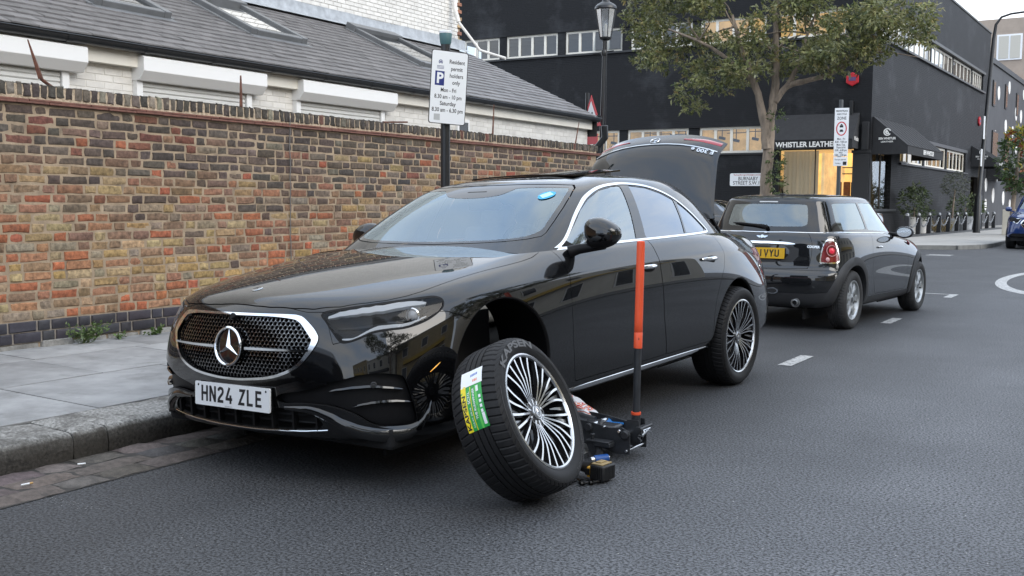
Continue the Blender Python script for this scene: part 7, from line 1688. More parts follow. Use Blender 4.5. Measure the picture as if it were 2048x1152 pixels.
mb = MB(); mb.lathe([(.019, .222), (.0245, .222), (.026, .228), (.0245, .236), (.019, .236)], Matrix.Translation((-2.205, 4.70, 0)), 20); jl(mb).build('orange_ring', m_orange, jk)
mb = MB(); mb.tube([hx_(.2), hx_(.575)], .0185, 20); jl(mb).build('handle_tube', m_jack, jk, smooth=40)
mb = MB(); mb.tube([hx_(.56), hx_(.562), hx_(.64), hx_(.642), hx_(.644), hx_(.70), hx_(1.085), hx_(1.098), hx_(1.10)], [.019, .0215, .0215, .0200, .0215, .0208, .0205, .0195, .015], 20); jl(mb).build('handle_sleeve', m_orange, jk, smooth=40)
mb = MB(); put_text(mb, '2', frame(Vector(hx_(.61))+Vector((.0115, -.0185, 0)), (.85, .53, 0), (0, 0, 1)), .014, .0005); jl(mb).build('lettering', m_ink, jk, smooth=0, recalc=False)
# ------------------------------------------------------------------ bag of rags lying on the jack
m_bag, N, L, b = nodes('printed_bag'); tc = N.new('ShaderNodeTexCoord'); mp = N.new('ShaderNodeMapping'); L.new(tc.outputs['Object'], mp.inputs[0]); nz = N.new('ShaderNodeTexNoise'); nz.inputs['Scale'].default_value = 14; nz.inputs['Detail'].default_value = 3; L.new(mp.outputs[0], nz.inputs['Vector'])
wv = N.new('ShaderNodeTexWave'); wv.bands_direction = 'Z'; wv.inputs['Scale'].default_value = 5.2; wv.inputs['Distortion'].default_value = 4.5; wv.inputs['Detail'].default_value = 2; wv.inputs['Detail Scale'].default_value = 3; L.new(mp.outputs[0], wv.inputs['Vector'])
rp = N.new('ShaderNodeValToRGB'); rp.color_ramp.interpolation = 'CONSTANT'; e = rp.color_ramp.elements; e[0].position = 0; e[0].color = (.66, .66, .68, 1); e[1].position = .45; e[1].color = (.50, .03, .03, 1)
for p_, c in ((.56, (.75, .74, .72, 1)), (.66, (.72, .16, .04, 1)), (.80, (.30, .02, .03, 1)), (.90, (.7, .7, .72, 1))): q = e.new(p_); q.color = c
L.new(wv.outputs['Fac'], rp.inputs[0]); L.new(rp.outputs[0], b.inputs['Base Color']); b.inputs['Roughness'].default_value = .35
bg_ = thing('rag_bag', 'crumpled white red and orange printed bag lying over the jack', 'bag', (-2.60, 4.83, .17))
def rumple(mb, c, r, rot, n=(26, 18), amp=.25, seed=3):
    rg = random.Random(seed); ph_ = [(rg.uniform(2, 7), rg.uniform(2, 9), rg.uniform(0, 6), rg.uniform(.3, 1)) for _ in range(7)]
    vs = []
    for i in range(n[1]+1):
        a = math.pi*i/n[1]
        for j in range(n[0]):
            t = 2*math.pi*j/n[0]; k = 1+amp*sum(w_*math.sin(f*t+q)*math.sin(g_*a+q*.7) for f, g_, q, w_ in ph_)/2.2
            vs.append(Vector(c)+rot @ Vector((-r[0]*math.cos(a), r[1]*math.sin(a)*math.cos(t)*k, r[2]*math.sin(a)*math.sin(t)*k)))
    mb.add(vs, [(i*n[0]+j, i*n[0]+(j+1) % n[0], (i+1)*n[0]+(j+1) % n[0], (i+1)*n[0]+j) for i in range(n[1]) for j in range(n[0])])
mb = MB(); rumple(mb, (0, 0, .0), (.19, .055, .05), Matrix.Rotation(R_(24), 3, 'Y'), (34, 30), .42, 5); mb.build('bag_cloth', m_bag, bg_, smooth=25)
gl_ = thing('rubber_glove', 'crumpled blue rubber glove lying at the end of the printed bag', 'glove', (-2.40, 4.79, .135))
mb = MB(); rumple(mb, (-.015, 0, .0), (.042, .030, .026), Matrix.Rotation(R_(8), 3, 'Y'), (24, 18), .5, 9)
for k, (dx, dy, dz) in enumerate(((.085, -.005, .012), (.070, .015, -.012), (.09, .012, .005), (.075, -.02, -.008))): mb.tube([(.01, dy*.4, 0), (dx*.6+jit(.004), dy, dz*.6+jit(.006)), (dx, dy*1.3, dz)], [.014, .010, .005], 7)
mb.build('glove_rubber', pbr('blue_nitrile', (.02, .17, .48), .35, var=.25, vscale=40), gl_, smooth=50)
# ------------------------------------------------------------------ impact wrench lying on the road
wq = thing('impact_wrench', 'black and yellow cordless impact wrench lying on the road beside the loose wheel', 'power tool', (-2.14, 4.21, 0), R_(-6))
mb = MB(); mb.box((0, 0, .046), (.078, .105, .072)); bt = mb.build('battery', pbr('tool_black', (.014, .014, .015), .5), wq, smooth=30, bevel=.008)
mb = MB()
for i in range(7): mb.box((.0395, -.036+i*.012, .046), (.004, .004, .060))
for i in range(5): mb.box((-.025+i*.012, -.053, .046), (.004, .004, .055))
mb.build('battery_rib', pbr('tool_black', (.014, .014, .015), .5), bt, smooth=0, bevel=.001)
mb = MB(); mb.box((-.006, .0, .0845), (.06, .085, .006)); mb.box((-.012, .005, .090), (.03, .05, .006)); mb.build('battery_deck', pbr('deck_yellow', (.34, .25, .12), .5, var=.3, vscale=60), wq, smooth=0, bevel=.002)
mb = MB(); mb.box((-.050, -.008, .044), (.022, .084, .052)); mb.build('yellow_foot', pbr('tool_yellow', (.80, .42, .03), .45), wq, smooth=30, bevel=.010)
mb = MB(); mb.box((-.052, -.0505, .046), (.024, .003, .030)); mb.build('label', m_ink, wq, smooth=0)
mb = MB(); mb.tube([(-.06, .0, .048), (-.10, .005, .050), (-.16, .012, .052), (-.22, .02, .055)], [.034, .026, .024, .028], 16); mb.build('grip', pbr('tool_black', (.014, .014, .015), .5), wq, smooth=50)
mb = MB(); mb.tube([(-.255, -.06, .055), (-.25, .0, .058), (-.245, .08, .06)], [.034, .040, .036], 18); mb.build('motor_housing', pbr('tool_yellow', (.80, .42, .03), .45), wq, smooth=40)
mb = MB(); mb.tube([(-.245, .08, .06), (-.243, .105, .06), (-.24, .13, .06), (-.24, .135, .06)], [.036, .034, .024, .014], 18); mb.build('gear_case', pbr('cast_alloy', (.42, .42, .42), .35, metal=1), wq, smooth=40)
so = thing('wheel_socket', 'blue sleeved wheel socket lying behind the loose wheel', 'socket', (-2.30, 4.50, .022), R_(62))
mb = MB(); mb.tube([(-.04, 0, 0), (.04, 0, 0)], .021, 18); mb.build('sleeve', pbr('socket_blue', (.02, .09, .32), .4), so, smooth=40); mb = MB(); mb.tube([(-.062, 0, 0), (-.04, 0, 0)], .017, 16); mb.tube([(.04, 0, 0), (.046, 0, 0)], .016, 16); mb.build('steel_end', m_steel, so, smooth=40)
# wheel bolts
blt = None
for i, (x, y, a) in enumerate([(-2.262, 4.135, 20), (-2.232, 4.080, 75), (-2.205, 4.118, 140), (-2.172, 4.098, 60), (-2.145, 4.132, 65)]):
    if blt is None:
        blt = thing('wheel_bolt', 'small black steel wheel bolt lying among others on the road', 'bolt', (x, y, .012), R_(a), 'wheel bolts on the road')
        mb = MB(); mb.tube([(-.004, 0, 0), (.030, 0, 0)], .0068, 10); mb.tube([(-.012, 0, 0), (-.004, 0, 0)], [.0125, .0105], 14); mb.build('shank', pbr('bolt_black', (.020, .020, .021), .4, metal=.6), blt, smooth=40)
        mb = MB(); mb.tube([(-.026, 0, 0), (-.012, 0, 0)], .0095, 6); mb.build('head', pbr('bolt_black', (.020, .020, .021), .4, metal=.6), blt, smooth=0, bevel=.001)
    else: c = copy_tree(blt); c.location = (x, y, .012); c.rotation_euler = (0, 0, R_(a))
# litter: cigarette ends in the gutter
for i, (x, y, a) in enumerate([(-4.22, 2.66, 80), (-4.33, 3.02, 60)]):
    t = thing('cigarette_end', ['white cigarette end with tan filter lying in the gutter', 'flattened white cigarette end lying in the gutter nearer the saloon'][i], 'cigarette end', (x, y, .022), R_(a)); mb = MB(); mb.tube([(-.016, 0, 0), (.02, 0, 0)], .0042, 8); mb.build('paper', m_white, t); 
    if i == 0: mb = MB(); mb.tube([(.02, 0, 0), (.035, .002, 0)], .0044, 8); mb.build('filter', pbr('filter_tan', (.55, .33, .12), .7), t)

# ================================================================== plants
m_leaf, N, L, b = nodes('foliage'); at_ = N.new('ShaderNodeAttribute'); at_.attribute_name = 'Col'; L.new(at_.outputs['Color'], b.inputs['Base Color']); b.inputs['Roughness'].default_value = .42; b.inputs['Specular IOR Level'].default_value = .45
o_ = N['Material Output']; tl_ = N.new('ShaderNodeBsdfTranslucent'); L.new(at_.outputs['Color'], tl_.inputs['Color']); ms_ = N.new('ShaderNodeMixShader'); ms_.inputs['Fac'].default_value = .28; L.new(b.outputs[0], ms_.inputs[1]); L.new(tl_.outputs[0], ms_.inputs[2]); L.new(ms_.outputs[0], o_.inputs['Surface'])
m_bark = pbr('bark', (.25, .20, .155), .9, var=.45, vscale=7, bump=1, bscale=26, bdist=.02, stretch=(1, 1, .25), dirt=((.06, .05, .04), .55, 9, .7))
def leaf(mb, p, d, l, w_, up=None):
    d = d.normalized(); a = d.cross(Vector((rnd.gauss(0, 1), rnd.gauss(0, 1), rnd.gauss(0, 1))))
    if a.length < 1e-4: return
    a.normalize(); n = d.cross(a); mid = p+d*l*.45
    mb.add([p, mid+a*w_*.5+n*w_*.12, p+d*l, mid-a*w_*.5+n*w_*.12, mid], [(0, 1, 4), (1, 2, 4), (2, 3, 4), (3, 0, 4)])
def spray(mb, c, r, n, cols, l=.12, w_=.05, droop=.2, twigs=None):
    """leaves in small sprays scattered through an ellipsoid"""
    for i in range(n):
        while True:
            q = Vector((jit(1), jit(1), jit(1)))
            if q.length <= 1: break
        q = q*(q.length**-.35 if q.length > .05 else 1)
        if q.length > 1: q.normalize()
        base = Vector((c[0]+q.x*r[0], c[1]+q.y*r[1], c[2]+q.z*r[2])); ax = (Vector((q.x, q.y, q.z*.6-droop))+Vector((jit(.7), jit(.7), jit(.5)))).normalized()
        mb.col = vary(pick(cols), .25)
        for k in range(5):
            d = (ax+Vector((jit(.9), jit(.9), jit(.9)))).normalized(); leaf(mb, base+ax*(k*.035), d, l*rnd.uniform(.7, 1.2), w_*rnd.uniform(.7, 1.2))
TC = [(3, (.135, .150, .052)), (3, (.19, .20, .075)), (2, (.25, .25, .11)), (1.2, (.06, .08, .032)), (1.2, (.26, .27, .16)), (.4, (.28, .23, .09))]
tr = thing('street_tree', 'street tree with a forked pale trunk and grey green crown before the black building', 'tree', (-10.97, 33, .12))
T0 = Vector((10.97, -33, -.12))
mb = MB()
def limb(pts, rad):
    P = [Vector(p) for p in pts]; Q = crv([tuple(p)[:2] for p in P], 1, False) if False else None
    C3 = []; n = len(P)
    for i in range(n-1):
        a, b_, c, d = P[max(i-1, 0)], P[i], P[i+1], P[min(i+2, n-1)]
        for t in (0, .25, .5, .75): C3.append(.5*((2*b_)+(c-a)*t+(2*a-5*b_+4*c-d)*t*t+(3*b_-a-3*c+d)*t**3)+Vector((jit(.02), jit(.02), 0)))
    C3.append(P[-1]); k = len(C3); mb.tube([p+T0 for p in C3], [(rad[0]+(rad[1]-rad[0])*i/(k-1))*(1+jit(.07)) for i in range(k)], 12)
limb([(-10.97, 33, .05), (-10.98, 33, 1.5), (-10.96, 33, 2.6), (-10.90, 33, 3.9), (-10.78, 33, 4.9), (-10.76, 33, 6.0), (-10.83, 33.1, 7.2), (-10.9, 33.1, 8.8)], (.225, .06))
limb([(-10.97, 32.95, 3.1), (-11.04, 32.9, 3.9), (-11.26, 32.8, 4.84), (-11.53, 32.7, 5.66), (-11.81, 32.6, 6.4), (-12.09, 32.5, 7.4)], (.17, .05))
limb([(-11.38, 32.75, 5.25), (-11.96, 32.5, 5.77), (-12.4, 32.3, 6.17), (-13.02, 32.0, 6.57), (-14, 31.8, 7.0)], (.09, .03))
limb([(-10.78, 33.0, 4.6), (-10.41, 33.1, 5.09), (-9.81, 33.2, 5.24), (-9.1, 33.3, 5.42), (-8.43, 33.4, 5.85), (-7.6, 33.5, 6.5)], (.12, .03))
limb([(-10.45, 33.1, 5.05), (-10.14, 33.3, 5.73), (-10.0, 33.6, 6.6), (-9.7, 33.8, 7.6)], (.09, .03))
for i in range(26):
    a = rnd.choice([(-10.8, 33, 6.2), (-12, 32.5, 7), (-10, 33.6, 6.8), (-9.1, 33.3, 5.5), (-13, 32, 6.6), (-8.2, 33.4, 6)]); a = Vector(a); b_ = a+Vector((jit(1.6), jit(1.2), rnd.uniform(-.2, 1.2))); limb([a, (a+b_)/2+Vector((jit(.15), jit(.15), .1)), b_], (.035, .010))
mb.build('trunk', m_bark, tr, smooth=60)
CL = [(-15.5, 7.6, .72, 1.08), (-15.19, 6.65, .89, .71), (-14.35, 6.34, .97, .62), (-13.53, 5.78, .61, .31), (-13.42, 4.78, .49, .43), (-12.81, 5.33, .78, .38), (-14.29, 7.67, 1.24, .89), (-12.7, 7.69, 1.05, .7), (-13.38, 6.95, .87, .40), (-12.15, 6.35, .67, .55), (-11.61, 5.51, .67, .5), (-11.15, 6.91, .7, .9), (-10.63, 5.84, .75, .6), (-9.99, 6.04, .84, .76), (-9.35, 5.84, .84, .59), (-8.58, 5.94, .83, .67), (-9.4, 7.33, 1.1, .66), (-8.16, 6.82, 1.0, .8), (-7.42, 6.98, .91, .91), (-6.85, 7.01, .66, .99), (-6.41, 6.82, .3, .66), (-10.35, 7.47, .9, .6), (-14.33, 9.16, 1.61, 1.07), (-12.05, 9.07, 1.57, 1.05), (-9.76, 8.81, 1.54, 1.02), (-7.62, 8.41, 1.34, 1.01), (-7.91, 6.12, .66, .5), (-13.0, 6.0, .52, .43)]
mb = MB()
for x, z_, a, c in CL:
    dy = jit(.9); n = int(62*a*c*1.5)+11
    for k in range(7): spray(mb, (x+10.97+jit(a*.65), dy+jit(1.2), z_-.12+jit(c*.65)), (a*rnd.uniform(.3, .5), .5, c*rnd.uniform(.3, .5)), int(n*.52), TC, .15, .062)
for x, z_ in ((-10.62, 4.05), (-10.62, 2.5), (-10.64, 2.15), (-10.50, 1.77), (-10.62, 2.8), (-10.62, 1.4)): spray(mb, (x+10.97+.02, -.25, z_-.12), (.20, .22, .30), 20, [(3, (.07, .10, .035)), (2, (.11, .14, .05))], .12, .05)
mb.build('crown', m_leaf, tr, attr=True, smooth=0, recalc=False)
for x, y, z_ang, lab in ((7.4, -3.0, 40, 'spreading street tree on the opposite pavement behind the camera'), (7.2, 12.5, 130, 'spreading street tree on the opposite pavement level with the hatchback')):
    c = copy_tree(tr); c.location = (x, y, .12); c.rotation_euler = (0, 0, R_(z_ang)); c['label'] = lab
def weed(name, label, y, r, n, hgt, cols):
    t = thing(name, label, 'weed', (-7.08, y, .165)); mb = MB()
    for i in range(n):
        a = rnd.uniform(-1.5, 1.5); h = rnd.uniform(.4, 1)*hgt; base = Vector((.02, jit(r*.35), 0)); tip = base+Vector((abs(math.cos(a))*r*.55+.01, math.sin(a)*r, h)); mb.col = vary(pick(cols), .2); mb.tube([base, (base+tip)/2+Vector((.01, 0, h*.18)), tip], [.002, .0016, .001], 4)
        for k in range(7):
            f = rnd.uniform(.3, 1); mb.col = vary(pick(cols), .25); leaf(mb, base.lerp(tip, f)+Vector((0, 0, h*.1)), Vector((jit(1)+.3, jit(1), jit(.8)+.2)), rnd.uniform(.02, .045), rnd.uniform(.012, .022))
    mb.build('leaves', m_leaf, t, attr=True, smooth=0, recalc=False)
WC = [(3, (.10, .16, .05)), (2, (.15, .22, .08)), (1, (.20, .25, .12))]
weed('weed', 'bushy green weed growing at the foot of the brick wall', 5.0, .17, 34, .17, WC); weed('weed', 'small bright green weed growing nearer the car at the foot of the brick wall', 5.62, .075, 14, .08, WC); weed('weed', 'tiny sprig growing between the two larger weeds by the brick wall', 5.30, .04, 5, .06, WC)

# ================================================================== posts and signs
pk = thing('parking_sign', 'white resident permit parking sign on a black post by the brick wall', 'parking sign', (-4.95, 6.85, .15))
mb = MB(); mb.cyl((0, 0, 0), (0, 0, 2.44), .038, 20); mb.cyl((0, 0, .0), (0, 0, .03), .06, 16); mb.build('post', m_pole, pk)
mb = MB(); mb.lathe([(.040, 2.40), (.046, 2.42), (.052, 2.485), (.050, 2.49), (0, 2.492)], None, 20); cap = mb.build('post_cap', pbr('cap_green', (.06, .14, .15), .5), pk); mb = MB(); mb.lathe([(.052, 2.488), (.053, 2.505), (.045, 2.51), (0, 2.508)], None, 20); mb.build('cup_lid', m_white, cap)
Ms = frame((.005, -.058, 2.065), Vector((math.cos(R_(31)), math.sin(R_(31)), 0)), (.010, 0, 1)); Ms = frame((.062, -.045, 2.05), Vector((.50, .86, -.045)), (.035, 0, 1))
mb = MB(); pq = []
for cx, cy, a in ((.142, .272, 0), (-.142, .272, 90), (-.142, -.272, 180), (.142, -.272, 270)): pq += arcpts(cx, cy, .018, .018, a, a+90, 4)
mb.prism(pq, -.003, .0, Ms); pnl = mb.build('sign_edge', m_ink, pk, smooth=0); mb = MB(); mb.prism([(x*.965, y*.98) for x, y in pq], .0003, .0013, Ms); mb.build('sign_face', m_white, pnl, smooth=0)
mb = MB(); T_ = Ms @ Matrix.Translation((0, 0, .0017))
for t, x, y, s_, wd in (('Resident', .063, .205, .045, .135), ('permit', .063, .150, .045, .102), ('holders', .063, .095, .045, .118), ('only', .063, .042, .045, .068), ('Mon - Fri', 0, -.022, .045, .135), ('8.30 am - 10 pm', 0, -.075, .045, .238), ('Saturday', 0, -.128, .045, .140), ('8.30 am - 6.30 pm', 0, -.180, .045, .272)): put_text(mb, t, T_, s_, .0008, 1, 'CENTER', x, y, wd)
mb.build('lettering', m_ink, pnl, smooth=0, recalc=False)
mb = MB(); mb.prism([(-.122, .012), (-.042, .012), (-.042, .125), (-.122, .125)], .0015, .0020, Ms); pb2 = mb.build('blue_square', m_bluep, pnl, smooth=0); mb = MB(); put_text(mb, 'P', Ms @ Matrix.Translation((0, 0, .0026)), .115, .004, 1, 'CENTER', -.081, .066); mb.build('lettering', m_white, pb2, smooth=0, recalc=False)
mb = MB(); Tc = Ms @ Matrix.Translation((-.08, .195, .0017)); ribbon(mb, arcpts(0, 0, .016, .018, 200, -20, 10), .004, Tc); ribbon(mb, [(-.012, -.012), (-.006, .008), (0, -.004), (.006, .008), (.012, -.012)], .006, Tc)
for k in range(3): ribbon(mb, [(-.030, -.030-k*.010), (.030, -.030-k*.010)], .004, Tc)
mb.build('crest', pbr('crest_blue', (.07, .08, .2), .5), pnl, smooth=0, recalc=False)
mb = MB(); mb.prism([(-.115, -.262), (-.062, -.262), (-.064, -.212), (-.116, -.214)], .0015, .0019, Ms); mb.build('sticker_remains', pbr('old_sticker', (.45, .46, .46), .8), pnl, smooth=0)
# ornate lamp post
lp = thing('lamp_post', 'tall black lamp post with a tapered glass lantern behind the outbuilding', 'street lamp', (-10.85, 21, 0))
mb = MB(); mb.tube([(0, 0, 0), (0, 0, 1.0), (0, 0, 1.05), (.02, 0, 2.6), (.06, 0, 4.7), (.065, 0, 4.95)], [.10, .09, .055, .050, .040, .045], 16); mb.tube([(-.22, 0, 4.66), (.30, 0, 4.69)], .015, 8); mb.lathe([(.06, 4.6), (.075, 4.66), (.06, 4.72)], Matrix.Translation((.06, 0, 0)), 14); mb.tube([(.115, 0, 0), (.115, 0, 4.9)], .014, 8); mb.build('post', m_pole, lp)
mb = MB(); Ml = Matrix.Translation((.085, 0, 0)); mb.lathe([(.07, 4.93), (.13, 4.96), (.14, 5.0)], Ml, 8); mb.lathe([(.235, 5.60), (.255, 5.62), (.245, 5.67), (.20, 5.72), (.09, 5.78), (.07, 5.86), (.03, 5.90), (0, 5.95)], Ml, 16)
for k in range(8): a = math.pi*k/4; mb.tube([(.085+.135*math.cos(a), .135*math.sin(a), 5.0), (.085+.235*math.cos(a), .235*math.sin(a), 5.61)], .009, 6)
mb.build('lantern_frame', m_pole, lp, smooth=30)
mb = MB(); mb.lathe([(.13, 5.0), (.23, 5.605)], Ml @ Matrix.Rotation(R_(0), 4, 'Z'), 8); mb.build('lantern_glass', glass('lantern_glass', (.85, .87, .88), 1.2, rough=.25, minr=.25), lp, smooth=0); mb = MB(); mb.lathe([(.03, 5.0), (.035, 5.25), (.02, 5.3), (0, 5.3)], Ml, 12); mb.build('bulb', m_wpaint, lp)
# red warning triangle beside it
wt_ = thing('warning_sign', 'red and white warning triangle with pedestrian figures beside the lamp post', 'road sign', (-10.98, 20.6, 0))
mb = MB(); mb.cyl((-.03, .05, 0), (-.03, .05, 3.75), .045, 12); mb.build('post', m_pole, wt_)
Mt = frame((.12, -.06, 3.22), Vector((.868, -.497, 0)), (0, 0, 1)); tri = lambda r: [(r*math.cos(R_(a)), r*math.sin(R_(a))) for a in (90, 210, 330)]
mb = MB(); mb.prism(tri(.47), -.008, 0, Mt); sg_ = mb.build('red_border', m_red, wt_, smooth=0, bevel=.004); mb = MB(); mb.prism(tri(.33), .001, .004, Mt); mb.build('white_face', m_white, sg_, smooth=0)
mb = MB(); F_ = Mt @ Matrix.Translation((0, 0, .0055))
for x, k in ((.05, 1.0), (-.10, .72)):
    mb.add([F_ @ Vector((x+.028*k*math.cos(2*math.pi*i/12), .085*k+.028*k*math.sin(2*math.pi*i/12)-.02, 0)) for i in range(12)], [tuple(range(12))]); ribbon(mb, [(x, .05*k-.02), (x, -.06*k)], .05*k, F_); ribbon(mb, [(x, -.05*k), (x-.04*k, -.15*k)], .028*k, F_); ribbon(mb, [(x, -.05*k), (x+.05*k, -.15*k)], .028*k, F_)
mb.build('symbol', m_ink, sg_, smooth=0, recalc=False)
mb = MB(); mb.prism([(-.28, -.62), (.28, -.62), (.28, -.40), (-.28, -.40)], -.006, .0, Mt); mb.build('sub_plate', m_red, wt_, smooth=0)
# zone sign
zn = thing('zone_sign', 'tall narrow white zone sign on a grey post before the lit shopfront', 'road sign', (-8.15, 31, 0))
mb = MB(); mb.cyl((0, .08, .0), (0, .08, 4.38), .06, 14); mb.build('post', pbr('post_grey', (.05, .055, .06), .4), zn)
Mz = frame((.055, -.0, 3.28), Vector((.985, .17, 0)), (.045, 0, 1)); mb = MB(); mb.box((0, 0, 0), (0.01, .01, .01)) if False else None; mb.prism([(-.20, -.56), (.20, -.56), (.20, .85), (-.20, .85)], -.01, 0, Mz); zf = mb.build('sign_face', m_white, zn, smooth=0, bevel=.01)
mb = MB(); mb.prism([(-.20, -.84), (.20, -.84), (.20, -.575), (-.20, -.575)], -.01, 0, Mz); zf2 = mb.build('lower_plate', m_white, zn, smooth=0, bevel=.01)
mb = MB(); T_ = Mz @ Matrix.Translation((0, 0, .003))
for t, y, s_, wd in (('PEDESTRIAN', .76, .07, .32), ('AND CYCLE', .67, .07, .27), ('ZONE', .55, .12, .26), ('Mon - Fri', -.05, .08, .22), ('8.00 - 9.00 am', -.135, .08, .33), ('Mon, Tue,', -.22, .08, .24), ('Thurs & Fri', -.30, .08, .26), ('3.00 - 4.00 pm', -.38, .08, .33), ('Wed', -.45, .07, .10), ('2.00 - 3.00 pm', -.52, .075, .33)): put_text(mb, t, T_, s_, .001, 1, 'CENTER', 0, y, wd)
put_text(mb, 'Except permit', T_, .06, 0, 1, 'CENTER', 0, -.65, .32); put_text(mb, 'holders', T_, .06, 0, 1, 'CENTER', -.07, -.76, .15); ribbon(mb, [(.07, -.76), (.17, -.76)], .10, T_)
mb.build('lettering', m_ink, zf, smooth=0, recalc=False)
mb = MB(); Tr = Mz @ Matrix.Translation((0, .25, .003)); ribbon(mb, [(.135*math.cos(2*math.pi*i/40), .19*math.sin(2*math.pi*i/40)) for i in range(40)], .03, Tr, True); mb.build('red_ring', m_red, zf, smooth=0, recalc=False)
mb = MB(); ribbon(mb, [(-.05, .06), (.05, .06)], .05, Tr); ribbon(mb, [(-.03, .085), (.0, .12), (.03, .085)], .03, Tr); ribbon(mb, [(-.05, -.07), (.05, -.07)], .045, Tr); ribbon(mb, [(-.035, -.04), (.035, -.04)], .03, Tr); mb.build('vehicle_symbols', m_ink, zf, smooth=0, recalc=False)
# tall street lamp far right
sl_ = thing('street_light', 'tall dark street light column with a bent arm on the far pavement', 'street lamp', (-6.95, 49.8, .12))
mb = MB(); mb.tube([(0, 0, 0), (.02, 0, 1.6), (.03, 0, 1.7), (.35, 0, 8.4), (.42, 0, 9.05), (.62, 0, 9.35), (1.0, 0, 9.46), (3.2, 0, 9.6)], [.16, .15, .10, .075, .06, .05, .045, .04], 14); mb.build('column', m_pole, sl_)
mb = MB(); mb.box((3.5, 0, 9.6), (.8, .22, .12)); mb.build('lamp_head', m_grey, sl_, smooth=20, bevel=.03)
mb = MB(); mb.box((.10, -.14, 3.3), (.04, .42, .75)); mb.build('sign_plate', m_white, sl_, smooth=0, bevel=.01); mb = MB(); mb.box((.16, -.14, 4.6), (.04, .42, 1.0)); mb.build('sign_plate', m_white, sl_, smooth=0, bevel=.01)
# bollards and chains
bo = None; PB = lambda i: (-8.07+(1.73*i)*.045, 40.6+1.73*i)
for i in range(11):
    x, y = PB(i)
    if bo is None:
        bo = thing('bollard', 'black wooden post with pale cap in the chained row along the black building', 'bollard', (x, y, .12), 0, 'chained posts along the far pavement')
        mb = MB(); mb.prism([(-.085, -.085), (.085, -.085), (.085, .085), (-.085, .085)], 0, .76); mb.build('post', m_black, bo, smooth=0, bevel=.015); mb = MB(); mb.lathe([(.04, .76), (.075, .80), (.07, .87), (.03, .90), (0, .90)], None, 12); mb.build('cap', m_grey, bo)
    else: c = copy_tree(bo); c.location = (x, y, .12)
for i in range(10):
    (x0, y0), (x1, y1) = PB(i), PB(i+1); t = thing('chain', 'sagging steel chain hung between two posts along the far pavement', 'chain', (x0, y0, .90), 0, 'chains between the posts')
    mb = MB(); n = 16; pts = [Vector(((x1-x0)*k/n, (y1-y0)*k/n, -.42*4*(k/n)*(1-k/n))) for k in range(n+1)]
    for k in range(n):
        a, c = pts[k], pts[k+1]; d = (c-a); m_ = (a+c)/2; s_ = d.normalized(); o2 = Vector((1, 0, 0)) if k % 2 else s_.cross(Vector((1, 0, 0))).normalized()
        mb.tube([m_+s_*d.length*.62*math.cos(q)+o2*.032*math.sin(q) for q in np.linspace(0, 2*math.pi, 10, endpoint=False)], .012, 5, closed=True)
    mb.build('links', m_grey, t)
mb = MB(); q = [PB(-1), PB(11)]; mb.prism([(q[0][0]-.10, q[0][1]), (q[0][0]+.14, q[0][1]), (q[1][0]+.14, q[1][1]), (q[1][0]-.10, q[1][1])], .118, .20); tag(mb.build('kerb_edging', m_black, smooth=0), kind='structure')
# planters
GC = [(3, (.06, .085, .035)), (2, (.09, .12, .05)), (1.5, (.13, .16, .08)), (1, (.04, .055, .025))]; OC = [(3, (.075, .085, .055)), (2, (.11, .12, .08)), (1, (.05, .06, .04))]
def pot(name, label, x, y, h, r, col='white'):
    t = thing(name, label, 'planter', (x, y, .12)); mb = MB(); mb.lathe([(0, 0), (r*.82, 0), (r, h-.03), (r*1.02, h), (r*.9, h), (r*.88, h-.08), (0, h-.08)], None, 24); mb.build('pot', m_wpaint if col == 'white' else m_lead, t); return t
t = pot('potted_shrub', 'rounded green shrub in a white pot behind the chained posts', -8.55, 44.3, .72, .28); mb = MB(); mb.tube([(0, 0, .6), (.02, 0, 1.1)], .03, 6); mb.build('stem', m_bark, t)
mb = MB(); spray(mb, (0, 0, 1.30), (.55, .55, .68), 210, GC, .13, .05); spray(mb, (.1, 0, 1.75), (.3, .3, .3), 50, GC, .13, .05); mb.build('foliage', m_leaf, t, attr=True, smooth=0, recalc=False)
t = pot('white_pot', 'plain white pot with low planting beside the rounded shrub', -8.45, 45.6, .70, .26); mb = MB(); spray(mb, (0, 0, .85), (.4, .4, .3), 80, GC, .12, .05); mb.build('foliage', m_leaf, t, attr=True, smooth=0, recalc=False)
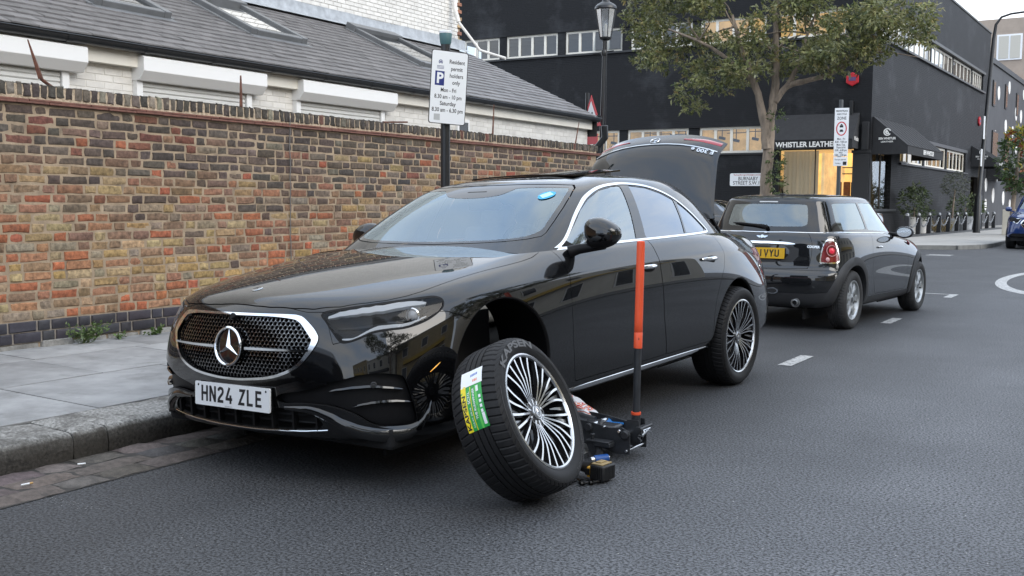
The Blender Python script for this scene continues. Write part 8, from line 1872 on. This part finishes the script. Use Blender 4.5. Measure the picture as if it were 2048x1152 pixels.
t = pot('olive_tree', 'small olive tree with a rounded grey green head in a pot', -8.05, 50.2, .62, .33, 'lead'); mb = MB(); mb.tube([(0, 0, .5), (.03, 0, 1.2), (.08, 0, 1.9)], [.05, .04, .03], 8); mb.build('trunk', m_bark, t); mb = MB(); spray(mb, (.1, 0, 2.15), (.55, .55, .52), 230, OC, .11, .03); mb.build('crown', m_leaf, t, attr=True, smooth=0, recalc=False)
t = pot('potted_shrub', 'dense dark green shrub in a grey pot beyond the olive tree', -7.85, 52.6, .70, .36, 'lead'); mb = MB(); spray(mb, (0, 0, 1.15), (.75, .6, .55), 260, GC, .13, .05); mb.build('foliage', m_leaf, t, attr=True, smooth=0, recalc=False); mb = MB(); mb.tube([(0, 0, .5), (0, 0, 1.1)], .03, 6); mb.build('stem', m_bark, t)
t = thing('grass_clump', 'clump of dry tawny grass between the potted plants', 'plant', (-8.1, 48.0, .12)); mb = MB()
for i in range(160): mb.col = vary((.30, .23, .11), .25); a = rnd.uniform(0, 6.28); leaf(mb, Vector((jit(.35), jit(.5), 0)), Vector((math.cos(a)*.5, math.sin(a)*.5, 1)), rnd.uniform(.4, .8), .03)
mb.build('blades', m_leaf, t, attr=True, smooth=0, recalc=False)
# autumn tree by the blue car
t = thing('photinia_tree', 'small slender tree with green and red tipped leaves above the blue car', 'tree', (-4.98, 44.6, .12)); mb = MB(); mb.tube([(0, 0, 0), (.03, 0, 1.3), (.10, 0, 2.2), (.15, 0, 3.3)], [.10, .085, .07, .03], 10); mb.build('trunk', m_bark, t)
AC = [(4, (.06, .10, .035)), (3, (.09, .14, .05)), (1, (.04, .06, .025)), (.35, (.28, .09, .04)), (.3, (.38, .33, .06))]
mb = MB(); spray(mb, (.30, 0, 2.95), (.85, .8, 1.25), 420, AC, .20, .075); spray(mb, (.2, 0, 3.9), (.4, .4, .35), 60, [(2, (.42, .38, .05)), (1, (.35, .10, .04))], .2, .075); mb.build('crown', m_leaf, t, attr=True, smooth=0, recalc=False)
pbx = thing('white_box_planter', 'square pale stone planter standing beside the blue car', 'planter', (-5.1, 47.0, .12)); mb = MB(); mb.prism([(-.45, -.4), (.45, -.4), (.45, .4), (-.45, .4)], 0, 1.05); mb.build('box', m_stucco, pbx, smooth=0, bevel=.02)
